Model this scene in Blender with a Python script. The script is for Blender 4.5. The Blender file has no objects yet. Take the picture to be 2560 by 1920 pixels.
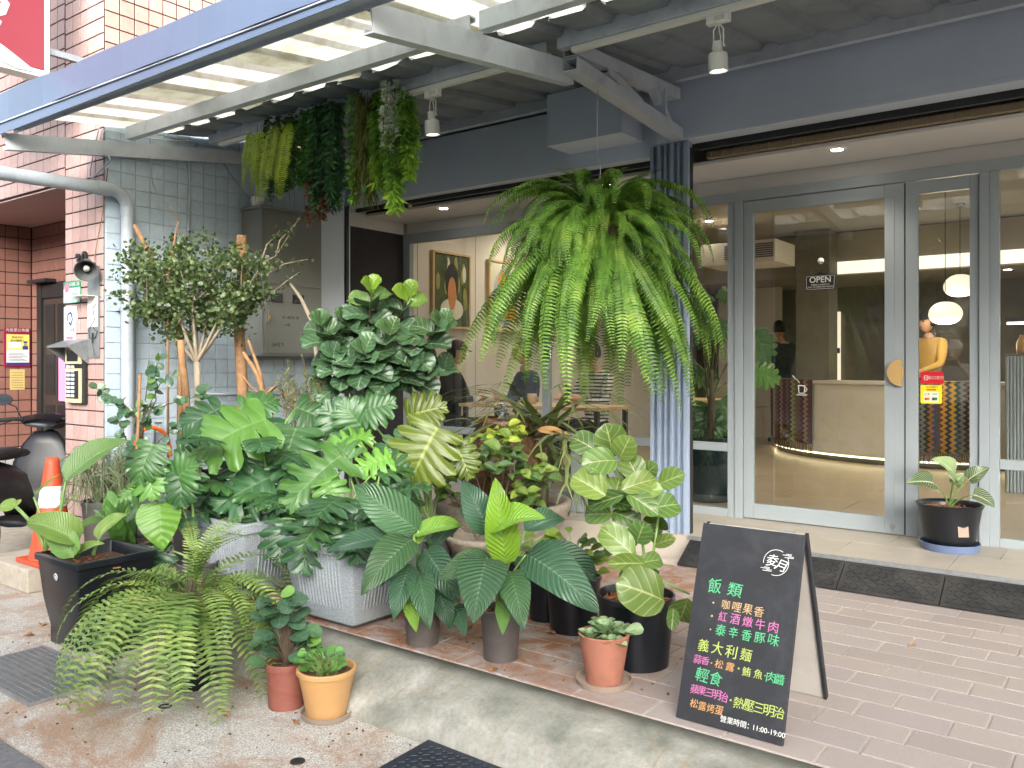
import bpy, bmesh, math, random
from mathutils import Matrix, Vector, Euler
R = math.radians
rng = random.Random(7)
scene = bpy.context.scene
col = scene.collection

# ---------------------------------------------------------------- camera
CAM_Z = 1.25                       # metres above the tiled pavement (z = 0)
YAW = R(36.9)
FPX, HOR = 2090.0, 911.0           # focal length and horizon row in photograph pixels (2560 wide)
cam_d = bpy.data.cameras.new('camera')
cam_d.sensor_width = 36.0
cam_d.lens = 36.0 * FPX / 2560.0
cam_d.shift_y = -(960.0 - HOR) / 2560.0
cam_d.clip_start = 0.05
cam_d.clip_end = 400.0
cam = bpy.data.objects.new('camera', cam_d)
col.objects.link(cam)
cam.location = (0, 0, CAM_Z)
cam.rotation_euler = (R(90), 0, YAW)
scene.camera = cam

# ---------------------------------------------------------------- sky, sun, exposure
SUN_EL, SUN_AZ = 21.0, 145.0       # azimuth: degrees clockwise from +Y (north)
world = bpy.data.worlds.new('World')
scene.world = world
world.use_nodes = True
nt = world.node_tree
for n in list(nt.nodes):
    nt.nodes.remove(n)
w_out = nt.nodes.new('ShaderNodeOutputWorld')
w_bg = nt.nodes.new('ShaderNodeBackground')
w_sky = nt.nodes.new('ShaderNodeTexSky')
w_sky.sky_type = 'NISHITA'
w_sky.sun_disc = False
w_sky.sun_elevation = R(SUN_EL)
w_sky.sun_rotation = R(SUN_AZ)
w_sky.air_density = 1.0
w_sky.dust_density = 4.0
w_sky.ozone_density = 1.0
w_hs = nt.nodes.new('ShaderNodeHueSaturation')
w_hs.inputs['Saturation'].default_value = 0.5
nt.links.new(w_sky.outputs[0], w_hs.inputs['Color'])
nt.links.new(w_hs.outputs[0], w_bg.inputs['Color'])
w_bg.inputs['Strength'].default_value = 0.15
nt.links.new(w_bg.outputs[0], w_out.inputs['Surface'])
sun_d = bpy.data.lights.new('sun', 'SUN')
sun_d.energy = 1.5
sun_d.angle = R(45)
sun_d.color = (1.0, 0.985, 0.965)
sun = bpy.data.objects.new('sun', sun_d)
col.objects.link(sun)
sd = Vector((math.sin(R(SUN_AZ)) * math.cos(R(SUN_EL)), math.cos(R(SUN_AZ)) * math.cos(R(SUN_EL)), math.sin(R(SUN_EL))))
sun.rotation_euler = sd.to_track_quat('Z', 'Y').to_euler()
sun.location = (0, -6, 12)
scene.view_settings.view_transform = 'Standard'
scene.view_settings.look = 'None'
scene.view_settings.gamma = 1.0
scene.view_settings.exposure = 2.15
scene.render.engine = 'CYCLES'
cy = scene.cycles
cy.use_denoising = True
cy.max_bounces = 7
cy.diffuse_bounces = 4
cy.glossy_bounces = 3
cy.transmission_bounces = 4
cy.transparent_max_bounces = 12
cy.sample_clamp_indirect = 4.0
cy.caustics_reflective = False
cy.caustics_refractive = False

# ---------------------------------------------------------------- pixel -> place (photograph pixels, 2560 x 1920)
_s, _c = math.sin(YAW), math.cos(YAW)
def ray(px, py):
    r, u = (px - 1280.0) / FPX, (HOR - py) / FPX
    return Vector((-_s + _c * r, _c + _s * r, u))
def onZ(px, py, z):
    a = ray(px, py); return a * ((z - CAM_Z) / a.z) + Vector((0, 0, CAM_Z))
def onY(px, py, y):
    a = ray(px, py); return a * (y / a.y) + Vector((0, 0, CAM_Z))
def onX(px, py, x):
    a = ray(px, py); return a * (x / a.x) + Vector((0, 0, CAM_Z))
def onD(px, py, d):
    return ray(px, py) * d + Vector((0, 0, CAM_Z))
FRONT = Vector((_s, -_c, 0))       # horizontal direction from the plants to the viewer
RIGHT = Vector((_c, _s, 0))

# ---------------------------------------------------------------- materials
def srgb(r, g, b):
    f = lambda v: (v / 255.0) / 12.92 if v <= 10 else ((v / 255.0 + 0.055) / 1.055) ** 2.4
    return (f(r), f(g), f(b), 1.0)
MATS = {}
def new_mat(name):
    m = bpy.data.materials.new(name); m.use_nodes = True
    t = m.node_tree; p = t.nodes['Principled BSDF']
    MATS[name] = m
    return m, t, p
def N(t, kind, **kw):
    n = t.nodes.new(kind)
    for k, v in kw.items():
        if k in n.inputs: n.inputs[k].default_value = v
        else: setattr(n, k, v)
    return n
def ramp(t, fac, stops):
    n = t.nodes.new('ShaderNodeValToRGB')
    e = n.color_ramp.elements
    e[0].position, e[0].color = stops[0]
    e[1].position, e[1].color = stops[-1]
    for pos, c in stops[1:-1]:
        k = e.new(pos); k.color = c
    t.links.new(fac, n.inputs['Fac'])
    return n.outputs['Color']
def mixc(t, fac, a, b, blend='MIX'):
    n = t.nodes.new('ShaderNodeMix'); n.data_type = 'RGBA'; n.blend_type = blend
    if isinstance(fac, (int, float)): n.inputs[0].default_value = fac
    else: t.links.new(fac, n.inputs[0])
    for i, v in ((6, a), (7, b)):
        if isinstance(v, (tuple, list)): n.inputs[i].default_value = v
        else: t.links.new(v, n.inputs[i])
    return n.outputs[2]
def math_n(t, op, a, b=None, clamp=False):
    n = t.nodes.new('ShaderNodeMath'); n.operation = op; n.use_clamp = clamp
    for i, v in ((0, a), (1, b)):
        if v is None: continue
        if isinstance(v, (int, float)): n.inputs[i].default_value = v
        else: t.links.new(v, n.inputs[i])
    return n.outputs[0]
def mul(c, k): return (c[0] * k, c[1] * k, c[2] * k, 1)
def noise(t, scale, detail=4.0, rough=0.6, vec=None, dist=0.0):
    n = t.nodes.new('ShaderNodeTexNoise')
    n.inputs['Scale'].default_value = scale; n.inputs['Detail'].default_value = detail
    n.inputs['Roughness'].default_value = rough; n.inputs['Distortion'].default_value = dist
    if vec is not None: t.links.new(vec, n.inputs['Vector'])
    return n.outputs['Fac']
def geo_pos(t):
    return t.nodes.new('ShaderNodeNewGeometry').outputs['Position']
def bump(t, p, h, strength=0.3, dist=0.01):
    b = t.nodes.new('ShaderNodeBump'); b.inputs['Strength'].default_value = strength; b.inputs['Distance'].default_value = dist
    t.links.new(h, b.inputs['Height']); t.links.new(b.outputs[0], p.inputs['Normal'])
def plain(name, c, rough=0.5, var=0.12, scale=9.0, fine=120.0, bmp=0.0, metal=0.0, spec=0.5, rnd=0.0, stain=None, stain_scale=2.5, stain_amt=0.35):
    """paint, plastic, concrete ... : base colour broken by two noises, per-object variation, optional stains"""
    m, t, p = new_mat(name)
    pos = geo_pos(t)
    f = noise(t, scale, 5, 0.65, pos)
    cc = ramp(t, f, [(0.25, mul(c, 1 - var * 1.6)), (0.5, c), (0.8, mul(c, 1 + var))])
    if stain is not None:
        g = noise(t, stain_scale, 6, 0.7, pos, 0.6)
        gf = ramp(t, g, [(0.48, (0, 0, 0, 1)), (0.66, (stain_amt,) * 3 + (1,))])
        cc = mixc(t, gf, cc, stain)
    if rnd:
        oi = t.nodes.new('ShaderNodeObjectInfo').outputs['Random']
        k = ramp(t, oi, [(0, (1 - rnd,) * 3 + (1,)), (1, (1 + rnd,) * 3 + (1,))])
        cc = mixc(t, 1.0, cc, k, 'MULTIPLY')
    t.links.new(cc, p.inputs['Base Color'])
    p.inputs['Roughness'].default_value = rough
    p.inputs['Metallic'].default_value = metal
    p.inputs['Specular IOR Level'].default_value = spec
    if bmp:
        bump(t, p, noise(t, fine, 4, 0.6, pos), bmp, 0.004)
    return m
def emit(name, c, strength):
    m, t, p = new_mat(name)
    p.inputs['Base Color'].default_value = c
    p.inputs['Emission Color'].default_value = c
    p.inputs['Emission Strength'].default_value = strength
    return m

# ---------------------------------------------------------------- mesh collector
class MB:
    def __init__(s): s.v, s.f, s.uv = [], [], []
    def add(s, v, f, uv=None):
        o = len(s.v)
        s.v.extend(tuple(q) for q in v); s.f.extend([tuple(i + o for i in q) for q in f])
        s.uv.extend(uv if uv is not None else [(0.5, 0.5)] * len(v))
        return s
    def box(s, x0, x1, y0, y1, z0, z1):
        v = [(x0, y0, z0), (x1, y0, z0), (x1, y1, z0), (x0, y1, z0), (x0, y0, z1), (x1, y0, z1), (x1, y1, z1), (x0, y1, z1)]
        return s.add(v, [(3, 2, 1, 0), (4, 5, 6, 7), (0, 1, 5, 4), (1, 2, 6, 5), (2, 3, 7, 6), (3, 0, 4, 7)])
    def bbox(s, x0, x1, y0, y1, z0, z1, b=0.005):
        """box with chamfered edges"""
        bm = bmesh.new(); bmesh.ops.create_cube(bm, size=1.0)
        bmesh.ops.scale(bm, vec=(x1 - x0, y1 - y0, z1 - z0), verts=bm.verts)
        bmesh.ops.translate(bm, vec=((x0 + x1) / 2, (y0 + y1) / 2, (z0 + z1) / 2), verts=bm.verts)
        bmesh.ops.bevel(bm, geom=bm.edges[:], offset=b, segments=2, affect='EDGES', profile=0.6)
        return s.bm(bm)
    def bm(s, bm, M=None):
        if M is not None: bmesh.ops.transform(bm, matrix=M, verts=bm.verts)
        bm.verts.index_update()
        s.add([v.co[:] for v in bm.verts], [[v.index for v in f.verts] for f in bm.faces])
        bm.free(); return s
    def obox(s, M, x, y, z):
        """oriented box, half sizes x y z"""
        v = [M @ Vector((a * x, b * y, c * z)) for c in (-1, 1) for a, b in ((-1, -1), (1, -1), (1, 1), (-1, 1))]
        return s.add(v, [(3, 2, 1, 0), (4, 5, 6, 7), (0, 1, 5, 4), (1, 2, 6, 5), (2, 3, 7, 6), (3, 0, 4, 7)])
    def beam(s, a, b, w, h, up=(0, 0, 1)):
        a, b = Vector(a), Vector(b); d = (b - a); L = d.length; d.normalize()
        x = d.cross(Vector(up)).normalized(); z = x.cross(d)
        M = Matrix((x, d, z)).transposed().to_4x4(); M.translation = (a + b) / 2
        return s.obox(M, w / 2, L / 2, h / 2)
    def tube(s, pts, r, n=8, caps=True):
        pts = [Vector(p) for p in pts]
        rs = r if isinstance(r, (list, tuple)) else [r] * len(pts)
        o = []; prev = None
        for i, p in enumerate(pts):
            d = (pts[min(i + 1, len(pts) - 1)] - pts[max(i - 1, 0)]).normalized()
            if prev is None:
                a = d.orthogonal().normalized()
            else:
                a = (prev - d * prev.dot(d))
                a = a.normalized() if a.length > 1e-6 else d.orthogonal().normalized()
            prev = a; b = d.cross(a)
            o += [p + (a * math.cos(2 * math.pi * k / n) + b * math.sin(2 * math.pi * k / n)) * rs[i] for k in range(n)]
        f = [(i * n + k, i * n + (k + 1) % n, (i + 1) * n + (k + 1) % n, (i + 1) * n + k) for i in range(len(pts) - 1) for k in range(n)]
        if caps:
            f.append(tuple(range(n - 1, -1, -1))); f.append(tuple((len(pts) - 1) * n + k for k in range(n)))
        uv = [(i / max(1, len(pts) - 1), k / n) for i in range(len(pts)) for k in range(n)]
        return s.add(o, f, uv)
    def lathe(s, prof, c=(0, 0, 0), n=28, M=None, wob=0.0):
        c = Vector(c); o = []
        for (r, z) in prof:
            for k in range(n):
                a = 2 * math.pi * k / n
                rr = r * (1 + wob * math.sin(3 * a + z * 9))
                q = Vector((rr * math.cos(a), rr * math.sin(a), z))
                o.append((M @ q if M is not None else q) + c)
        f = [(i * n + k, i * n + (k + 1) % n, (i + 1) * n + (k + 1) % n, (i + 1) * n + k) for i in range(len(prof) - 1) for k in range(n)]
        return s.add(o, f)
    def prism(s, poly, h0, h1, M=None):
        """polygon in xy, extruded in z"""
        n = len(poly)
        v = [Vector((x, y, h0)) for x, y in poly] + [Vector((x, y, h1)) for x, y in poly]
        if M is not None: v = [M @ q for q in v]
        f = [tuple(range(n - 1, -1, -1)), tuple(range(n, 2 * n))] + [(k, (k + 1) % n, n + (k + 1) % n, n + k) for k in range(n)]
        return s.add(v, f)
    def data(s, name, mat, smooth=False):
        me = bpy.data.meshes.new(name)
        me.from_pydata(s.v, [], s.f)
        ul = me.uv_layers.new(name='UVMap')
        idx = [0] * len(me.loops); me.loops.foreach_get('vertex_index', idx)
        flat = [c for i in idx for c in s.uv[i]]
        ul.data.foreach_set('uv', flat)
        if smooth: me.shade_smooth()
        if mat is not None: me.materials.append(MATS[mat] if isinstance(mat, str) else mat)
        return me
    def build(s, name, mat, parent=None, smooth=False, auto=None):
        return link(name, s.data(name, mat, smooth), parent, auto)
def link(name, me, parent=None, auto=None):
    o = bpy.data.objects.new(name, me); col.objects.link(o)
    if parent is not None: adopt(o, parent)
    if auto is not None:
        me.shade_smooth()
        me.set_sharp_from_angle(angle=R(auto))
    return o
def world_loc(p):
    q = Vector((0, 0, 0))
    while p is not None:
        q += p.location; p = p.parent if False else None
    return q
def adopt(o, parent):
    """child keeps its world coordinates (parents are only ever translated while building)"""
    o.parent = parent
    base = parent.get('_at')
    o.matrix_parent_inverse = Matrix.Translation(-Vector(base)) if base is not None else Matrix.Identity(4)
def tag(o, label, cat, group=None):
    o['label'] = label; o['category'] = cat
    if group: o['group'] = group
    return o
def thing(name, label, cat, loc, group=None):
    o = bpy.data.objects.new(name, None); col.objects.link(o)
    o.empty_display_size = 0.1
    o.location = loc; o['_at'] = list(loc)
    return tag(o, label, cat, group)
def struct(o): o['kind'] = 'structure'; return o
def stuff(o): o['kind'] = 'stuff'; return o
def basis(y, zhint=(0, 0, 1), loc=(0, 0, 0)):
    """frame whose Y axis runs along y and whose Z axis leans to zhint"""
    y = Vector(y).normalized(); z = Vector(zhint)
    x = y.cross(z)
    if x.length < 1e-4: x = y.orthogonal()
    x.normalize(); z = x.cross(y)
    M = Matrix((x, y, z)).transposed().to_4x4(); M.translation = Vector(loc); return M
def text_mesh(txt, size, depth=0.0, align='CENTER', shear=0.0, offset=0.0):
    cu = bpy.data.curves.new('txt', 'FONT'); cu.body = txt; cu.size = size; cu.extrude = depth
    cu.align_x = align; cu.align_y = 'CENTER'; cu.shear = shear; cu.offset = offset
    cu.resolution_u = 3
    o = bpy.data.objects.new('txt', cu); col.objects.link(o)
    dg = bpy.context.evaluated_depsgraph_get()
    me = bpy.data.meshes.new_from_object(o.evaluated_get(dg))
    bpy.data.objects.remove(o); bpy.data.curves.remove(cu)
    return me
def lettering(name, txt, size, M, mat, parent, depth=0.0008, **kw):
    me = text_mesh(txt, size, depth, **kw)
    me.materials.clear(); me.materials.append(MATS[mat])
    o = bpy.data.objects.new(name, me); col.objects.link(o)
    adopt(o, parent); o.matrix_basis = M
    return o
# ================================================================ materials of the setting
plain('asphalt', srgb(100, 100, 102), 0.9, 0.25, 40, 260, 0.6)
def apron_mat():
    m, t, p = new_mat('apron'); pos = geo_pos(t)
    sp = noise(t, 170, 3, 0.7, pos)
    base = ramp(t, sp, [(0.30, srgb(96, 92, 86)), (0.47, srgb(156, 152, 144)), (0.68, srgb(206, 203, 196))])
    g = noise(t, 1.9, 7, 0.75, pos, 0.5)
    gf = ramp(t, g, [(0.46, (0, 0, 0, 1)), (0.60, (0.75, 0.75, 0.75, 1))])
    base = mixc(t, gf, base, srgb(140, 104, 72))
    d = noise(t, 6, 5, 0.6, pos); df = ramp(t, d, [(0.56, (0, 0, 0, 1)), (0.75, (0.55, 0.55, 0.55, 1))])
    base = mixc(t, df, base, srgb(120, 105, 92))
    sx = t.nodes.new('ShaderNodeSeparateXYZ'); t.links.new(pos, sx.inputs[0])
    t.links.new(base, p.inputs['Base Color']); p.inputs['Roughness'].default_value = 0.85
    bump(t, p, sp, 0.5, 0.004)
apron_mat()
def kerb_mat():
    m, t, p = new_mat('kerb'); pos = geo_pos(t)
    a = noise(t, 4.5, 8, 0.62, pos, 0.3)
    base = ramp(t, a, [(0.28, srgb(92, 94, 86)), (0.42, srgb(120, 121, 112)), (0.58, srgb(140, 139, 130)), (0.76, srgb(172, 171, 164))])
    b2 = noise(t, 60, 5, 0.75, pos); base = mixc(t, 1.0, base, ramp(t, b2, [(0.3, (0.78, 0.78, 0.76, 1)), (0.5, (1, 1, 1, 1)), (0.72, (1.18, 1.18, 1.18, 1))]), 'MULTIPLY')
    mp = t.nodes.new('ShaderNodeMapping'); mp.inputs['Scale'].default_value = (7.0, 0.9, 0.9); t.links.new(pos, mp.inputs['Vector'])
    st = noise(t, 1.6, 5, 0.7, mp.outputs[0], 1.6)
    sf = ramp(t, st, [(0.57, (0, 0, 0, 1)), (0.68, (0.75, 0.75, 0.75, 1))])
    base = mixc(t, sf, base, srgb(138, 112, 76))
    t.links.new(base, p.inputs['Base Color'])
    rr = ramp(t, a, [(0.3, (0.45, 0.45, 0.45, 1)), (0.7, (0.7, 0.7, 0.7, 1))]); t.links.new(rr, p.inputs['Roughness'])
    bump(t, p, noise(t, 55, 5, 0.7, pos), 0.35, 0.006)
kerb_mat()
def ptile_mat():
    m, t, p = new_mat('pave_tile'); pos = geo_pos(t)
    oi = t.nodes.new('ShaderNodeObjectInfo').outputs['Random']
    base = ramp(t, oi, [(0, srgb(142, 132, 128)), (0.5, srgb(152, 142, 136)), (1, srgb(147, 138, 136))])
    f = noise(t, 220, 3, 0.6, pos)
    base = mixc(t, 1.0, base, ramp(t, f, [(0.3, (0.86, 0.86, 0.86, 1)), (0.7, (1.06, 1.06, 1.06, 1))]), 'MULTIPLY')
    sx = t.nodes.new('ShaderNodeSeparateXYZ'); t.links.new(pos, sx.inputs[0])
    # brown soil washed out of the pots: only among the pots, left of the chalkboard
    near = math_n(t, 'MULTIPLY_ADD', sx.outputs[0], -1.6); near.node.inputs[2].default_value = -2.15; near.node.use_clamp = True
    g = noise(t, 5.0, 7, 0.75, pos, 1.0)
    gf = ramp(t, g, [(0.40, (0, 0, 0, 1)), (0.58, (0.9, 0.9, 0.9, 1))])
    k = mixc(t, 1.0, gf, near, 'MULTIPLY')
    base = mixc(t, k, base, srgb(128, 84, 52))
    t.links.new(base, p.inputs['Base Color']); p.inputs['Roughness'].default_value = 0.62
    bump(t, p, f, 0.15, 0.002)
ptile_mat()
plain('grout_pale', srgb(182, 174, 164), 0.9, 0.15, 12, 200, 0.2)
plain('grout_dark', srgb(46, 36, 35), 0.9, 0.2, 14, 200, 0.3)
plain('grout_grey', srgb(170, 181, 190), 0.7, 0.08, 6, 200, 0.1)
plain('porch_stone', srgb(164, 157, 146), 0.5, 0.08, 3.0, 90, 0.08, rnd=0.04, stain=srgb(150, 141, 128), stain_scale=3)
def rtile(name, c1, c2, rough=0.35, dirt=srgb(96, 76, 70)):
    m, t, p = new_mat(name); pos = geo_pos(t)
    oi = t.nodes.new('ShaderNodeObjectInfo').outputs['Random']
    base = mixc(t, oi, c1, c2)
    f = noise(t, 26, 4, 0.6, pos)
    base = mixc(t, 1.0, base, ramp(t, f, [(0.3, (0.9, 0.9, 0.9, 1)), (0.7, (1.05, 1.05, 1.05, 1))]), 'MULTIPLY')
    g = noise(t, 2.2, 6, 0.75, pos, 0.8)
    base = mixc(t, ramp(t, g, [(0.5, (0, 0, 0, 1)), (0.75, (0.3, 0.3, 0.3, 1))]), base, dirt)
    t.links.new(base, p.inputs['Base Color']); p.inputs['Roughness'].default_value = rough
    bump(t, p, noise(t, 60, 3, 0.5, pos), 0.08, 0.003)
rtile('tile_pink', srgb(186, 142, 128), srgb(174, 128, 114))
rtile('tile_faded', srgb(182, 154, 148), srgb(172, 140, 132), 0.5, srgb(186, 182, 182))
rtile('tile_grey', srgb(184, 200, 212), srgb(178, 195, 208), 0.38, srgb(168, 177, 182))
rtile('tile_pink_shaded', srgb(146, 106, 94), srgb(132, 92, 82))  # pink tile with the shade of the entrance recess put into its colour
rtile('tile_white', srgb(176, 174, 170), srgb(166, 164, 160), 0.4)
plain('paint_band', srgb(200, 211, 226), 0.42, 0.06, 1.6, 70, 0.06)
plain('paint_steel', srgb(190, 198, 206), 0.36, 0.07, 3.0, 60, 0.05, stain=srgb(96, 100, 100), stain_scale=5, stain_amt=0.25)
plain('paint_fascia', srgb(88, 104, 130), 0.3, 0.06, 2.0, 30, 0.04)
plain('paint_pillar', srgb(142, 157, 178), 0.35, 0.05, 3.0, 60, 0.05)
plain('frame_alu', srgb(146, 155, 160), 0.42, 0.03, 4.0, 200, 0.02)
plain('white_wall', srgb(214, 212, 208), 0.7, 0.03, 2.0, 80, 0.03)
plain('white_ceiling', srgb(222, 220, 216), 0.75, 0.02, 2.0)
plain('black_panel', srgb(40, 38, 42), 0.75, 0.25, 7.0, 40, 0.1)
plain('black_rubber', srgb(28, 29, 31), 0.6, 0.2, 10, 120, 0.15, stain=srgb(72, 70, 66), stain_scale=4, stain_amt=0.35)
plain('dark_metal', srgb(30, 32, 34), 0.5, 0.15, 8)
plain('steel', srgb(170, 172, 172), 0.35, 0.08, 8, metal=0.9)
plain('galv', srgb(146, 150, 152), 0.45, 0.15, 30, 90, 0.1, metal=0.6)
plain('shutter_beige', srgb(142, 126, 100), 0.5, 0.12, 8)
plain('roof_metal', srgb(130, 138, 144), 0.5, 0.15, 3.0, 20, 0.1, stain=srgb(60, 62, 60))
plain('white_plastic', srgb(222, 222, 216), 0.4, 0.03, 6)
plain('concrete', srgb(168, 160, 146), 0.85, 0.15, 14, 160, 0.4, stain=srgb(120, 112, 98), stain_scale=5)
plain('pipe_grey', srgb(158, 168, 176), 0.42, 0.06, 5, stain=srgb(120, 126, 128), stain_scale=6, stain_amt=0.3)
def trans_mat():
    m, t, p = new_mat('roof_frp'); pos = geo_pos(t)
    f = noise(t, 14, 6, 0.7, pos); g = noise(t, 2.4, 5, 0.7, pos, 0.6)
    c = ramp(t, f, [(0.3, srgb(218, 214, 200)), (0.5, srgb(236, 236, 228)), (0.75, srgb(244, 244, 240))])
    c = mixc(t, ramp(t, g, [(0.52, (0, 0, 0, 1)), (0.75, (0.5, 0.5, 0.5, 1))]), c, srgb(176, 166, 136))
    t.links.new(c, p.inputs['Base Color']); p.inputs['Roughness'].default_value = 0.6
    tr = t.nodes.new('ShaderNodeBsdfTranslucent'); t.links.new(c, tr.inputs['Color'])
    mx = t.nodes.new('ShaderNodeMixShader'); mx.inputs[0].default_value = 0.75
    o = t.nodes['Material Output']
    t.links.new(p.outputs[0], mx.inputs[1]); t.links.new(tr.outputs[0], mx.inputs[2]); t.links.new(mx.outputs[0], o.inputs['Surface'])
trans_mat()
def glass_mat():
    m, t, p = new_mat('pane_glass')
    t.nodes.remove(p)
    tr = t.nodes.new('ShaderNodeBsdfTransparent'); tr.inputs['Color'].default_value = (0.93, 0.95, 0.94, 1)
    gl = t.nodes.new('ShaderNodeBsdfGlossy'); gl.inputs['Roughness'].default_value = 0.0
    fr = t.nodes.new('ShaderNodeFresnel')
    bf = t.nodes.new('ShaderNodeNewGeometry').outputs['Backfacing']          # same reflectance on both faces of the thin pane
    ir = math_n(t, 'MULTIPLY_ADD', bf, 1 / 1.72 - 1.72); ir.node.inputs[2].default_value = 1.72; t.links.new(ir, fr.inputs['IOR'])
    mx = t.nodes.new('ShaderNodeMixShader')
    t.links.new(fr.outputs[0], mx.inputs[0]); t.links.new(tr.outputs[0], mx.inputs[1]); t.links.new(gl.outputs[0], mx.inputs[2])
    t.links.new(mx.outputs[0], t.nodes['Material Output'].inputs['Surface'])
glass_mat()

# ================================================================ ground
XL, XR = -5.652, 3.2                # left wall plane of the shop bay; right end of what is built
mb = MB(); mb.box(-70, 70, -70, 60, -0.6, -0.17)
struct(mb.build('ground', 'asphalt'))
def sheet(name, x0, x1, y0, y1, z, mat, nx, ny, amp, seed, t=0.1):
    r = random.Random(seed); mb = MB()
    v = [(x0 + (x1 - x0) * i / nx, y0 + (y1 - y0) * j / ny, z + (r.uniform(-amp, amp) if 0 < j < ny else 0)) for j in range(ny + 1) for i in range(nx + 1)]
    f = [(j * (nx + 1) + i, j * (nx + 1) + i + 1, (j + 1) * (nx + 1) + i + 1, (j + 1) * (nx + 1) + i) for j in range(ny) for i in range(nx)]
    mb.add(v, f)
    # skirt
    for a, b in (((x0, y0), (x1, y0)), ((x1, y1), (x0, y1)), ((x0, y1), (x0, y0)), ((x1, y0), (x1, y1))):
        mb.add([(a[0], a[1], z), (a[0], a[1], z - t), (b[0], b[1], z - t), (b[0], b[1], z)], [(0, 1, 2, 3)])
    return struct(mb.build(name, mat, smooth=False))
sheet('road', -40, 40, -6.5, 1.355, -0.158, 'asphalt', 40, 8, 0.002, 3, 0.05)
sheet('apron', -9.5, 8, 1.36, 2.30, -0.150, 'apron', 90, 8, 0.0025, 4, 0.05)
sheet('forecourt', -9.5, -4.62, 2.305, 3.60, -0.152, 'concrete', 20, 8, 0.002, 5, 0.05)
# rolled kerb
prof = [(2.268, -0.17), (2.272, -0.135), (2.290, -0.104), (2.325, -0.072), (2.385, -0.041), (2.465, -0.018), (2.555, -0.004), (2.655, -0.001), (2.66, -0.12)]
r = random.Random(11); mb = MB(); nx = 120; x0, x1 = -4.30, 6.0
vs, fs = [], []
for i in range(nx + 1):
    x = x0 + (x1 - x0) * i / nx
    dy = 0.006 * math.sin(x * 3.1) + r.uniform(-0.004, 0.004)
    for k, (y, z) in enumerate(prof):
        e = 0 if k in (0, 7, 8) else 1
        vs.append((x, y + dy * e, z + e * r.uniform(-0.0025, 0.0025)))
n = len(prof)
for i in range(nx):
    for k in range(n - 1): fs.append((i * n + k, (i + 1) * n + k, (i + 1) * n + k + 1, i * n + k + 1))
fs.append(tuple(range(n))); mb.add(vs, fs)
struct(mb.build('kerb', 'kerb', smooth=True))
# sloped end of the kerb and the stone block the cone stands on
mb = MB(); vs = [(-4.30, 2.275, -0.17), (-4.30, 2.66, -0.17), (-4.30, 2.66, -0.004), (-4.30, 2.40, -0.012), (-4.30, 2.30, -0.07),
                 (-4.92, 2.30, -0.17), (-4.92, 2.62, -0.17), (-4.92, 2.62, -0.135), (-4.92, 2.42, -0.138), (-4.92, 2.32, -0.145)]
mb.add(vs, [(0, 1, 2, 3, 4), (9, 8, 7, 6, 5), (0, 4, 9, 5), (4, 3, 8, 9), (3, 2, 7, 8), (2, 1, 6, 7), (1, 0, 5, 6)])
struct(mb.build('kerb_end', 'kerb', smooth=False))

# pavement with its tiles
mb = MB(); mb.box(-5.64, 6.0, 2.662, 4.968, -0.2, -0.006)
pav = struct(mb.build('pavement', 'grout_pale'))
def frustum(w, h, d, b):
    """a tile lying in xy, top at z = d, chamfer b"""
    m = MB(); x, y = w / 2, h / 2
    v = [(-x, -y, 0), (x, -y, 0), (x, y, 0), (-x, y, 0), (-x, -y, d - b), (x, -y, d - b), (x, y, d - b), (-x, y, d - b),
         (-x + b, -y + b, d), (x - b, -y + b, d), (x - b, y - b, d), (-x + b, y - b, d)]
    f = [(0, 1, 5, 4), (1, 2, 6, 5), (2, 3, 7, 6), (3, 0, 4, 7), (4, 5, 9, 8), (5, 6, 10, 9), (6, 7, 11, 10), (7, 4, 8, 11), (8, 9, 10, 11)]
    return m.add(v, f)
tw, th = 0.30, 0.1505
tile_me = frustum(tw - 0.008, th - 0.008, 0.0075, 0.0015).data('tile', 'pave_tile')
tile_mb = frustum(tw - 0.008, th - 0.008, 0.0075, 0.0015)
rest = MB(); r = random.Random(5)
for j in range(14):
    y = 2.667 + th * (j + 0.5)
    off = (j * 0.1) % 0.3
    for i in range(-1, 40):
        x = -5.62 + off + tw * (i + 0.5)
        if x - tw / 2 < -5.63 or x + tw / 2 > 5.9: continue
        z = -0.0075 + r.uniform(-0.0012, 0.0012)
        if -3.35 < x < 0.9:
            o = link('tile', tile_me, pav); o.location = (x, y, z)
            o.rotation_euler = (r.uniform(-0.004, 0.004), r.uniform(-0.003, 0.003), 0)
        else:
            rest.add([(a + x, b + y, c + z) for a, b, c in tile_mb.v], tile_mb.f)
stuff(rest.build('tile_field', 'pave_tile', pav))

# porch step
mb = MB(); mb.box(-5.64, 6.0, 4.972, 5.86, -0.2, 0.144)
porch = struct(mb.build('porch_step', 'porch_stone'))
pm = frustum(0.597, 0.44, 0.008, 0.001).data('slab', 'porch_stone')
for i in range(19):
    for j in range(2):
        x = -5.33 + 0.6 * i + (0.2 if j else 0); y = 4.972 + 0.222 + 0.443 * j
        if x + 0.3 > 6 : continue
        o = link('slab', pm, porch); o.location = (x, y, 0.1425)
mb = MB(); mb.box(-2.32, 6.0, 4.962, 4.9705, 0.128, 0.1515)
mb.build('edge_trim', 'galv', porch)

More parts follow.
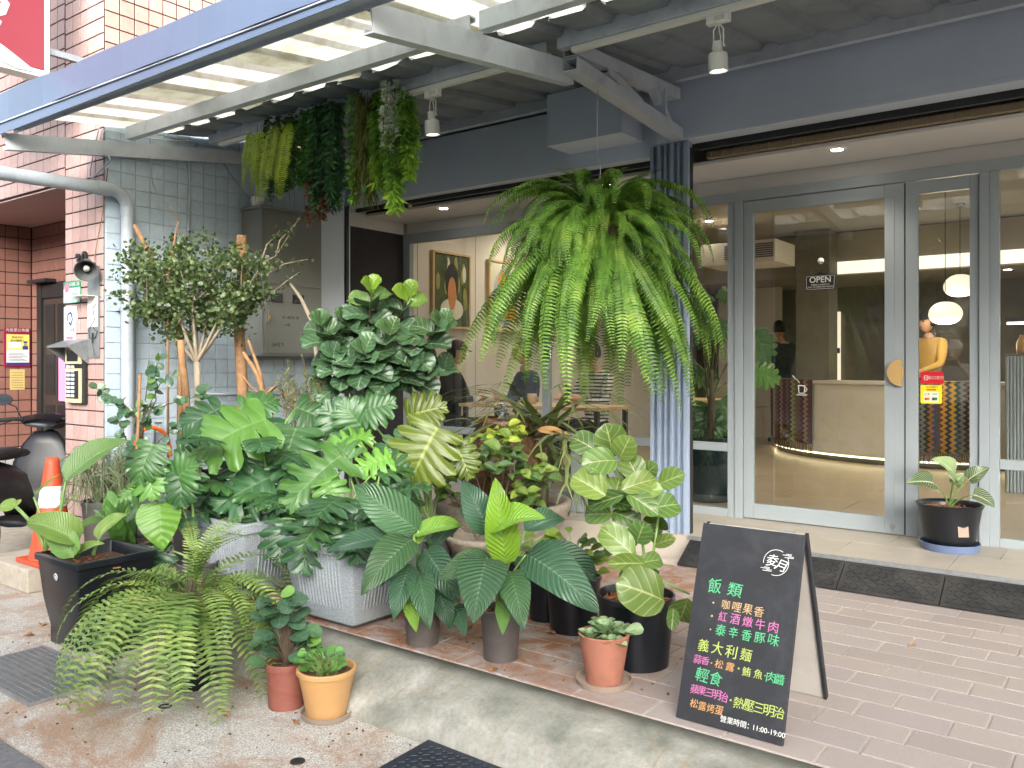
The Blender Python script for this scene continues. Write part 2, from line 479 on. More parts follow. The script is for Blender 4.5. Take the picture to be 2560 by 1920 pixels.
# rubber ramps in front of the step
def ramp_piece(x0, x1, label):
    t = thing('rubber_ramp', label, 'ramp', ((x0 + x1) / 2, 4.87, 0), 'black rubber kerb ramps along the porch step')
    y0, y1, zt = 4.775, 4.958, 0.128
    mb = MB()
    mb.add([(x0, y0, 0.002), (x1, y0, 0.002), (x1, y1, 0.002), (x0, y1, 0.002), (x0, y0, 0.012), (x1, y0, 0.012), (x1, y1, zt), (x0, y1, zt)],
           [(3, 2, 1, 0), (4, 5, 6, 7), (0, 1, 5, 4), (1, 2, 6, 5), (2, 3, 7, 6), (3, 0, 4, 7)])
    mb.build('body', 'black_rubber', t)
    L = math.hypot(y1 - y0, zt - 0.012); ang = math.atan2(zt - 0.012, y1 - y0)
    tr = MB(); n = 7; m = max(2, int((x1 - x0) / 0.034))
    for i in range(m):
        for j in range(n):
            a = (i + 0.5) / m * (x1 - x0 - 0.03) + x0 + 0.015; b = (j + 0.5) / n * (L - 0.02) + 0.01
            M = Matrix.Translation((a, y0 + b * math.cos(ang), 0.012 + b * math.sin(ang) + 0.001)) @ Matrix.Rotation(ang, 4, 'X') @ Matrix.Rotation(R(50 if (i + j) % 2 else -50), 4, 'Z')
            tr.obox(M, 0.0035, 0.013, 0.0035)
    stuff(tr.build('tread', 'black_rubber', t))
    for q in (0.5,):
        x = x0 + (x1 - x0) * q
        h = MB(); M = Matrix.Translation((x, y0 + 0.11, 0.012 + 0.11 * math.tan(ang) + 0.001)) @ Matrix.Rotation(ang, 4, 'X')
        h.lathe([(0.0, 0.0035), (0.013, 0.0035), (0.016, 0.005), (0.019, 0.004), (0.019, -0.004)], (0, 0, 0), 14, M)
        h.build('bolt_hole', 'dark_metal', t)
    return t
ramp_piece(-2.30, -1.86, 'black rubber ramp piece at the foot of the blue grey pillar')
ramp_piece(-1.855, -1.345, 'black rubber ramp piece right behind the chalkboard')
ramp_piece(-1.34, -0.83, 'black rubber ramp piece below the pot with blue saucer')
ramp_piece(-0.825, -0.31, 'black rubber ramp piece in front of the reeded display case')
ramp_piece(-0.305, 0.21, 'black rubber ramp piece farthest from the pillar')

# ================================================================ neighbouring tiled block
YC = 2.885
nb = thing('tiled_building', 'pink tiled apartment block with grey painted side wall', 'building', (-6.5, 4.0, -0.15))
mb = MB(); mb.box(-6.20, XL - 0.006, YC + 0.007, 5.02, -0.17, 9.0); mb.box(-6.6, XL + 0.008, 5.9, 14.0, 3.12, 9.0); mb.box(-6.20, XL - 0.055, 5.02, 5.83, -0.17, 9.0)
side = mb.build('corner_wall', 'grout_dark', nb)
mb = MB(); mb.box(XL - 0.006, XL - 0.0025, YC + 0.012, 5.02, -0.17, 3.02)
sidep = mb.build('painted_wall', 'grout_grey', nb)
mb = MB(); mb.box(-12.0, -6.205, YC + 0.007, 4.2, 2.56, 9.0)
over = mb.build('upper_wall', 'grout_dark', nb)
mb = MB(); mb.box(-8.9, -8.408, 2.2, 4.2, -0.17, 2.555)
recl = mb.build('entrance_wall', 'grout_dark', nb)
mb = MB(); mb.box(-8.405, -6.203, 3.607, 4.2, -0.17, 2.555)
recb = mb.build('entrance_wall', 'grout_dark', nb)
def tiles(parent, org, u, v, nu, nv, tw, th, mat, gap=0.009, single=None, skip=None, seed=1, name='tile'):
    """tile a rectangle from org along u (columns) and v (rows); normal = u x v"""
    u, v = Vector(u), Vector(v); w = u.cross(v)
    M0 = Matrix((u, v, w)).transposed().to_4x4()
    fm = frustum(tw - gap, th - gap, 0.006, 0.0015); me = fm.data(name, mat)
    r = random.Random(seed); rest = MB()
    for i in range(nu):
        for j in range(nv):
            p = Vector(org) + u * (tw * (i + 0.5)) + v * (th * (j + 0.5)) + w * r.uniform(-0.0008, 0.0008)
            if skip and skip(p): continue
            if single is None or single(p):
                o = link(name, me, parent); o.matrix_basis = Matrix.Translation(p) @ M0 @ Matrix.Rotation(r.uniform(-.006, .006), 4, 'X')
            else:
                rest.add([Matrix.Translation(p) @ M0 @ Vector(q) for q in fm.v], fm.f)
    if rest.v: stuff(rest.build('tile_field', mat, parent))
tiles(side, (-6.195, YC + 0.007, -0.15), (1, 0, 0), (0, 0, 1), 5, 25, 0.1085, 0.1078, 'tile_faded', single=lambda p: p.z > 0.35, seed=2)
tiles(side, (-6.195, YC + 0.007, 2.545), (1, 0, 0), (0, 0, 1), 5, 14, 0.1085, 0.1078, 'tile_faded', seed=3, single=lambda p: p.z > 2.9 and p.z < 3.7)
tiles(side, (XL - 0.0055, YC + 0.010, 3.027), (0, 1, 0), (0, 0, 1), 19, 13, 0.107, 0.1078, 'tile_pink', seed=4, single=lambda p: p.y < 3.95 and p.z < 3.75)
tiles(sidep, (XL - 0.0025, YC + 0.014, 0.0), (0, 1, 0), (0, 0, 1), 19, 28, 0.1065, 0.1075, 'tile_grey', gap=0.007, seed=6, single=lambda p: 1.72 < p.z < 2.82 and p.y < 4.0,
      skip=lambda p: (1.28 < p.z < 2.47 and 3.98 < p.y < 4.55))
tiles(over, (-9.5, YC + 0.007, 2.562), (1, 0, 0), (0, 0, 1), 30, 26, 0.1098, 0.1078, 'tile_faded', seed=8, single=lambda p: False)
mb = MB(); mb.box(-9.5, -6.206, YC + 0.02, 3.605, 2.545, 2.5585); mb.build('soffit', 'tile_faded', nb)
tiles(recl, (-8.408, 3.02 - 0.108 * 4, 0.48), (0, 1, 0), (0, 0, 1), 9, 19, 0.1125, 0.1085, 'tile_pink_shaded', single=lambda p: False, seed=9)
tiles(recl, (-8.408, 3.02 - 0.108 * 4, -0.15), (0, 1, 0), (0, 0, 1), 9, 6, 0.1125, 0.1047, 'tile_white', single=lambda p: False, seed=10)
tiles(recb, (-8.39, 3.607, 0.48), (1, 0, 0), (0, 0, 1), 20, 19, 0.1085, 0.1085, 'tile_pink_shaded', single=lambda p: False, seed=12, skip=lambda p: p.x > -8.24 and p.x < -7.28 and p.z < 2.0)
tiles(recb, (-8.39, 3.607, -0.15), (1, 0, 0), (0, 0, 1), 20, 6, 0.1085, 0.1047, 'tile_white', single=lambda p: False, seed=13, skip=lambda p: p.x > -8.24 and p.x < -7.28)
# entrance door
d = MB(); 
for (a, b, c, e) in ((-8.22, -8.13, -0.13, 1.98), (-7.40, -7.31, -0.13, 1.98)): d.box(a, b, 3.57, 3.62, c, e)
d.box(-8.13, -7.40, 3.575, 3.615, 1.86, 1.98)
dfr = d.build('door_frame', 'dark_metal', nb)
plain('door_brown', srgb(70, 60, 54), 0.4, 0.15, 6, metal=0.3)
d = MB(); d.box(-8.13, -7.40, 3.592, 3.604, -0.12, 1.86); door = d.build('entrance_door', 'door_brown', nb)
for k in range(3):
    for zz in range(4):
        q = MB(); q.box(-8.08 + k * 0.23, -7.90 + k * 0.23, 3.586, 3.5915, 0.05 + zz * 0.46, 0.42 + zz * 0.46); q.build('door_panel', 'dark_metal', door)
mb = MB(); mb.box(-8.26, -7.9, 3.50, 3.605, 2.0, 2.03); mb.build('door_hood', 'dark_metal', nb)

# ================================================================ steel canopy
def roofz(y): return 2.895 + 0.127 * (y - 3.0)
cn = thing('canopy', 'blue grey steel canopy with corrugated roof sheets over the pavement', 'canopy', (-1.5, 3.6, 2.7))
def channel(a, b, h, w, side, t=0.007, lip=0.016):
    """C section from a to b (centre line of the web), web height h, flanges w to `side`"""
    a, b, s = Vector(a), Vector(b), Vector(side).normalized(); mb = MB()
    d = (b - a).normalized(); up = s.cross(d); 
    if up.z < 0: up = -up
    mb.beam(a, b, t, h, up)
    for k in (-1, 1):
        o = up * k * (h / 2 - t / 2) + s * (w / 2 + t / 2 + 0.0005)
        mb.beam(a + o, b + o, w, t, up)
        o2 = up * k * (h / 2 - t - lip / 2) + s * (w - t / 2)
        mb.beam(a + o2, b + o2, t, lip, up)
    return mb
def fz(x): return 2.729 - 0.0105 * (x + 5.55)
mb = MB(); xs = [-5.66 + 0.22 * i for i in range(42)]
r = random.Random(4)
for i in range(len(xs) - 1):     # slightly dented face plate
    a, b = xs[i], xs[i + 1]
    da, db = [0.004 * math.sin(7 * q) + (0.012 * math.sin(31 * q) if q < -4.9 else 0) for q in (a, b)]
    mb.add([(a, 2.196 + da, fz(a)), (b, 2.196 + db, fz(b)), (b, 2.206 - db, fz(b) + 0.168), (a, 2.206 - da, fz(a) + 0.168)], [(0, 1, 2, 3)])
mb.box(-5.66, 3.36, 2.212, 2.218, 2.66, 2.80)
mb.build('fascia', 'paint_fascia', cn, auto=40)
mb = MB()
mb.beam((-5.66, 2.26, fz(-5.66) - 0.004), (3.36, 2.26, fz(3.36) - 0.004), 0.118, 0.007)
mb.beam((-5.66, 2.322, fz(-5.66) - 0.016), (3.36, 2.322, fz(3.36) - 0.016), 0.006, 0.030)
mb.build('fascia_flange', 'paint_steel', cn)
mb = MB(); mb.beam((-5.66, 2.322, fz(-5.66) + 0.06), (3.36, 2.322, fz(3.36) + 0.06), 0.006, 0.10); mb.build('gutter_back', 'paint_steel', cn)
# rafters: one on the left wall, one over the pillar, one farther right
channel((-5.60, 2.25, 2.628), (-5.60, 4.95, 2.628 + 0.1385 * 2.70), 0.10, 0.045, (-1, 0, 0)).build('rafter', 'paint_steel', cn)
channel((-2.445, 2.325, 2.634), (-2.445, 3.80, 2.634 + 0.127 * 1.475), 0.122, 0.05, (-1, 0, 0)).build('rafter', 'paint_steel', cn)
channel((0.75, 2.325, 2.634), (0.75, 3.80, 2.634 + 0.127 * 1.475), 0.122, 0.05, (-1, 0, 0)).build('rafter', 'paint_steel', cn)
# purlins
for (xa, xb) in ((-5.57, -2.50), (-2.44, 0.69), (0.76, 3.3)):
    channel((xa, 3.0, 2.838), (xb, 3.0, 2.838), 0.088, 0.045, (0, 1, 0)).build('purlin', 'paint_steel', cn)
channel((-5.55, 3.63, 2.945), (-2.50, 3.63, 2.945), 0.10, 0.045, (0, 1, 0)).build('purlin', 'paint_steel', cn)
channel((-2.43, 3.63, 2.945), (3.3, 3.63, 2.945), 0.10, 0.045, (0, 1, 0)).build('purlin', 'paint_steel', cn)
channel((-5.55, 4.86, 3.10), (3.3, 4.86, 3.10), 0.10, 0.04, (0, 1, 0)).build('purlin', 'paint_steel', cn)
# bracket truss on the pillar
def boxtube(a, b, w, h, t=0.006):
    a, b = Vector(a), Vector(b); d = (b - a).normalized(); x = d.cross(Vector((0, 0, 1))).normalized(); z = x.cross(d); mb = MB()
    for k in (-1, 1):
        mb.beam(a + x * k * (w / 2 - t / 2), b + x * k * (w / 2 - t / 2), t, h)
        mb.beam(a + z * k * (h / 2 - t / 2), b + z * k * (h / 2 - t / 2), w - 2 * t - 0.001, t)
    return mb
boxtube((-2.395, 3.70, 2.905), (-2.395, 4.93, 2.985), 0.088, 0.07).build('bracket_chord', 'paint_steel', cn)
boxtube((-2.395, 3.70, 2.828), (-2.395, 4.99, 2.735), 0.088, 0.07).build('bracket_brace', 'paint_steel', cn)
boxtube((-2.395, 4.05, 2.90), (-2.395, 4.45, 2.80), 0.06, 0.05).build('bracket_strut', 'paint_steel', cn)
boxtube((-2.395, 4.62, 2.95), (-2.395, 4.85, 2.77), 0.05, 0.04).build('bracket_strut', 'paint_steel', cn)
mb = MB(); mb.box(-2.45, -2.34, 4.70, 4.712, 2.80, 2.96); mb.build('bracket_plate', 'paint_band', cn)
# roof sheets
def sheet_prof(x0, x1, pitch=0.305):
    pts = []; x = x0
    while x < x1 - 1e-6:
        for dx, dz in ((0, 0), (0.185, 0), (0.205, 0.028), (0.275, 0.028), (0.295, 0.0)):
            if x + dx <= x1: pts.append((x + dx, dz))
        x += pitch
    return pts
r = random.Random(21)
def roof_sheet(name, x0, x1, y0, y1, mat, dz=0.0, jag=0.0, ny=6):
    pts = sheet_prof(x0, x1); mb = MB(); n = len(pts); th = 0.002
    for s in (0, 1):
        v = []
        for j in range(ny + 1):
            for (x, z) in pts:
                yy = y0 + (y1 - y0) * j / ny
                jz = 0
                if jag and j <= 1: yy += r.uniform(-jag, jag); jz = -r.uniform(0, jag * 0.5)
                v.append((x + (r.uniform(-.006, .006) if jag and j < 2 else 0), yy, roofz(yy) + z + dz + jz + s * th))
        mb.add(v, [(j * n + i, j * n + i + 1, (j + 1) * n + i + 1, (j + 1) * n + i) for j in range(ny) for i in range(n - 1)])
    return mb.build(name, mat, cn)
x = -5.64; k = 0
while x < 3.2:
    roof_sheet('skylight_sheet', x, x + 1.13, 2.24, 3.52, 'roof_frp', dz=0.006 * (k % 2))
    roof_sheet('roof_sheet', x, x + 1.13, 3.36, 5.20, 'roof_metal', dz=-0.012 - 0.005 * (k % 2), jag=0.022, ny=10)
    x += 0.915; k += 1

# ================================================================ the shop building
cb = thing('cafe_building', 'grey painted cafe frontage with lintel boxes, pillar and porch', 'building', (-2.4, 5.4, 0.0))
mb = MB(); mb.box(-2.545, 4.2, 4.97, 5.06, 2.702, 3.112)
lin = mb.build('lintel', 'paint_band', cb)
mb = MB(); mb.box(-2.548, 4.2, 4.9655, 4.9695, 2.6995, 2.722); mb.build('drip_edge', 'paint_band', lin)
for q in range(14):
    s = MB(); M = Matrix.Translation((-2.40 + 0.36 * q, 4.9695, 2.728 if q % 2 else 3.075)) @ Matrix.Rotation(R(90), 4, 'X')
    s.lathe([(0, 0.003), (0.004, 0.003), (0.006, 0.0), (0.006, -0.002)], (0, 0, 0), 8, M); s.build('screw', 'paint_band', lin)
mb = MB(); mb.box(XL + 0.01, -2.56, 5.05, 5.10, 2.645, 3.085)
lin2 = mb.build('lintel', 'paint_band', cb)
mb = MB(); mb.box(-3.265, -2.68, 4.75, 5.049, 2.752, 3.105); box = mb.build('junction_box', 'paint_band', cb)
mb = MB(); mb.box(-3.262, -2.683, 4.7475, 4.7495, 2.752, 3.102); mb.build('box_lid', 'paint_band', box)
mb = MB(); mb.box(XL + 0.01, 4.2, 5.07, 5.3, 3.115, 6.0); mb.box(XL - 0.05, 4.3, 5.3, 13.6, 3.115, 6.0); mb.box(XL - 0.054, XL + 0.0095, 5.025, 5.299, 2.625, 6.0); mb.build('upper_floor', 'paint_band', cb)
# soffits behind the lintels, shutter slots
mb = MB(); mb.box(-2.545, 4.2, 5.062, 5.13, 2.704, 2.72); mb.build('soffit', 'paint_band', cb)
mb = MB(); mb.box(XL + 0.01, -2.56, 5.102, 5.16, 2.648, 2.66); mb.build('soffit', 'paint_band', cb)
for (x0, x1, y0, z0) in ((-2.335, 4.2, 5.135, 2.664), (XL + 0.02, -2.61, 5.165, 2.615)):
    for k in range(3):
        q = MB(); q.box(x0, x1, y0 + 0.030 * k, y0 + 0.030 * k + 0.016, z0 + 0.01 * k, z0 + 0.05); q.build('shutter_rail', 'dark_metal', cb)
    for k in range(2):
        q = MB(); q.box(x0, x1, y0 + 0.018 + 0.030 * k, y0 + 0.0285 + 0.030 * k, z0 + 0.008, z0 + 0.014); q.build('shutter_rail', 'galv', cb)
sl = MB(); sl.box(-2.31, 4.2, 5.238, 5.29, 2.625, 2.664); sb = sl.build('shutter_bar', 'shutter_beige', cb)
rib = MB(); rib.box(-0.004, 0.004, -0.003, 0.056, -0.0425, 0.0); rme = rib.data('shutter_rib', 'shutter_beige')
for k in range(42):
    o = link('shutter_rib', rme, sb); o.location = (-2.28 + k * 0.077, 5.234, 2.664)
mb = MB(); mb.box(XL + 0.01, 4.2, 5.30, 5.87, 2.598, 2.62); mb.build('porch_ceiling', 'white_ceiling', cb)
mb = MB(); mb.box(XL + 0.01, 4.2, 5.83, 5.90, 2.492, 2.597); mb.build('head_wall', 'white_wall', cb)
for (x0, x1, y0) in ((-2.33, 4.2, 5.131), (XL + 0.012, -2.60, 5.161)):
    q = MB(); q.box(x0, x1, y0, 5.299, 2.735, 3.11); q.build('shutter_box', 'dark_metal', cb)
# pillar made of shutter guides
p0 = MB(); p0.box(-2.600, -2.338, 5.03, 5.075, 0.0, 2.70); pil = p0.build('pillar', 'paint_pillar', cb)
for (a, b, dpt) in ((-2.605, -2.583, 0.030), (-2.553, -2.530, 0.034), (-2.505, -2.489, 0.028), (-2.459, -2.437, 0.036), (-2.410, -2.395, 0.028), (-2.365, -2.332, 0.034)):
    q = MB(); q.bbox(a, b, 5.0295 - dpt, 5.0295, 0.001, 2.699, 0.003); q.build('guide_rail', 'paint_pillar', pil)
q = MB(); q.box(-2.3375, -2.330, 5.032, 5.070, 0.15, 2.66); q.build('seal', 'dark_metal', pil)
# left pier with shutter guide, dark panel and white wall of the porch
q = MB(); q.box(XL - 0.004, XL + 0.075, 4.66, 4.98, 0.0, 2.93); pier = q.build('pier', 'paint_band', cb)
q = MB(); q.box(XL - 0.002, XL + 0.09, 4.985, 5.02, 0.0, 2.64); q.build('guide_rail', 'dark_metal', pier)
q = MB(); q.box(XL - 0.004, XL + 0.06, 5.022, 5.06, 0.15, 2.64); q.build('guide_rail', 'paint_band', pier)
q = MB(); q.box(XL - 0.05, XL - 0.004, 5.061, 5.80, 0.15, 2.62); wl = q.build('side_wall', 'white_wall', cb)
q = MB(); q.box(XL - 0.0035, XL + 0.010, 5.066, 5.795, 0.155, 2.488); q.build('dark_panel', 'black_panel', wl)
# ================================================================ glazed front (plane Y = 5.8)
GY0, GY1 = 5.775, 5.83
gf = thing('glass_front', 'pale grey aluminium glazed cafe front with double doors', 'shop front', (-2.0, 5.8, 0.15))
def bar(name, x0, x1, z0, z1, parent, y0=GY0, y1=GY1, b=0.003, mat='frame_alu'):
    m = MB(); m.bbox(x0, x1, y0, y1, z0, z1, b); return m.build(name, mat, parent)
def pane(x0, x1, z0, z1, parent, y=5.803):
    m = MB(); m.box(x0, x1, y - 0.003, y + 0.003, z0, z1); return m.build('pane', 'pane_glass', parent)
# right bay
bar('head_rail', -2.76, 4.2, 2.418, 2.4895, gf)
bar('sill', -2.76, -2.387, 0.150, 0.205, gf); bar('mid_rail', -2.76, -2.387, 0.620, 0.678, gf)
pane(-2.76, -2.387, 0.206, 0.619, gf); pane(-2.76, -2.387, 0.679, 2.417, gf)
bar('mullion', -2.386, -2.330, 0.150, 2.417, gf); bar('mullion', -2.329, -2.272, 0.150, 2.417, gf, 5.765, 5.835)
def leaf_door(x0, x1, gx0, gx1, gz0, gz1, label):
    m = MB(); z0, z1 = 0.157, 2.412
    fr = bar('door', x0, gx0, z0, z1, gf, 5.782, 5.824); fr['label'] = label
    bar('stile', gx1, x1, z0, z1, fr, 5.782, 5.824)
    bar('rail', gx0 + 0.0005, gx1 - 0.0005, z0, gz0, fr, 5.783, 5.823); bar('rail', gx0 + 0.0005, gx1 - 0.0005, gz1, z1, fr, 5.783, 5.823)
    pane(gx0, gx1, gz0, gz1, fr)
    return fr
d1 = leaf_door(-2.268, -1.205, -2.198, -1.322, 0.262, 2.330, 'wide glazed door leaf with OPEN sign')
bar('inner_stile', -1.3215, -1.262, 0.262, 2.330, d1, 5.778, 5.7815, 0.001)
d2 = leaf_door(-1.197, -0.784, -1.125, -0.834, 0.292, 2.330, 'narrow glazed door leaf with payment stickers')
q = MB(); q.box(-1.2045, -1.1975, 5.79, 5.81, 0.157, 2.412); q.build('door_gap', 'dark_metal', gf)
bar('mullion', -0.780, -0.727, 0.150, 2.417, gf, 5.765, 5.835); bar('mullion', -0.7265, -0.674, 0.150, 2.417, gf)
bar('sill', -0.673, 1.4, 0.150, 0.205, gf); bar('mid_rail', -0.673, 1.4, 0.620, 0.678, gf)
pane(-0.673, 1.4, 0.206, 0.619, gf); pane(-0.673, 1.4, 0.679, 2.417, gf)
bar('mullion', 1.401, 1.46, 0.15, 2.417, gf)
bar('sill', 1.461, 4.2, 0.150, 0.205, gf); pane(1.461, 4.2, 0.206, 2.417, gf)
# left bay
LX0 = XL + 0.012
bar('post', LX0, LX0 + 0.085, 0.150, 2.49, gf); bar('head_rail', LX0 + 0.086, -2.765, 2.400, 2.4895, gf)
bar('mullion', -4.02, -3.955, 0.15, 2.399, gf); bar('mullion', -2.83, -2.765, 0.15, 2.399, gf)
for a, b in ((LX0 + 0.086, -4.021), (-3.954, -2.831)):
    bar('sill', a, b, 0.150, 0.205, gf); bar('mid_rail', a, b, 0.620, 0.678, gf)
    pane(a, b, 0.206, 0.619, gf); pane(a, b, 0.679, 2.399, gf)
# door furniture: half-moon pull, foot lock
plain('brass_satin', srgb(206, 172, 116), 0.38, 0.05, 8, metal=0.35)
m = MB(); n = 20; R0 = 0.086
poly = [(R0 * math.cos(R(90 + 180 * k / n)), R0 * math.sin(R(90 + 180 * k / n))) for k in range(n + 1)]
m.prism([(x, y) for x, y in poly], -0.011, 0.011, Matrix.Translation((-1.213, 5.752, 1.197)) @ Matrix.Rotation(R(90), 4, 'X'))
m.box(-1.2125, -1.2065, 5.76, 5.7815, 1.16, 1.235)
h = m.build('handle', 'brass_satin', d1); h['label'] = 'half-moon brass coloured door pull'
m = MB(); M = Matrix.Translation((-1.275, 5.781, 0.205)) @ Matrix.Rotation(R(90), 4, 'X')
m.lathe([(0, 0.006), (0.012, 0.006), (0.016, 0.0), (0.016, -0.001)], (0, 0, 0), 16, M); m.box(-1.277, -1.273, 5.768, 5.7755, 0.175, 0.205)
m.build('lock', 'steel', d1)
# flat decals on the glass
plain('sticker_red', srgb(196, 26, 40), 0.4, 0.03); plain('sticker_yellow', srgb(232, 214, 40), 0.4, 0.03)
plain('sticker_pale', srgb(226, 222, 196), 0.4, 0.03); plain('print_white', srgb(196, 197, 194), 0.6, 0.02); plain('print_black', srgb(30, 30, 32), 0.6, 0.02)
plain('print_orange', srgb(226, 110, 30), 0.5, 0.02); plain('print_blue', srgb(30, 60, 130), 0.5, 0.02); plain('print_green', srgb(34, 120, 74), 0.5, 0.02); plain('print_red', srgb(190, 40, 40), 0.5, 0.02)
def rrect(x0, x1, z0, z1, r=0.008, n=4):
    p = []
    for cx, cz, a0 in ((x1 - r, z1 - r, 0), (x0 + r, z1 - r, 90), (x0 + r, z0 + r, 180), (x1 - r, z0 + r, 270)):
        p += [(cx + r * math.cos(R(a0 + 90 * k / n)), cz + r * math.sin(R(a0 + 90 * k / n))) for k in range(n + 1)]
    return p
def flat_front(y, poly, t=0.0012):
    """polygon given in (x, z), standing in the plane y and t thick towards the street"""
    m = MB(); m.prism(poly, 0, t, Matrix(((1, 0, 0, 0), (0, 0, -1, y), (0, 1, 0, 0), (0, 0, 0, 1)))); return m
def front_M(x, y, z, rot=0.0):
    return Matrix.Translation((x, y, z)) @ Matrix.Rotation(R(90), 4, 'X') @ Matrix.Rotation(rot, 4, 'Z')
y = 5.7995
st = tag(flat_front(y, rrect(-1.112, -0.982, 1.127, 1.203)).build('sticker', 'sticker_red'), 'red payment sticker with white lettering on the narrow door pane', 'sticker')
m = flat_front(y - 0.0012, rrect(-1.092, -1.068, 1.150, 1.180, 0.005), 0.0005); m.build('logo', 'print_white', st)
m = flat_front(y - 0.0018, rrect(-1.088, -1.072, 1.154, 1.176, 0.004), 0.0005); m.build('logo', 'sticker_red', st)
lettering('lettering', '街口支付', 0.024, front_M(-1.024, y - 0.0016, 1.165), 'print_white', st, 0.0003)
lettering('lettering', '付', 0.014, front_M(-1.080, y - 0.0026, 1.165), 'print_white', st, 0.0003)
st = tag(flat_front(y, rrect(-1.112, -0.990, 1.003, 1.120)).build('sticker', 'sticker_yellow'), 'yellow card payment sticker on the narrow door pane', 'sticker')
m = flat_front(y - 0.0012, rrect(-1.094, -1.008, 1.012, 1.078, 0.004), 0.0005); m.build('field', 'sticker_pale', st)
lettering('lettering', '台北銀行', 0.017, front_M(-1.046, y - 0.0016, 1.106), 'print_black', st, 0.0003)
m = flat_front(y - 0.0012, rrect(-1.078, -1.022, 1.086, 1.094, 0.003), 0.0005); m.build('field', 'print_red', st)
lettering('lettering', 'JCB', 0.020, front_M(-1.074, y - 0.0020, 1.062), 'print_black', st, 0.0003)
lettering('lettering', 'VISA', 0.016, front_M(-1.030, y - 0.0020, 1.062), 'print_blue', st, 0.0003)
for cx, c in ((-1.080, 'print_red'), (-1.068, 'print_orange')):
    m = flat_front(y - 0.0018 - (0.0004 if c == 'print_orange' else 0), [(cx + 0.009 * math.cos(R(24 * k)), 1.032 + 0.009 * math.sin(R(24 * k))) for k in range(15)], 0.0003); m.build('logo', c, st)
m = flat_front(y - 0.0018, [(-1.048, 1.024), (-1.018, 1.024), (-1.014, 1.042), (-1.044, 1.042)], 0.0003); m.build('logo', 'print_blue', st)
m = flat_front(y - 0.0023, [(-1.032, 1.024), (-1.018, 1.024), (-1.014, 1.042), (-1.028, 1.042)], 0.0003); m.build('logo', 'print_green', st)
# cup drawing on the wide door
cup = thing('cup_decal', 'white line drawing of a steaming cup on the wide door pane', 'decal', (-1.92, 5.7995, 1.10))
def ring_line(pts, w, y, name, mat, parent, closed=False):
    m = MB(); P = [Vector((a, 0, b)) for a, b in pts]
    if closed: P.append(P[0])
    for a, b in zip(P[:-1], P[1:]):
        d = (b - a)
        if d.length < 1e-6: continue
        d.normalize(); nrm = Vector((-d.z, 0, d.x)) * w / 2
        q = [a - nrm - d * w * .3, b - nrm + d * w * .3, b + nrm + d * w * .3, a + nrm - d * w * .3]
        m.add([(v.x, y, v.z) for v in q] + [(v.x, y - 0.0006, v.z) for v in q], [(0, 3, 2, 1), (4, 5, 6, 7), (0, 1, 5, 4), (1, 2, 6, 5), (2, 3, 7, 6), (3, 0, 4, 7)])
    return m.build(name, mat, parent)
cxx, czz = onY(2004, 975, 5.8).x, onY(2004, 975, 5.8).z
ring_line([(cxx - .022, czz + .03), (cxx - .018, czz - .022), (cxx + .018, czz - .022), (cxx + .022, czz + .03)], 0.007, 5.7995, 'outline', 'print_white', cup, True)
ring_line([(cxx + .022, czz + .018), (cxx + .036, czz + .012), (cxx + .034, czz - .006), (cxx + .02, czz - .010)], 0.006, 5.7993, 'ear', 'print_white', cup)
ring_line([(cxx - .034, czz - .034), (cxx + .034, czz - .034)], 0.006, 5.7995, 'saucer_line', 'print_white', cup)
ring_line([(cxx - .015, czz + .05), (cxx - .03, czz + .07), (cxx - .045, czz + .078), (cxx - .06, czz + .10)], 0.006, 5.7995, 'steam', 'print_white', cup)
# OPEN sign on its cord
so = thing('open_sign', 'small black hanging plate with white OPEN lettering on the door', 'sign', (-1.732, 5.785, 1.75))
ox, oz = -1.7315, 1.811
poly = [(ox - .098, oz - .056), (ox + .098, oz - .056), (ox + .102, oz + .044), (ox + .045, oz + .047), (ox + .028, oz + .055), (ox, oz + .066), (ox - .028, oz + .055), (ox - .045, oz + .047), (ox - .102, oz + .044)]
plain('sign_black', srgb(22, 22, 26), 0.5, 0.1)
flat_front(5.790, poly, 0.006).build('plate', 'sign_black', so)
ring_line([(ox - .090, oz - .049), (ox + .090, oz - .049), (ox + .094, oz + .038), (ox - .094, oz + .038)], 0.002, 5.7838, 'border', 'print_white', so, True)
lettering('lettering', 'OPEN', 0.056, front_M(ox, 5.7832, oz + .012), 'print_white', so, 0.0004, offset=0.0006)
lettering('lettering', 'THERE IS ALWAYS A', 0.0135, front_M(ox, 5.7832, oz - .021), 'print_white', so, 0.0004)
lettering('lettering', 'WAY TO OPEN ANY DOOR', 0.0135, front_M(ox, 5.7832, oz - .036), 'print_white', so, 0.0004)
m = MB(); m.tube([(ox - .075, 5.7868, oz + .044), (ox - .05, 5.7868, oz + .09), (ox - .008, 5.79, oz + .137), (ox + .008, 5.79, oz + .137), (ox + .05, 5.7868, oz + .09), (ox + .075, 5.7868, oz + .044)], 0.0016, 5); m.build('cord', 'dark_metal', so)
m = MB(); m.lathe([(0, 0.014), (0.008, 0.012), (0.020, 0.004), (0.022, 0.0)], (0, 0, 0), 16, front_M(ox, 5.7995, oz + .142)); m.build('suction_hook', 'white_plastic', so, smooth=True)
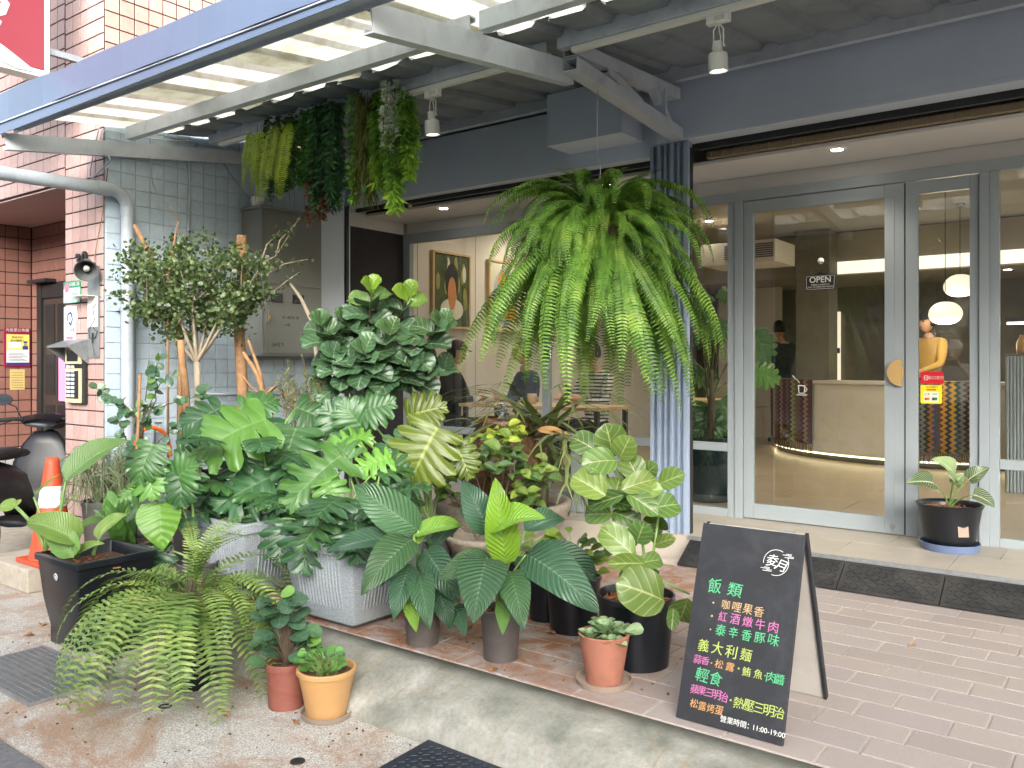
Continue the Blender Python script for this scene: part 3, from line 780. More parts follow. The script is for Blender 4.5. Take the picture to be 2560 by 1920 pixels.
# ================================================================ leaves
def leafmat(name, deep, fresh, vein, rough=0.4, freq=13.0, vein_amt=0.45, mid_w=0.03, rib=0.0, trans=0.22, blotch=None, under=None, slant=6.0):
    """leaf: uv.x runs base to tip, uv.y across (0.5 = midrib); object property `tint` leans to the fresh colour"""
    deep, fresh, vein = mul(deep, .68), mul(fresh, .72), mul(vein, .78)
    m, t, p = new_mat(name)
    uv = t.nodes.new('ShaderNodeUVMap').outputs[0]
    sx = t.nodes.new('ShaderNodeSeparateXYZ'); t.links.new(uv, sx.inputs[0])
    u = sx.outputs[0]; v = math_n(t, 'ABSOLUTE', math_n(t, 'SUBTRACT', sx.outputs[1], 0.5))
    at = t.nodes.new('ShaderNodeAttribute'); at.attribute_type = 'OBJECT'; at.attribute_name = 'tint'
    oi = t.nodes.new('ShaderNodeObjectInfo').outputs['Random']
    pos = geo_pos(t)
    nz = noise(t, 11, 4, 0.6, pos)
    base = mixc(t, at.outputs['Fac'], deep, fresh)
    k = math_n(t, 'MULTIPLY_ADD', oi, 0.5); k.node.inputs[2].default_value = 0.75
    k2 = math_n(t, 'MULTIPLY_ADD', nz, 0.5); k2.node.inputs[2].default_value = 0.75
    kk = math_n(t, 'MULTIPLY', k, k2)
    kc = t.nodes.new('ShaderNodeCombineColor'); [t.links.new(kk, kc.inputs[i]) for i in range(3)]
    base = mixc(t, 1.0, base, kc.outputs[0], 'MULTIPLY')
    if blotch is not None:
        mp = t.nodes.new('ShaderNodeMapping'); mp.inputs['Scale'].default_value = (3, 14, 1); t.links.new(uv, mp.inputs['Vector'])
        g = noise(t, 2.2, 3, 0.6, mp.outputs[0], 0.5)
        base = mixc(t, ramp(t, g, [(0.52, (0, 0, 0, 1)), (0.60, (0.85, 0.85, 0.85, 1))]), base, blotch)
    lat = math_n(t, 'SINE', math_n(t, 'MULTIPLY', math_n(t, 'SUBTRACT', math_n(t, 'MULTIPLY', u, freq), math_n(t, 'MULTIPLY', v, slant)), 6.2832))
    latf = ramp(t, lat, [(0.80, (0, 0, 0, 1)), (0.98, (vein_amt,) * 3 + (1,))])
    base = mixc(t, latf, base, vein)
    midf = ramp(t, v, [(mid_w * 0.4, (min(1, vein_amt * 1.9),) * 3 + (1,)), (mid_w, (0, 0, 0, 1))])
    base = mixc(t, midf, base, vein)
    if under is not None:
        bf = t.nodes.new('ShaderNodeNewGeometry').outputs['Backfacing']
        base = mixc(t, bf, base, under)
    t.links.new(base, p.inputs['Base Color']); p.inputs['Roughness'].default_value = rough
    p.inputs['Specular IOR Level'].default_value = 0.5
    if rib: bump(t, p, lat, rib, 0.004)
    tr = t.nodes.new('ShaderNodeBsdfTranslucent'); 
    t.links.new(mixc(t, 1.0, base, (1.25, 1.35, 0.7, 1), 'MULTIPLY'), tr.inputs['Color'])
    mx = t.nodes.new('ShaderNodeMixShader'); mx.inputs[0].default_value = trans
    t.links.new(p.outputs[0], mx.inputs[1]); t.links.new(tr.outputs[0], mx.inputs[2])
    t.links.new(mx.outputs[0], t.nodes['Material Output'].inputs['Surface'])
    return m
def foliage_mat(name, c1, c2, c3=None, rough=0.5, trans=0.3, scale=16.0, vmix=None):
    """merged small foliage: colour drifts with place; uv.x = 0 base .. 1 tip"""
    c1, c2 = mul(c1, .62), mul(c2, .74); c3 = mul(c3, .80) if c3 else None
    m, t, p = new_mat(name); pos = geo_pos(t)
    f = noise(t, scale, 4, 0.7, pos)
    st = [(0.32, c1), (0.62, c2)] if c3 is None else [(0.30, c1), (0.52, c2), (0.72, c3)]
    base = ramp(t, f, st)
    oi = t.nodes.new('ShaderNodeObjectInfo').outputs['Random']
    k = ramp(t, oi, [(0, (0.8, 0.8, 0.8, 1)), (1, (1.2, 1.2, 1.15, 1))])
    base = mixc(t, 1.0, base, k, 'MULTIPLY')
    if vmix is not None:
        uv = t.nodes.new('ShaderNodeUVMap').outputs[0]; sx = t.nodes.new('ShaderNodeSeparateXYZ'); t.links.new(uv, sx.inputs[0])
        base = mixc(t, ramp(t, sx.outputs[0], [(0.55, (0, 0, 0, 1)), (1.0, (0.9, 0.9, 0.9, 1))]), base, vmix)
    t.links.new(base, p.inputs['Base Color']); p.inputs['Roughness'].default_value = rough
    tr = t.nodes.new('ShaderNodeBsdfTranslucent'); t.links.new(mixc(t, 1.0, base, (1.2, 1.3, 0.7, 1), 'MULTIPLY'), tr.inputs['Color'])
    mx = t.nodes.new('ShaderNodeMixShader'); mx.inputs[0].default_value = trans
    t.links.new(p.outputs[0], mx.inputs[1]); t.links.new(tr.outputs[0], mx.inputs[2]); t.links.new(mx.outputs[0], t.nodes['Material Output'].inputs['Surface'])
leafmat('leaf_lily', srgb(66, 104, 78), srgb(140, 186, 52), srgb(150, 178, 140), 0.33, 15, 0.15, 0.02, 0.6, 0.2, slant=7)
leafmat('leaf_grape', srgb(80, 116, 56), srgb(126, 150, 68), srgb(196, 198, 140), 0.36, 4.5, 0.28, 0.03, 0.1, 0.3, slant=3.2)
leafmat('leaf_fiddle', srgb(76, 112, 78), srgb(140, 178, 60), srgb(170, 190, 150), 0.34, 5.0, 0.28, 0.03, 0.25, 0.2, slant=3.0)
leafmat('leaf_monstera', srgb(60, 102, 64), srgb(122, 178, 62), srgb(134, 168, 112), 0.36, 7.0, 0.20, 0.02, 0.3, 0.2, slant=2.0)
leafmat('leaf_back', srgb(96, 120, 46), srgb(150, 166, 66), srgb(172, 186, 100), 0.35, 7.0, 0.45, 0.03, 0.3, 0.4, slant=2.0)
leafmat('leaf_paddle', srgb(112, 150, 80), srgb(160, 190, 76), srgb(180, 204, 150), 0.36, 24, 0.18, 0.02, 0.4, 0.2, slant=9, under=srgb(124, 152, 110))
leafmat('leaf_shrub', srgb(72, 112, 62), srgb(186, 206, 62), srgb(132, 160, 84), 0.4, 8, 0.5, 0.04, 0.45, 0.25, slant=5)
leafmat('leaf_pep', srgb(74, 108, 82), srgb(120, 166, 74), srgb(120, 150, 110), 0.26, 3.0, 0.25, 0.02, 0.0, 0.12, slant=1.5)
leafmat('leaf_coin', srgb(86, 140, 70), srgb(124, 176, 84), srgb(160, 196, 130), 0.28, 4, 0.2, 0.02, 0.0, 0.2)
leafmat('leaf_succ', srgb(132, 162, 118), srgb(168, 190, 140), srgb(170, 190, 150), 0.5, 1, 0.0, 0.02, 0.0, 0.12)
leafmat('leaf_birkin', srgb(52, 86, 48), srgb(150, 180, 120), srgb(224, 230, 190), 0.3, 11, 0.85, 0.03, 0.15, 0.15, slant=7)
leafmat('leaf_small', srgb(74, 104, 58), srgb(136, 158, 66), srgb(110, 140, 80), 0.4, 3, 0.2, 0.03, 0.0, 0.2)
leafmat('leaf_stag', srgb(104, 122, 72), srgb(140, 152, 88), srgb(130, 146, 90), 0.5, 1, 0.0, 0.02, 0.0, 0.25)
foliage_mat('fern_green', srgb(70, 114, 46), srgb(116, 160, 62), srgb(168, 196, 90), 0.5, 0.35, 5.0)
foliage_mat('fern_sword', srgb(88, 122, 64), srgb(134, 162, 84), srgb(182, 190, 112), 0.5, 0.3, 9.0)
plain('stem_green', srgb(112, 140, 76), 0.45, 0.15, 20); plain('stem_dark', srgb(84, 70, 56), 0.7, 0.2, 30, 80, 0.3)
plain('bark_pale', srgb(158, 146, 126), 0.8, 0.2, 24, 70, 0.5); plain('bark_brown', srgb(146, 112, 78), 0.85, 0.3, 30, 60, 0.7, stain=srgb(92, 70, 50), stain_scale=14)
plain('soil', srgb(92, 62, 44), 0.95, 0.4, 60, 90, 1.0); plain('bark_chip', srgb(150, 94, 62), 0.9, 0.35, 40, rnd=0.2)
plain('pot_black', srgb(18, 21, 27), 0.3, 0.1, 8, stain=srgb(70, 70, 70), stain_amt=0.12); plain('pot_taupe', srgb(70, 65, 64), 0.5, 0.08, 10, stain=srgb(120, 110, 100), stain_amt=0.2)
plain('pot_terra', srgb(142, 92, 74), 0.75, 0.16, 9, 110, 0.2, stain=srgb(150, 90, 66), stain_scale=7); plain('pot_brick', srgb(124, 70, 60), 0.5, 0.08, 9, stain=srgb(140, 100, 84), stain_scale=6)
plain('pot_ochre', srgb(172, 134, 88), 0.4, 0.06, 7, stain=srgb(196, 140, 80), stain_amt=0.3); plain('saucer', srgb(140, 124, 110), 0.6, 0.1, 9); plain('saucer_blue', srgb(96, 112, 144), 0.4, 0.06, 9)
plain('pot_grey', srgb(72, 71, 70), 0.6, 0.12, 9); plain('pot_teal', srgb(14, 44, 56), 0.25, 0.15, 6)
def granite_mat():
    m, t, p = new_mat('granite'); pos = geo_pos(t)
    a = noise(t, 340, 2, 0.6, pos); b = noise(t, 3.5, 5, 0.6, pos, 0.5)
    c = ramp(t, a, [(0.34, srgb(100, 106, 114)), (0.5, srgb(138, 146, 152)), (0.68, srgb(170, 177, 182))])
    c = mixc(t, ramp(t, b, [(0.5, (0, 0, 0, 1)), (0.75, (0.35, 0.35, 0.35, 1))]), c, srgb(126, 126, 116))
    t.links.new(c, p.inputs['Base Color']); p.inputs['Roughness'].default_value = 0.6
    bump(t, p, a, 0.1, 0.002)
granite_mat()

WID = {
 'lily': lambda t: 0.205 * (math.sin(math.pi * min(1, t ** 0.80)) ** 0.85) * (1 - 0.25 * t),
 'broad': lambda t: 0.30 * (math.sin(math.pi * min(1, t ** 0.72)) ** 0.8) * (1 - 0.2 * t),
 'grape': lambda t: 0.47 * math.sqrt(max(0, 1 - (2 * t - 1) ** 2)) * (0.92 + 0.16 * t),
 'fiddle': lambda t: 0.42 * math.sqrt(max(0, 1 - (2 * t - 1) ** 2)) * (0.72 + 0.5 * t),
 'paddle': lambda t: 0.18 * (math.sin(math.pi * min(1, t ** 0.62)) ** 0.7),
 'roll': lambda t: 0.075 * (math.sin(math.pi * min(1, t ** 0.7)) ** 0.6),
 'ovate': lambda t: 0.29 * (math.sin(math.pi * min(1, t ** 0.85)) ** 0.9),
 'round': lambda t: 0.45 * math.sqrt(max(0, 1 - (2 * t - 1) ** 2)),
 'spoon': lambda t: 0.34 * math.sqrt(max(0, 1 - (2 * t - 1) ** 2)) * (0.35 + 0.9 * t),
 'heart': lambda t: 0.36 * (math.sin(math.pi * min(1, (0.10 + 0.90 * t) ** 0.62)) ** 0.85),
}
def bend(P, arch):
    """bend flat points about x so the sheet arches up; chord from base to tip stays on +Y with length 1"""
    out = []
    if abs(arch) < 1e-3: return P
    rad = 1.0 / arch
    for (x, y, z) in P:
        a = arch * (y - 0.5)
        out.append((x, (rad + z) * math.sin(a), (rad + z) * math.cos(a) - rad * math.cos(arch * 0.5)))
    # base point of the arc
    by = rad * math.sin(-arch * 0.5); L = 2 * rad * math.sin(arch * 0.5)
    return [(x / L * 1.0, (y - by) / L, z / L) for x, y, z in out]
def leaf_data(kind, arch=0.9, fold=0.35, wave=0.02, seed=0, nu=12, nv=3, mat='leaf_lily', wscale=1.0, curl=0.0, tube=0.0):
    r = random.Random(seed); W = WID[kind]; V, F, UV = [], [], []; nn = 2 * nv + 1
    ph = r.uniform(0, 6)
    for i in range(nu + 1):
        t = i / nu; w = W(min(0.9995, max(0.0005, t))) * wscale
        for j in range(-nv, nv + 1):
            s = j / nv; x = w * s
            z = fold * abs(x) - curl * x * x * 2 + wave * math.sin(t * 9 + ph + (2 if s < 0 else 0)) * abs(s) ** 1.5
            if tube:
                a = s * tube; rr = w / tube; x = rr * math.sin(a); z = rr * (1 - math.cos(a))
            V.append((x, t + 0.05 * abs(s) * w * 0, z)); UV.append((t, 0.5 + 0.5 * s))
    for i in range(nu):
        for j in range(2 * nv):
            F.append((i * nn + j, i * nn + j + 1, (i + 1) * nn + j + 1, (i + 1) * nn + j))
    m = MB(); m.add(bend(V, arch), F, UV)
    return m.data('leaf', mat, True)
def lobed_data(n=6, gap=0.25, q=0.45, width=0.5, arch=0.6, fold=0.25, seed=0, mat='leaf_monstera', ruffle=0.02, back=0.35, holes=False):
    """split leaf: a web along the midrib with n fingers to each side"""
    r = random.Random(seed); V, F, UV = [], [], []; ph = r.uniform(0, 6)
    def env(t): return width * (math.sin(math.pi * min(1, 0.16 + 0.84 * t ** 0.8)) ** 0.75)
    na, nb = 7, 4
    for side in (-1, 1):
        for k in range(n):
            tc = (k + 0.5) / n; half = 0.5 / n
            E = env(tc) * r.uniform(0.92, 1.06)
            fwd = -back + (0.95 + back) * (tc ** 0.8); g1 = gap * r.uniform(0.8, 1.25)
            o = len(V)
            for i in range(na + 1):
                e = i / na
                g = 0 if e < q else g1 * min(1, (e - q) / 0.18)
                hw = half * (1 - g) * (1 + 0.62 * e)
                if e > 0.78: hw *= math.sqrt(max(0.02, 1 - ((e - 0.78) / 0.235) ** 2))
                for j in range(nb + 1):
                    b = -1 + 2 * j / nb
                    y = tc + b * hw + fwd * e * E * (1 - 0.25 * e)
                    x = side * e * E * (1 - 0.06 * b * b)
                    z = fold * abs(x) - 0.55 * x * x + ruffle * math.sin(b * 2.2 + k * 1.7 + ph) * e + 0.10 * half * (1 - b * b) * e
                    V.append((x, y, z)); UV.append((tc + b * half, 0.5 + 0.5 * side * e))
            for i in range(na):
                for j in range(nb):
                    a = o + i * (nb + 1) + j
                    f = (a, a + nb + 1, a + nb + 2, a + 1)
                    F.append(f if side < 0 else f[::-1])
    o = len(V)                                          # end lobe
    for i in range(4):
        t = 1 + 0.10 * i / 3 * 1.4; w = 0.055 * math.sqrt(max(0.0, 1 - (i / 3.02) ** 2))
        for s in (-1, 0, 1): V.append((s * w, t - 0.06, 0)); UV.append((min(1, t - 0.05), 0.5 + 0.1 * s))
    for i in range(3):
        for j in range(2): F.append((o + i * 3 + j, o + i * 3 + j + 1, o + (i + 1) * 3 + j + 1, o + (i + 1) * 3 + j))
    m = MB(); m.add(bend(V, arch), F, UV)
    return m.data('leaf', mat, True)

def put_leaf(plant, me, base, tip, nhint=None, tint=0.0, wscale=1.0, name='leaf'):
    base, tip = Vector(base), Vector(tip); d = tip - base; L = d.length
    if nhint is None: nhint = Vector((0, 0, 1)) * 0.75 + FRONT * 0.65
    M = basis(d, nhint, base) @ Matrix.Diagonal((L * wscale, L, L, 1))
    o = link(name, me, plant); o.matrix_basis = M; o['tint'] = float(tint)
    return o
def petiole(mb, a, b, r0=0.006, r1=0.004, sag=0.1, n=6):
    a, b = Vector(a), Vector(b); d = b - a; pts = []
    side = Vector((d.x, d.y, 0)); 
    for i in range(n + 1):
        t = i / n; p = a.lerp(b, t) + Vector((0, 0, 1)) * (sag * d.length * math.sin(math.pi * t)) - side * (0.12 * math.sin(math.pi * t))
        pts.append(p)
    mb.tube(pts, [r0 + (r1 - r0) * i / n for i in range(n + 1)], 6)

# ---------------------------------------------------------------- pots
def round_pot(parent, c, r_rim, r_base, h, mat, rim=0.012, rim_h=0.02, lip=0.006, n=36, name='pot'):
    c = Vector(c); m = MB()
    pr = [(0.0, 0.004), (r_base * 0.9, 0.004), (r_base, 0.0), (r_base, 0.004), (r_base + (r_rim - lip - r_base) * 0.5, h * 0.5), (r_rim - lip, h - rim_h), (r_rim, h - rim_h + 0.002), (r_rim, h - 0.004), (r_rim - 0.004, h),
          (r_rim - rim, h), (r_rim - rim - 0.003, h - 0.006), (r_rim - rim - 0.012, h * 0.5)]
    m.lathe(pr, c, n)
    o = m.build(name, mat, parent, auto=35)
    s = MB(); z = h * 0.86; rs = r_rim - rim - 0.004; k = 5; nn = 20; rr = random.Random(int(c.x * 1000)); V = []
    for i in range(k + 1):
        for j in range(nn):
            a = 2 * math.pi * j / nn; V.append((c.x + rs * i / k * math.cos(a), c.y + rs * i / k * math.sin(a), c.z + z + (rr.uniform(-.006, .006) if i < k else 0)))
    s.add(V, [(i * nn + j, i * nn + (j + 1) % nn, (i + 1) * nn + (j + 1) % nn, (i + 1) * nn + j) for i in range(k) for j in range(nn)])
    s.build('soil', 'soil', parent)
    return o, c.z + z
def chips(parent, c, rad, z, n=70, seed=1, mat='bark_chip', rin=0.0):
    r = random.Random(seed); m = MB()
    for _ in range(n):
        a = r.uniform(0, 6.283); q = rad * math.sqrt(r.uniform(rin, 1)); M = Matrix.Translation((c[0] + q * math.cos(a), c[1] + q * math.sin(a), z + r.uniform(0, 0.008))) @ Euler((r.uniform(-.6, .6), r.uniform(-.6, .6), r.uniform(0, 6))).to_matrix().to_4x4()
        m.obox(M, r.uniform(0.003, 0.007), r.uniform(0.007, 0.018), 0.002)
    stuff(m.build('bark_mulch', mat, parent))
def saucer(parent, c, r, h, mat):
    m = MB(); m.lathe([(0, 0.003), (r * 0.9, 0.0), (r * 0.93, 0.0), (r, h), (r - 0.006, h), (r * 0.9, 0.008), (0, 0.008)], c, 32); return m.build('saucer', mat, parent, auto=35)
def tapered_planter(parent, x0, x1, y0, y1, z0, z1, tb, mat, rim=0.02, rimh=0.03, flutes=False, belly=0.0):
    """square planter: rim rectangle given, bottom inset by tb"""
    m = MB(); lv = [(0.0, tb + belly * .9), (0.07, tb + belly * .2), (0.18, tb), (0.5, tb * 0.55), (1.0 - rimh / (z1 - z0), 0.012)]
    rings = []
    for f, ins in lv: rings.append((ins, z0 + (z1 - z0) * f))
    rings += [(0.0, z1 - rimh + 0.001), (0.0, z1 - 0.004), (0.004, z1), (rim, z1), (rim + 0.003, z1 - 0.008), (rim + tb * 0.3, z0 + (z1 - z0) * 0.6)]
    V = []; F = []; c = 0.018; nn = 12
    for ins, z in rings:
        a, b, e, f = x0 + ins, x1 - ins, y0 + ins, y1 - ins
        for cx, cy, a0 in ((b - c, f - c, 0), (a + c, f - c, 90), (a + c, e + c, 180), (b - c, e + c, 270)):
            V += [(cx + c * math.cos(R(a0 + 45 * k)), cy + c * math.sin(R(a0 + 45 * k)), z) for k in range(3)]
    for i in range(len(rings) - 1): F += [(i * nn + k, i * nn + (k + 1) % nn, (i + 1) * nn + (k + 1) % nn, (i + 1) * nn + k) for k in range(nn)]
    F.append(tuple(range(nn - 1, -1, -1)))
    m.add(V, F); o = m.build('planter', mat, parent, auto=32)
    if flutes:
        H = z1 - z0
        for face in range(4):
            L = (x1 - x0 if face % 2 == 0 else y1 - y0) - 2 * tb - 0.10; n = int(L / 0.021)
            fl = MB()
            for k in range(n):
                s = -L / 2 + (k + 0.5) * L / n
                if abs(s) < L * 0.0: continue
                zb, zt = z0 + H * 0.24, z0 + H * 0.88
                for a, b in ((zb, zt),):
                    ia, ib = tb - (tb * 0.45) * ((a - z0) / H - 0.18) / 0.32, 0.012 + (tb * 0.55 - 0.012) * max(0, (1 - (b - z0) / H) / 0.5)
                    P = {0: lambda q, i: (( x0 + x1) / 2 + q, y0 + i - 0.001), 1: lambda q, i: (x1 - i + 0.001, (y0 + y1) / 2 + q), 2: lambda q, i: ((x0 + x1) / 2 + q, y1 - i + 0.001), 3: lambda q, i: (x0 + i - 0.001, (y0 + y1) / 2 + q)}[face]
                    p, qv = P(s, ia), P(s, ib)
                    im = tb * 0.55; zm = z0 + H * 0.5; pm_ = P(s, im)
                    fl.tube([(p[0], p[1], a), (pm_[0], pm_[1], zm), (qv[0], qv[1], b)], [0.004, 0.0065, 0.005], 6)
            stuff(fl.build('flute', mat, o))
    s = MB(); s.box(x0 + rim + 0.002, x1 - rim - 0.002, y0 + rim + 0.002, y1 - rim - 0.002, z1 - 0.10, z1 - 0.06); s.build('soil', 'soil', parent)
    return o
def Z1(ox, oy, sc): return lambda x, y: (ox + sc * x, oy + sc * y)
zA = Z1(700, 1000, 0.3617); zB = Z1(1300, 1000, 0.3617); zC = Z1(0, 1040, 0.2532); zD = Z1(1080, 900, 0.2411); zF = Z1(0, 0, 1.1573)
NF = Vector((0, 0, 0.75)) + FRONT * 0.65

# ---------------------------------------------------------------- two peace lilies
ME_lily = [leaf_data('lily', a, f, w, s, 14, 3, 'leaf_lily', 1.15) for a, f, w, s in ((0.9, 0.30, 0.012, 1), (1.3, 0.4, 0.018, 2), (0.6, 0.25, 0.01, 3))]
ME_lilyw = [leaf_data('broad', a, f, w, s, 14, 3, 'leaf_lily', 0.95) for a, f, w, s in ((1.0, 0.35, 0.02, 4), (1.35, 0.3, 0.025, 5))]
def lily(name, label, c, rr, rb, h, leaves, d0, seed):
    t = thing(name, label, 'potted plant', c, 'peace lilies in taupe pots')
    o, zs = round_pot(t, c, rr, rb, h, 'pot_taupe', 0.008, 0.012, 0.002)
    chips(t, c, rr - 0.015, zs, 50, seed)
    st = MB(); r = random.Random(seed); crown = Vector((c[0], c[1], zs + 0.01))
    for i, (bx, by, tx, ty, db, dt, wide, tint, sc) in enumerate(leaves):
        b = onD(*zA(bx, by), d0 + db); tp = onD(*zA(tx, ty), d0 + dt)
        me = (ME_lilyw if wide else ME_lily)[i % (2 if wide else 3)]
        nh = NF if ty > by - 250 else FRONT * 0.9 + Vector((0, 0, 0.25))
        if ty > by + 150: nh = FRONT * 0.85 + Vector((0, 0, 0.5))
        put_leaf(t, me, b, tp, nh, tint, sc)
        petiole(st, crown + Vector((r.uniform(-.02, .02), r.uniform(-.02, .02), 0)), b, 0.006, 0.0045, 0.06)
    st.build('stalk', 'stem_green', t, smooth=True)
    return t
cA = onZ(1056, 1606, 0); cA = (cA.x, cA.y, 0.0)
cB = onZ(1252, 1644, 0); cB = (cB.x, cB.y, 0.0)
lily('peace_lily', 'peace lily in taupe pot closest to the fluted granite planters', cA, 0.088, 0.072, 0.205,
  [(955, 900, 510, 585, 0, 0.05, 1, 0.08, 0.9), (925, 945, 1270, 880, 0, 0.1, 0, 0.65, 0.85), (845, 945, 318, 1048, 0, 0.0, 0, 0.0, 0.8), (918, 965, 560, 1355, -.03, -.22, 1, 0.12, 0.85),
   (900, 1140, 785, 1522, -.05, -.2, 1, 0.0, 0.8), (960, 1185, 1037, 1585, -.06, -.24, 1, 0.05, 0.75), (890, 1285, 942, 1608, -.05, -.16, 0, 0.75, 0.9), (1000, 1035, 1240, 1410, 0, -.1, 1, 0.0, 0.85),
   (1080, 1270, 1185, 1588, -.03, -.1, 1, 0.0, 0.9), (1210, 1420, 1282, 1632, 0, -.1, 1, 0.0, 0.9), (1060, 1010, 1245, 865, .05, .2, 0, 0.0, 1.0), (940, 1010, 1050, 830, .02, .1, 0, 0.85, 0.7),
   (880, 1160, 700, 1290, 0.05, 0.12, 0, 0.0, 0.9), (1010, 1120, 1120, 1330, .06, .12, 1, 0.0, .8)], 3.66, 31)
lily('peace_lily', 'peace lily with upright lime leaf, beside the black pots', cB, 0.090, 0.072, 0.215,
  [(1560, 1125, 1488, 533, 0, 0.0, 1, 1.0, 0.72), (1455, 925, 1272, 562, .03, .1, 1, 0.0, 0.95), (1475, 900, 1835, 815, 0, -.15, 1, 0.75, 0.95), (1452, 1085, 1090, 1242, 0, -.1, 0, 0.1, 1.1),
   (1425, 1095, 1335, 1545, -.05, -.3, 1, 0.05, 1.15), (1590, 1188, 1685, 1592, -.05, -.25, 1, 0.1, 0.85), (1545, 1385, 1540, 1625, -.08, -.2, 0, 0.35, 0.95), (1700, 1070, 2205, 1475, 0, -.2, 1, 0.0, 0.85),
   (1690, 905, 1975, 828, .1, .25, 1, 0.0, 0.9), (1405, 885, 1235, 770, .1, .2, 0, 0.0, 1.1), (1820, 1010, 2190, 1250, .12, .15, 0, 0.0, 1.0), (1600, 1100, 1800, 1230, .08, .1, 0, 0.0, 1.1), (1500, 1150, 1300, 1330, .08, .15, 1, 0.0, 0.8)], 3.46, 32)

# ---------------------------------------------------------------- sea grape, black pot
cS = onZ(1590, 1655, 0); cS = Vector((cS.x, cS.y, 0))
t = thing('sea_grape', 'round-leaved sea grape shrub in a glossy black pot beside the chalkboard', 'potted plant', cS)
o, zs = round_pot(t, cS, 0.165, 0.135, 0.29, 'pot_black', 0.010, 0.022, 0.004)
chips(t, cS, 0.145, zs + 0.002, 260, 5)
ME_gr = [leaf_data('grape', a, f, w, s, 11, 4, 'leaf_grape', 1.0) for a, f, w, s in ((0.5, 0.2, 0.03, 1), (0.8, 0.1, 0.04, 2), (0.3, 0.35, 0.02, 3))]
SG = [(640, 390, 590, 162, .05, 0.3, 1), (525, 352, 362, 262, 0, .15, 1.0), (690, 400, 765, 246, 0, .55, 1), (820, 556, 735, 392, -.05, .5, 1), (668, 420, 425, 445, 0, .2, .8), (592, 662, 362, 525, -.1, .8, .85),
      (850, 530, 948, 442, .1, .2, .9), (700, 622, 942, 548, -.1, .85, .6), (958, 582, 1140, 512, .0, .35, .8), (640, 692, 690, 540, -.05, .45, 1), (800, 640, 992, 618, -.05, .7, .6), (720, 655, 470, 742, -.08, .0, .5),
      (740, 645, 955, 795, -.1, .15, .6), (870, 762, 1098, 722, -.1, .1, .7), (640, 700, 780, 740, 0, .0, .8), (640, 790, 445, 795, 0, .1, .8), (640, 775, 832, 858, 0, 0, .6), (965, 795, 930, 868, .05, .1, 1.4),
      (805, 985, 862, 838, -.05, .0, 1), (780, 1070, 558, 885, -.12, .55, .75), (862, 1130, 602, 1136, -.15, .75, .45), (810, 1130, 982, 1105, -.05, .3, .6), (992, 1388, 662, 1265, -.2, .6, .9), (815, 1285, 985, 1330, -.22, .95, .55),
      (930, 1000, 1078, 955, 0, .7, .6), (680, 1030, 582, 1050, 0, .2, .6), (1060, 1440, 1045, 1592, -.15, .2, .6), (1160, 1370, 1100, 1530, -.05, .5, 1.0), (720, 900, 800, 1010, .05, .2, .9), (880, 880, 960, 960, .06, .1, .9),
      (760, 1180, 700, 1260, .05, .1, .8), (870, 1180, 940, 1250, .03, .3, .7)]
st = MB(); tops = []
for (x0, y0, x1, y1, x2, y2) in ((820, 1420, 800, 1100, 690, 430), (840, 1420, 860, 1100, 800, 560), (850, 1420, 900, 1200, 960, 800), (860, 1425, 1000, 1260, 1170, 1340), (810, 1420, 760, 1180, 600, 680)):
    st.tube([(cS.x, cS.y, zs)] + [onD(*zB(a, b), 3.42) for a, b in ((x1, y1), ((x1 + x2) / 2, (y1 + y2) / 2), (x2, y2))], [0.008, 0.007, 0.006, 0.004], 6)
st.tube([onD(*zB(515, 352), 3.42), onD(*zB(600, 400), 3.42), onD(*zB(690, 430), 3.42)], 0.004, 6)
for i, (bx, by, tx, ty, dd, tint, ws) in enumerate(SG):
    put_leaf(t, ME_gr[i % 3], onD(*zB(bx, by), 3.42 + dd), onD(*zB(tx, ty), 3.42 + dd + (0.06 if i % 2 else -0.05)), FRONT * 0.9 + Vector((0, 0, 0.45)), tint, ws)
st.build('stem', 'stem_green', t, smooth=True)

# ---------------------------------------------------------------- black square planter with paddle leaves
P0 = Vector((-4.25, 2.135, -0.15))
t = thing('paddle_leaf_plant', 'tall paddle-leaved plant in a black square planter by the drain grate', 'potted plant', P0)
pl = tapered_planter(t, -4.475, -4.030, 1.925, 2.345, -0.148, 0.30, 0.055, 'pot_black', 0.022, 0.032)
chips(t, (-4.2, 2.13), 0.16, 0.245, 60, 8)
m = MB(); M = Matrix.Translation((-4.262, 1.9405, 0.205)) @ Matrix.Rotation(R(94), 4, 'X')
m.lathe([(0, 0.002), (0.017, 0.002), (0.018, 0.0)], (0, 0, 0), 20, M); m.build('sticker', 'print_white', pl)
m = MB(); m.lathe([(0.009, 0.0025), (0.0125, 0.0025), (0.0125, 0.002)], (0, 0, 0), 20, M); m.build('sticker_ring', 'print_blue', pl)
ME_pad = [leaf_data('paddle', a, f, w, s, 16, 3, 'leaf_paddle', ws) for a, f, w, s, ws in ((0.9, 0.5, 0.02, 1, 1.1), (1.3, 0.7, 0.03, 2, 1.25), (0.7, 0.6, 0.02, 3, 1.2))]
ME_roll = leaf_data('roll', 0.4, 0, 0, 4, 14, 3, 'leaf_paddle', 1.0, tube=2.2)
st = MB(); d0 = 4.18
PL = [(650, 640, 1292, 238, 0, .15, 0.0, 1.15, 0, 560, 1340), (775, 1245, 272, 1062, -.08, -.05, .35, 1.15, 1, 745, 1400), (985, 1222, 1272, 975, 0, .05, .35, 1.0, 1, 920, 1375), (800, 1105, 1072, 1035, .12, .25, 0.0, 1.0, 0, 620, 1370),
      (780, 1355, 1032, 1258, -.05, -.05, .55, .95, 2, 770, 1400), (152, 900, -20, 905, .1, .12, .5, 1.9, 2, 455, 1330), (160, 890, 205, 822, .1, .15, .6, 1.5, 2, 455, 1330), (720, 1395, 545, 1125, -.12, -.02, -.1, 1.3, 1, 700, 1395)]
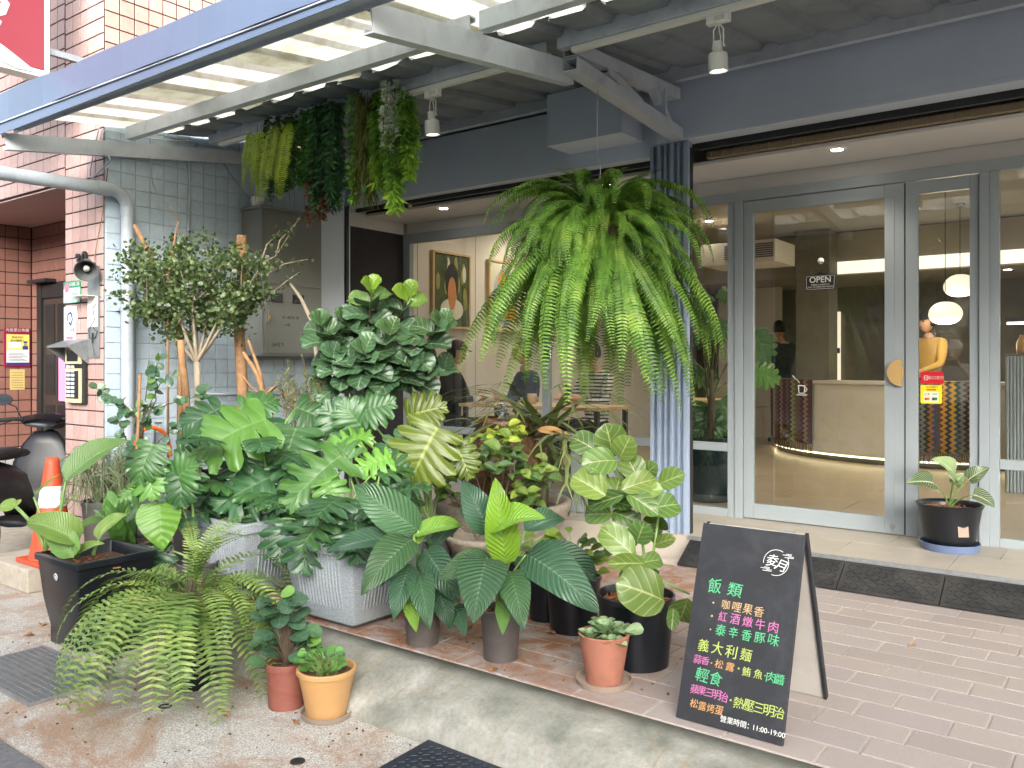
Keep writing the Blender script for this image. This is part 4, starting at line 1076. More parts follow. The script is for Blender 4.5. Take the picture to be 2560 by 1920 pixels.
for (bx, by, tx, ty, db, dt, tint, ws, k, sx_, sy_) in PL:
    b = onD(*zC(bx, by), d0 + db); put_leaf(t, ME_pad[k], b, onD(*zC(tx, ty), d0 + dt), NF, tint, ws)
    petiole(st, onD(*zC(sx_, sy_), d0), b, 0.011, 0.006, 0.03)
for (bx, by, tx, ty, sx_, sy_) in ((335, 800, 600, 568, 465, 1310), (530, 940, 790, 785, 520, 1350), (300, 1030, 258, 985, 440, 1310)):
    b = onD(*zC(bx, by), d0 + .02); put_leaf(t, ME_roll, b, onD(*zC(tx, ty), d0 + .05), NF, 0.55, 1.4)
    petiole(st, onD(*zC(sx_, sy_), d0), b, 0.010, 0.006, 0.03)
st.build('stalk', 'stem_green', t, smooth=True)

# ---------------------------------------------------------------- split-leaved plants in the two granite planters
ME_phil = [lobed_data(5, 0.36, 0.30, 0.56, 0.5, 0.12, s, 'leaf_monstera', 0.05, 0.50) for s in (1, 2, 3)]
ME_mons = [lobed_data(5, 0.20, 0.50, 0.58, 0.6, 0.15, s, 'leaf_monstera', 0.03, 0.40) for s in (4, 5, 6)]
ME_monb = [lobed_data(6, 0.22, 0.42, 0.56, 0.6, 0.2, s, 'leaf_back', 0.02, 0.4) for s in (7, 8)]
def split_plant(name, label, box_, crown, explicit, filler, d0, seed):
    x0, x1, y0, y1, z1 = box_
    t = thing(name, label, 'potted plant', ((x0 + x1) / 2, (y0 + y1) / 2, 0.0), 'split-leaved plants in granite planters')
    tapered_planter(t, x0, x1, y0, y1, 0.001, z1, 0.055, 'granite', 0.03, 0.05, True, 0.06)
    st = MB(); r = random.Random(seed)
    cr = Vector(((x0 + x1) / 2, (y0 + y1) / 2, z1 - 0.05))
    for (kind, bx, by, tx, ty, db, dt, tint, ws) in explicit:
        b = onD(*zF(bx, by), d0 + db); me = (ME_phil if kind == 'p' else ME_mons)[r.randrange(3)]
        put_leaf(t, me, b, onD(*zF(tx, ty), d0 + dt), FRONT * 0.75 + Vector((0, 0, 0.6)), tint, ws)
        petiole(st, cr + Vector((r.uniform(-.09, .09), r.uniform(-.09, .09), 0)), b, 0.008, 0.005, 0.08)
    for _ in range(filler[0]):
        a = r.uniform(0, 6.283); rad = r.uniform(0.12, filler[1]); hh = r.uniform(0.05, filler[2])
        b = cr + Vector((rad * 0.75 * math.cos(a), rad * 0.75 * math.sin(a), hh)); 
        out = Vector((math.cos(a), math.sin(a), r.uniform(-0.9, 0.15))).normalized() * r.uniform(0.16, 0.27)
        put_leaf(t, (ME_phil + ME_mons)[r.randrange(6)] if filler[3] else ME_phil[r.randrange(3)], b, b + out, Vector((0.3 * math.cos(a), 0.3 * math.sin(a), 1)) + FRONT * 0.3, r.choice((0, 0, 0, .1, .15)), r.uniform(.9, 1.15))
        petiole(st, cr + Vector((r.uniform(-.09, .09), r.uniform(-.09, .09), 0)), b, 0.008, 0.005, 0.08)
    st.build('stalk', 'stem_green', t, smooth=True)
    return t
split_plant('split_leaf_philodendron', 'glossy split-leaved philodendron in fluted granite planter next to a peace lily', (-3.39, -2.865, 2.605, 3.11, 0.41), None,
   [('p', 735, 985, 625, 1090, -.1, -.2, .35, 1.0), ('p', 690, 1105, 652, 1232, -.25, -.4, 0, 1.0), ('p', 770, 1085, 745, 1195, -.2, -.32, 0, 1.0), ('p', 845, 990, 770, 1015, 0, -.05, .75, 1.0), ('p', 700, 1035, 735, 1100, -.2, -.3, .5, .9),
    ('p', 800, 1000, 880, 1010, .1, .1, .1, 1.1), ('p', 790, 1040, 870, 1080, 0, .0, 0, 1), ('p', 610, 1120, 605, 1215, -.1, -.2, 0, 1), ('p', 730, 965, 800, 940, .2, .3, .6, 1), ('p', 830, 1030, 870, 1110, 0, -.1, 0, 1), ('p', 760, 990, 710, 950, .15, .25, .2, 1)],
   (16, 0.30, 0.34, False), 4.35, 41)
split_plant('monstera', 'split-leaved monstera in the fluted granite planter under the clipped trees', (-4.20, -3.69, 2.61, 3.11, 0.42), None,
   [('m', 575, 905, 425, 985, -.1, -.25, .55, 1.0), ('p', 612, 1020, 470, 1095, -.15, -.3, .0, 1.0), ('m', 640, 925, 610, 1030, 0, -.15, .1, 1.1), ('m', 480, 880, 400, 930, .1, .0, .0, 1.1), ('m', 520, 880, 600, 870, .2, .3, .1, 1.0),
    ('m', 640, 880, 720, 920, .2, .2, .1, 1.0), ('p', 540, 960, 500, 1050, -.1, -.2, 0, 1.0), ('p', 590, 1060, 580, 1180, -.2, -.3, 0, 1.0), ('p', 470, 1030, 420, 1120, -.05, -.1, 0, 1), ('m', 690, 950, 640, 1010, .1, 0, 0, 1), ('p', 650, 990, 600, 1080, -.1, -.2, 0, 1), ('m', 450, 930, 390, 1000, 0, -.05, 0, 1), ('p', 520, 1090, 545, 1180, -.2, -.3, 0, 1)],
   (22, 0.36, 0.55, True), 4.75, 42)
# lone fresh monstera leaf in a small grey pot next to the black planter
cM = Vector((-4.02, 2.56, 0.0))
t = thing('young_monstera', 'young monstera with one big lime leaf behind the sword fern', 'potted plant', cM)
o, zs = round_pot(t, cM, 0.11, 0.085, 0.20, 'pot_grey', 0.008, 0.016, 0.003)
st = MB()
ME_young = leaf_data('heart', .35, .15, .02, 9, 14, 4, 'leaf_monstera', 1.25)
for bx, by, tx, ty, me, tint, ws in ((345, 1085, 352, 1190, ME_young, 1.0, 1.05), (318, 1010, 335, 1075, ME_mons[0], 0.5, 1.1), (330, 960, 300, 1040, ME_mons[1], .15, 1.0), (370, 1050, 420, 1000, ME_mons[2], .2, 1.1), (330, 1180, 335, 1280, ME_mons[0], 0.0, 1.0), (300, 1050, 260, 1080, ME_mons[1], .5, .8), (400, 1000, 390, 1090, ME_mons[1], 0.05, 1.0), (390, 960, 430, 930, ME_mons[2], 0.05, .9)):
    b = onD(*zF(bx, by), 4.42); put_leaf(t, me, b, onD(*zF(tx, ty), 4.36), FRONT * 0.9 + Vector((0, 0, .3)), tint, ws)
    petiole(st, (cM.x, cM.y, zs), b, 0.007, 0.005, 0.05)
st.build('stalk', 'stem_green', t, smooth=True)
# ================================================================ ferns
def frond_data(n=34, length=1.0, droop=1.6, start=0.9, plen=0.085, mat='fern_green', seed=0, curl=0.4, taper=0.75, pw=0.34, name='frond', bare=0.06, lift=0.0):
    """one frond along +Y in the YZ plane: leaves the crown at angle `start`, turns down by `droop`"""
    r = random.Random(seed); m = MB(); pts = [Vector((0, 0, 0))]; a = start; seg = 26; side = 0
    for i in range(seg):
        t = i / seg; a = start - droop * (t ** 1.15)
        side += r.uniform(-.004, .004)
        pts.append(pts[-1] + Vector((side, math.cos(a), math.sin(a))) * (length / seg))
    m.tube(pts, [0.0022 + (0.0006 - 0.0022) * i / seg for i in range(seg + 1)], 3, False)
    def at(t):
        f = t * seg; i = min(seg - 1, int(f)); return pts[i].lerp(pts[i + 1], f - i), (pts[i + 1] - pts[i]).normalized()
    for k in range(n):
        t = bare + (1 - bare) * (k + 0.5) / n; p, d = at(t)
        prof = min(1, (t - bare) / 0.12 + 0.35) * (1 - taper * max(0, (t - 0.45) / 0.55) ** 1.6)
        L = plen * prof * r.uniform(0.9, 1.1)
        nrm = d.cross(Vector((1, 0, 0))).normalized() * -1
        for s in (-1, 1):
            out = (Vector((s, 0, 0)) * 0.95 + d * 0.28 + nrm * (0.12 + lift + r.uniform(-.12, .12))).normalized()
            w = d * (L * pw * 0.5)
            q1 = p + out * L * 0.35 + nrm * L * 0.05; q2 = p + out * L * 0.75 - nrm * L * curl * 0.25; q3 = p + out * L * 1.0 - nrm * L * curl * 0.75 + d * L * 0.06
            m.add([p - w * .7, p + w * .7, q1 + w, q1 - w, q2 + w * .8, q2 - w * .8, q3], [(0, 1, 2, 3), (3, 2, 4, 5), (5, 4, 6)], [(t, .5)] * 7)
    return m.data(name, mat, False)
def put_frond(plant, me, base, az, scale, tilt=0.0, name='frond'):
    o = link(name, me, plant)
    o.matrix_basis = Matrix.Translation(base) @ Matrix.Rotation(az, 4, 'Z') @ Matrix.Rotation(tilt, 4, 'Y') @ Matrix.Scale(scale, 4)
    return o
# big hanging fern under the bracket
hf = Vector((-2.40, 3.99, 2.0))
t = thing('hanging_fern', 'huge bright green fern hanging on a wire from the canopy bracket', 'hanging plant', hf)
m = MB(); m.tube([(-2.40, 3.985, 2.765), (-2.402, 3.985, 2.50), (-2.398, 3.985, 2.38), (-2.38, 3.985, 2.35), (-2.385, 3.985, 2.25)], 0.0025, 5); m.build('wire', 'steel', t)
m = MB(); m.lathe([(0.02, -0.17), (0.10, -0.16), (0.14, -0.02), (0.145, 0.0), (0.135, 0.0), (0.0, -0.02)], hf, 24); m.build('basket', 'stem_dark', t)
for k in range(3):
    a = k * 2.094; m = MB(); m.tube([hf + Vector((0.14 * math.cos(a), 0.14 * math.sin(a), 0)), (-2.385, 3.985, 2.25)], 0.002, 4); m.build('hanger', 'steel', t)
FR = [frond_data(46, 1.0, dr, stt, 0.072, 'fern_green', s, 0.9, 0.70, 0.24) for dr, stt, s in ((2.5, 1.0, 1), (2.7, 1.2, 2), (1.55, 0.0, 3), (1.05, -0.45, 4), (1.5, 1.25, 5), (2.1, 0.5, 6), (.5, -1.0, 7))]
r = random.Random(3)
for i in range(290):
    a = r.uniform(0, 6.283); k = r.random()
    if k < 0.27: me, sc, zz, q = FR[r.choice((0, 1, 5))], r.uniform(0.5, 0.82), 0.05, r.uniform(0, .10)
    elif k < 0.48: me, sc, zz, q = FR[r.choice((2, 5))], r.uniform(0.55, 0.85), 0.0, r.uniform(.05, .13)
    elif k < 0.90: me, sc, zz, q = FR[r.choice((3, 6, 6))], r.uniform(0.55, 1.15), -0.03, r.uniform(.10, .24)
    else: me, sc, zz, q = FR[4], r.uniform(0.30, 0.5), 0.05, r.uniform(0, .1)
    put_frond(t, me, hf + Vector((q * math.cos(a), q * math.sin(a), zz + r.uniform(-.05, .05))), a - math.pi / 2 + r.uniform(-.3, .3), sc * 0.90, r.uniform(-.35, .35))
for a, sc in ((0.55, .85), (0.30, .8), (3.7, .8), (4.0, .75), (0.75, .6), (3.4, .6)):
    put_frond(t, FR[0], hf + Vector((0, 0, 0.05)), a - math.pi / 2, sc, 0.1)
# sword fern in a black pot on the apron
cF = onZ(470, 1716, -0.15); cF = Vector((cF.x, cF.y + 0.02, -0.15))
t = thing('sword_fern', 'sprawling sword fern in a black pot on the concrete apron', 'potted plant', cF)
m = MB(); m.lathe([(0.0, 0.0), (0.085, 0.0), (0.09, 0.01), (0.128, 0.31), (0.133, 0.32), (0.133, 0.335), (0.12, 0.335), (0.116, 0.31), (0, 0.30)], cF, 28); m.build('pot', 'pot_black', t, auto=35)
top = cF + Vector((0, 0, 0.42))
m = MB(); rr = random.Random(8)
for k in range(60):
    a = rr.uniform(0, 6.28); q = rr.uniform(0, .10); p0 = cF + Vector((q * math.cos(a), q * math.sin(a), 0.30)); p1 = p0 + Vector((rr.uniform(-.05, .05), rr.uniform(-.05, .05), rr.uniform(.05, .2)))
    m.tube([p0, (p0 + p1) / 2 + Vector((rr.uniform(-.02, .02), 0, 0)), p1], [.004, .003, .001], 4)
stuff(m.build('root_mass', 'stem_dark', t))
fa = math.atan2(FRONT.y, FRONT.x)
def fa_(d): return fa + d - math.pi / 2
SF = [frond_data(25, 1.0, dr, stt, 0.112, 'fern_sword', s, 0.10, 0.5, 0.20, bare=0.08) for dr, stt, s in ((2.3, 0.75, 11), (1.9, 0.35, 12), (2.1, 0.5, 13), (1.3, 1.3, 14), (1.3, -.15, 15))]
r = random.Random(12)
for i in range(62):
    a = r.uniform(0, 6.283)
    me = SF[r.choice((0, 1, 1, 2, 4))]; sc = r.uniform(0.38, 0.60)
    put_frond(t, me, top + Vector((0.07 * math.cos(a), 0.07 * math.sin(a), r.uniform(-.10, .0))), a - math.pi / 2, sc, r.uniform(-.3, .3))
for da, sc in ((-1.0, .66), (-.75, .7), (-.5, .72), (-.3, .72), (-.1, .66), (.1, .7), (.3, .66), (.55, .64), (.8, .6), (-1.3, .66), (-.6, .55), (.2, .55), (1.1, .6)):
    put_frond(t, SF[1 if sc > .65 else 4], top + FRONT * .06 + Vector((0, 0, -.01)), fa_(da), sc, r.uniform(-.12, .12))
for da, sc in ((-1.75, .72), (-2.0, .6)): put_frond(t, SF[2], top, fa_(da), sc, 0)
for a, sc in ((1.6, .45), (1.2, .40), (0.4, .40), (0.1, .45), (2.0, .42), (0.8, .36), (2.6, .4), (-.4, .36)): put_frond(t, SF[3], top, a - math.pi / 2, sc, 0)
m = MB(); rr = random.Random(4)           # plaited dry rope over the rim
for k in range(3):
    m.tube([top + FRONT * (0.06 + 0.025 * math.sin(q * .5)) + RIGHT * (-0.03 + 0.022 * math.sin(q * 1.1 + k * 2.1) + 0.006 * q) + Vector((0, 0, -0.03 - 0.022 * q)) + FRONT * (.012 * math.cos(q * 1.1 + k * 2.1)) for q in range(15)], 0.008, 5)
m.build('dry_braid', 'bark_brown', t)
# ---------------------------------------------------------------- small pots in front
cP = onZ(701, 1768, -0.15); cP = Vector((cP.x, cP.y + .03, -0.15))
t = thing('peperomia', 'dark round-leaved peperomia in a brick red plastic pot', 'potted plant', cP)
o, zs = round_pot(t, cP, 0.087, 0.072, 0.185, 'pot_brick', 0.006, 0.026, 0.005)
ME_pep = [leaf_data('round', .5, .15, .01, s, 9, 3, 'leaf_pep', ws) for s, ws in ((1, 1.0), (2, .9))]
r = random.Random(2); st = MB()
for k in range(60):
    a = r.uniform(0, 6.28); hgt = r.uniform(0, .27); rad = r.uniform(.01, .12) * (1 - hgt * 1.6)
    b = Vector((cP.x, cP.y, zs + .02 + hgt)) + Vector((rad * math.cos(a), rad * math.sin(a), 0)) + RIGHT * (-.02 if hgt > .15 else .0)
    out = Vector((math.cos(a), math.sin(a), r.uniform(-.7, .5))).normalized() * r.uniform(.056, .088)
    put_leaf(t, ME_pep[k % 2], b, b + out, Vector((0, 0, 1)) + FRONT * .5, r.choice((0, 0, 0, .15, .9 if k % 9 == 0 else 0)))
    petiole(st, (cP.x, cP.y, zs), b, .0035, .002, .05, 4)
for dx, dz in ((.11, .04), (.125, .10), (-.03, .30)):
    b = Vector((cP.x, cP.y, zs)) + RIGHT * dx * .7 + Vector((0, 0, dz)); put_leaf(t, ME_pep[0], b, b + RIGHT * .06 + FRONT * .02 + Vector((0, 0, .01)), None, 1.0)
st.build('stem', 'stem_dark', t)
cY = onZ(812, 1790, -0.15); cY = Vector((cY.x, cY.y + .01, -0.15))
t = thing('coin_plant', 'tiny round-leaved plant in an ochre yellow pot on a brown saucer', 'potted plant', cY)
saucer(t, cY, 0.105, 0.022, 'saucer')
o, zs = round_pot(t, cY + Vector((0, 0, .009)), 0.119, 0.080, 0.185, 'pot_ochre', 0.011, 0.020, 0.006)
ME_coin = leaf_data('round', .2, .1, .01, 1, 8, 3, 'leaf_coin', 1.0)
r = random.Random(6); st = MB()
for k in range(60):
    a = r.uniform(0, 6.28); rad = r.uniform(.03, .115)
    b = Vector((cY.x + rad * .8 * math.cos(a), cY.y + rad * .8 * math.sin(a), zs + r.uniform(.02, .085))) - RIGHT * .03
    out = Vector((math.cos(a), math.sin(a), .2)).normalized() * r.uniform(.022, .036)
    put_leaf(t, ME_coin, b, b + out, Vector((0, 0, .8)) + FRONT * .6, r.choice((0, .3, .6)))
    petiole(st, (cY.x + rad * .4 * math.cos(a), cY.y + rad * .4 * math.sin(a), zs), b, .0016, .0012, .1, 4)
st.build('stem', 'stem_green', t)
cU = onZ(1510, 1707, 0); cU = Vector((cU.x, cU.y, 0.0))
t = thing('succulent', 'grey green succulent in a weathered terracotta pot on a saucer', 'potted plant', cU)
saucer(t, cU, 0.112, 0.024, 'saucer')
o, zs = round_pot(t, cU + Vector((0, 0, .009)), 0.102, 0.070, 0.190, 'pot_terra', 0.010, 0.006, 0.002)
ME_sp = [leaf_data('spoon', .35, .25, 0, s, 9, 3, 'leaf_succ', 1.0, curl=-.4) for s in (1, 2)]
r = random.Random(9)
for (ox, oy, oz, n, L) in ((0, 0, .045, 13, .085), (.055, .01, .04, 10, .075), (-.055, -.02, .03, 10, .07), (.02, -.06, .02, 9, .065), (.0, .06, .05, 9, .07)):
    c = Vector((cU.x, cU.y, zs + oz - .03)) + RIGHT * ox - FRONT * oy
    for k in range(n):
        a = k * 2.4; el = 0.25 + 0.9 * (k / n)
        out = Vector((math.cos(a) * math.cos(el), math.sin(a) * math.cos(el), math.sin(el)))
        put_leaf(t, ME_sp[k % 2], c, c + out * L * (1.1 - .45 * k / n), Vector((0, 0, 1)) - Vector((out.x, out.y, 0)) * .4, r.uniform(0, .7))
b = Vector((cU.x, cU.y, zs + .02)) + RIGHT * .07; put_leaf(t, ME_sp[0], b, b + RIGHT * .085 + FRONT * .01 + Vector((0, 0, .02)), None, .3)
# pot on the porch
cK = Vector((-0.905, 5.545, 0.152))
t = thing('striped_philodendron', 'white-striped philodendron in a navy pot on a blue saucer at the door', 'potted plant', cK)
saucer(t, cK, 0.165, 0.045, 'saucer_blue')
m = MB(); m.lathe([(0, .03), (.128, .012), (.133, .02), (.150, .12), (.172, .245), (.182, .262), (.184, .270), (.178, .274), (.170, .268), (.162, .25), (.15, .12)], cK, 40); pk = m.build('pot', 'pot_black', t, auto=40)
m = MB(); m.lathe([(0, .236), (.10, .234), (.165, .232)], cK, 24); m.build('soil', 'soil', t); chips(t, cK, .15, cK.z + .236, 160, 3)
ta = math.atan2(FRONT.y, FRONT.x) - .02; lx, ly = math.cos(ta), math.sin(ta); MT = Matrix((Vector((-ly, lx, 0)), Vector((lx * -.12, ly * -.12, 1)).normalized(), Vector((lx, ly, .12)).normalized())).transposed().to_4x4()
def on_pot(u, v, w=0.0): 
    Q = MT.copy(); Q.translation = cK + Vector((lx * (.1525 + .085 * (v - .12)), ly * (.1525 + .085 * (v - .12)), v)) + Vector((-ly, lx, 0)) * u + Vector((lx, ly, 0)) * w; return Q
m = MB(); m.obox(on_pot(0, .135, .0035), .030, .034, .001); lb = m.build('price_label', 'saucer', pk)
m = MB(); m.obox(on_pot(-.010, .128, .0052), .013, .020, .0005); m.build('photo_patch', 'leaf_monstera', pk)
lettering('lettering', '龜背', .014, on_pot(0, .160, .0055), 'print_black', pk, .0003)
ME_bk = [leaf_data('heart', a, .35, .02, s, 12, 3, 'leaf_birkin', ws) for a, s, ws in ((.8, 1, .9), (1.0, 2, 1.0))]
zk = Z1(1900, 1000, .3014); st = MB()
for i, (bx, by, tx, ty, dd, tint) in enumerate(((1440, 690, 1212, 690, -.05, 0), (1610, 625, 1425, 492, .02, .7), (1610, 700, 1545, 610, -.05, .5), (1615, 700, 1695, 605, 0, .6), (1730, 660, 1905, 560, 0, .05), (1765, 785, 1950, 895, -.08, .05))):
    b = onD(*zk(bx, by), 4.93 + dd); put_leaf(t, ME_bk[i % 2], b, onD(*zk(tx, ty), 4.93 + dd - .03), FRONT * .7 + Vector((0, 0, .7)), tint, 1.1)
    petiole(st, cK + Vector((0, 0, .236)), b, .005, .0035, .05)
st.build('stalk', 'stem_green', t, smooth=True)
# dark pots behind the lilies
for (px, py, rr_, h, lab, nl, sd) in ((1433, 1572, .135, .26, 'broad black pot of low herbs between the lily and the sea grape', 26, 1), (1365, 1545, .10, .22, 'small black pot with red-stalked leaves behind the lime lily', 12, 2), (1300, 1480, .12, .2, 'black nursery pot hidden behind the lime lily', 14, 3)):
    c = onZ(px, py, 0); c = Vector((c.x, c.y, 0)); t = thing('herb_pot', lab, 'potted plant', c)
    o, zs = round_pot(t, c, rr_, rr_ * .82, h, 'pot_black', .008, .02, .004); chips(t, c, rr_ - .02, zs, 60, sd)
    r = random.Random(50 + sd); st = MB(); me = leaf_data('ovate', .6, .3, .02, sd, 8, 2, 'leaf_shrub', 1.0)
    for k in range(nl):
        a = r.uniform(0, 6.28); b = Vector((c.x, c.y, zs)) + Vector((math.cos(a), math.sin(a), 0)) * r.uniform(.01, rr_) + Vector((0, 0, r.uniform(.05, .22)))
        put_leaf(t, me, b, b + Vector((math.cos(a), math.sin(a), r.uniform(-.2, .5))).normalized() * r.uniform(.05, .09), None, r.uniform(0, .5), 1.1); petiole(st, (c.x, c.y, zs), b, .003, .002, .05, 4)
    st.build('stem', 'stem_green', t)
# ---------------------------------------------------------------- fiddle-leaf fig
dF = 5.05
bF = onD(922, 1110, dF); g0 = Vector((bF.x, bF.y, 0))
t = thing('fiddle_leaf_fig', 'bushy fiddle-leaf fig with dark trunk beside the electric cabinet', 'potted plant', g0)
o, zs = round_pot(t, g0, .17, .14, .30, 'pot_grey', .012, .03, .005)
tr = MB(); fork = onD(905, 1010, dF)
tr.tube([(g0.x, g0.y, zs), onD(915, 1110, dF), onD(935, 1060, dF), onD(925, 990, dF), onD(900, 950, dF)], [.022, .020, .018, .017, .013], 8)
ME_fd = [leaf_data('fiddle', a, f, w, s, 11, 4, 'leaf_fiddle', 1.0) for a, f, w, s in ((.7, .35, .05, 1), (1.0, .25, .06, 2), (.5, .5, .05, 3))]
r = random.Random(15); hub = onD(905, 965, dF)
for (dx, dy, dep, n, tt) in ((803, 625, 0, 14, .35), (885, 640, .1, 13, .6), (692, 700, -.05, 13, .1), (962, 700, -.05, 15, .1), (745, 690, .0, 14, .1), (845, 720, -.15, 12, .15), (720, 770, -.1, 11, 0), (900, 790, -.1, 12, 0), (960, 800, .05, 10, .0), (790, 760, -.2, 11, .05), (700, 820, .05, 8, 0)):
    top = onD(*zF(dx, dy), dF + dep); mid = hub.lerp(top, .45) + Vector((0, 0, -.04)) + (top - hub) * .06
    tr.tube([hub, mid, top], [.010, .008, .004], 6)
    for k in range(n):
        f = k / n; p = top.lerp(mid, f * 1.0); a = k * 2.4 + r.uniform(-.3, .3); el = 1.1 - 1.75 * f ** .6
        out = Vector((math.cos(a) * math.cos(el), math.sin(a) * math.cos(el), math.sin(el)))
        L = (.115 + .065 * min(1, f * 3)) * r.uniform(.85, 1.1)
        put_leaf(t, ME_fd[k % 3], p, p + out * L, Vector((0, 0, .7)) + FRONT * .75 + Vector((out.x, out.y, 0)) * .2, tt + (.75 if f < .16 and tt > .3 else 0) if f < .3 else 0.0, r.uniform(.85, 1.1))
tr.build('trunk', 'stem_dark', t, smooth=True)
# big backlit monstera around the fig trunk
g1 = Vector((-3.45, 3.75, 0)); t = thing('tall_monstera', 'tall yellow green monstera between the fig trunk and the water jar', 'potted plant', g1)
o, zs = round_pot(t, g1, .16, .13, .28, 'pot_grey', .012, .03, .005); st = MB(); r = random.Random(17)
for (bx, by, tx, ty, me, tint, ws, dd) in ((945, 925, 885, 1045, ME_monb[0], .3, 1.15, 0), (780, 890, 850, 870, ME_mons[0], .1, 1.2, .1), (770, 940, 700, 880, ME_mons[1], .05, 1.2, .15), (790, 935, 740, 870, ME_mons[2], .1, 1.1, .1), 
                                        (880, 900, 960, 880, ME_monb[1], .2, 1.1, .2), (985, 960, 1015, 1030, ME_monb[0], .1, 1.0, .05), (880, 950, 820, 1010, ME_mons[1], .05, 1.0, .05), (850, 960, 870, 1050, ME_mons[1], 0, 1.0, .1), (740, 960, 690, 1000, ME_mons[0], 0, 1.0, .2)):
    b = onD(*zF(bx, by), 4.75 + dd); put_leaf(t, me, b, onD(*zF(tx, ty), 4.72 + dd), FRONT * .9 + Vector((0, 0, .35)), tint, ws); petiole(st, (g1.x + r.uniform(-.05, .05), g1.y, zs), b, .009, .006, .04)
st.build('stalk', 'stem_green', t, smooth=True)
# ---------------------------------------------------------------- water jar, basin, shrub, staghorn ferns
JC = Vector((-3.40, 4.42, 0.0))
plain('stone_rough', srgb(142, 132, 118), .85, .25, 40, 130, .8, stain=srgb(90, 84, 74), stain_scale=6)
t = thing('stone_basin', 'wide round grey stone basin under the water jar', 'basin', JC)
m = MB(); m.lathe([(0, .0), (.26, 0.0), (.28, .02), (.38, .15), (.455, .30), (.465, .345), (.445, .355), (.415, .350), (.40, .32), (.34, .18), (0, .15)], JC, 48); m.build('bowl', 'stone_rough', t, smooth=True)
mw, tw_, pw_ = new_mat('water'); pw_.inputs['Base Color'].default_value = srgb(30, 38, 38); pw_.inputs['Roughness'].default_value = .05
bump(tw_, pw_, noise(tw_, 25, 3, .5, geo_pos(tw_)), .3, .01)
m = MB(); m.lathe([(0, .30), (.385, .30)], JC, 40); m.build('water', 'water', t)
def jar_mat():
    m, t, p = new_mat('jar_glaze'); pos = geo_pos(t)
    c = ramp(t, noise(t, 38, 5, .75, pos), [(.3, srgb(34, 24, 18)), (.52, srgb(84, 60, 42)), (.7, srgb(122, 94, 68))])
    t.links.new(c, p.inputs['Base Color']); p.inputs['Roughness'].default_value = .14; bump(t, p, noise(t, 60, 4, .7, pos), .7, .006)
jar_mat()
JB = JC + Vector((0, 0, .16))
t = thing('water_jar', 'wet brown glazed jar with water bubbling from its mouth', 'jar', JB)
m = MB(); m.lathe([(0, 0), (.17, 0), (.20, .05), (.255, .30), (.262, .45), (.235, .58), (.185, .655), (.175, .665), (.19, .675), (.192, .715), (.178, .738), (.15, .738), (.14, .72), (.14, .66)], JB, 44); jb = m.build('body', 'jar_glaze', t, smooth=True)
for a in (0.2, 1.77, 3.34, 4.9):
    q = MB(); d = Vector((math.cos(a), math.sin(a), 0)); p = JB + d * .235
    q.tube([p + Vector((0, 0, .56)), p + d * .05 + Vector((0, 0, .57)), p + d * .055 + Vector((0, 0, .50)), p + d * .02 + Vector((0, 0, .45))], [.022, .024, .02, .014], 8); q.build('lug', 'jar_glaze', t, smooth=True)
m = MB(); m.lathe([(0, .72), (.145, .718)], JB, 30); m.build('water_surface', 'water', t)
mg, tg, pg = new_mat('splash'); pg.inputs['Base Color'].default_value = (.92, .95, .97, 1); pg.inputs['Roughness'].default_value = .03; pg.inputs['Transmission Weight'].default_value = .75; pg.inputs['IOR'].default_value = 1.33
bm = bmesh.new(); r = random.Random(3)
for k in range(60):
    q = r.random(); rad = .030 * (1 - .35 * q); M = Matrix.Translation(JB + Vector((r.gauss(0, rad * .6), r.gauss(0, rad * .6), .72 + q * .115)))
    bmesh.ops.create_icosphere(bm, subdivisions=1, radius=r.uniform(.006, .015), matrix=M)
m = MB(); m.bm(bm); stuff(m.build('splash', 'splash', t, smooth=True))
# variegated shrub growing in front of the jar
sc_ = Vector((-3.12, 3.98, 0.0)); t = thing('golden_shrub', 'leafy shrub with golden green tips in front of the water jar', 'potted plant', sc_)
m = MB(); m.lathe([(0, 0), (.20, 0), (.30, .20), (.32, .23), (.30, .24), (.27, .2), (0, .17)], sc_, 30); m.build('pot', 'stone_rough', t, smooth=True)
ME_sh = [leaf_data('ovate', a, .4, .02, s, 9, 2, 'leaf_shrub', ws) for a, s, ws in ((.8, 1, 1.0), (1.1, 2, 1.15), (.5, 3, .9))]
st = MB(); r = random.Random(23); d0 = 5.0
for (cx, cy, rx, n, gold) in ((780, 770, 190, 20, .8), (600, 760, 80, 8, .7), (900, 760, 90, 9, .8), (400, 980, 120, 13, .7), (770, 950, 220, 22, .05), (640, 1080, 140, 12, .0), (840, 1080, 130, 10, 0), (160, 1280, 150, 18, .45), (200, 1420, 110, 10, .1), (1130, 1130, 130, 14, .3), (1110, 1240, 110, 10, 0), (950, 1400, 150, 18, .25), (1050, 1480, 120, 12, .25), (60, 1220, 80, 8, .8), (330, 1130, 130, 10, .05), (980, 1200, 120, 10, .1)):
    hubp = onD(*zD(cx, cy + 40), d0 + r.uniform(-.1, .15))
    st.tube([(sc_.x + r.uniform(-.12, .12), sc_.y + r.uniform(-.1, .1), .2), (hubp + sc_) / 2 + Vector((0, 0, .1)), hubp], [.007, .005, .003], 5)
    for k in range(n):
        p = onD(*zD(cx + r.gauss(0, rx * .42), cy + r.gauss(0, rx * .36)), d0 + r.uniform(-.18, .12)); a = r.uniform(0, 6.28)
        L = r.uniform(.055, .082) if gold > .5 else r.uniform(.07, .105)
        put_leaf(t, ME_sh[k % 3], p, p + Vector((math.cos(a), math.sin(a), r.uniform(-.5, .7))).normalized() * L, Vector((0, 0, .8)) + FRONT * .7, max(0, min(1, gold + r.uniform(-.3, .3))), 1.0)
st.build('stem', 'stem_dark', t)
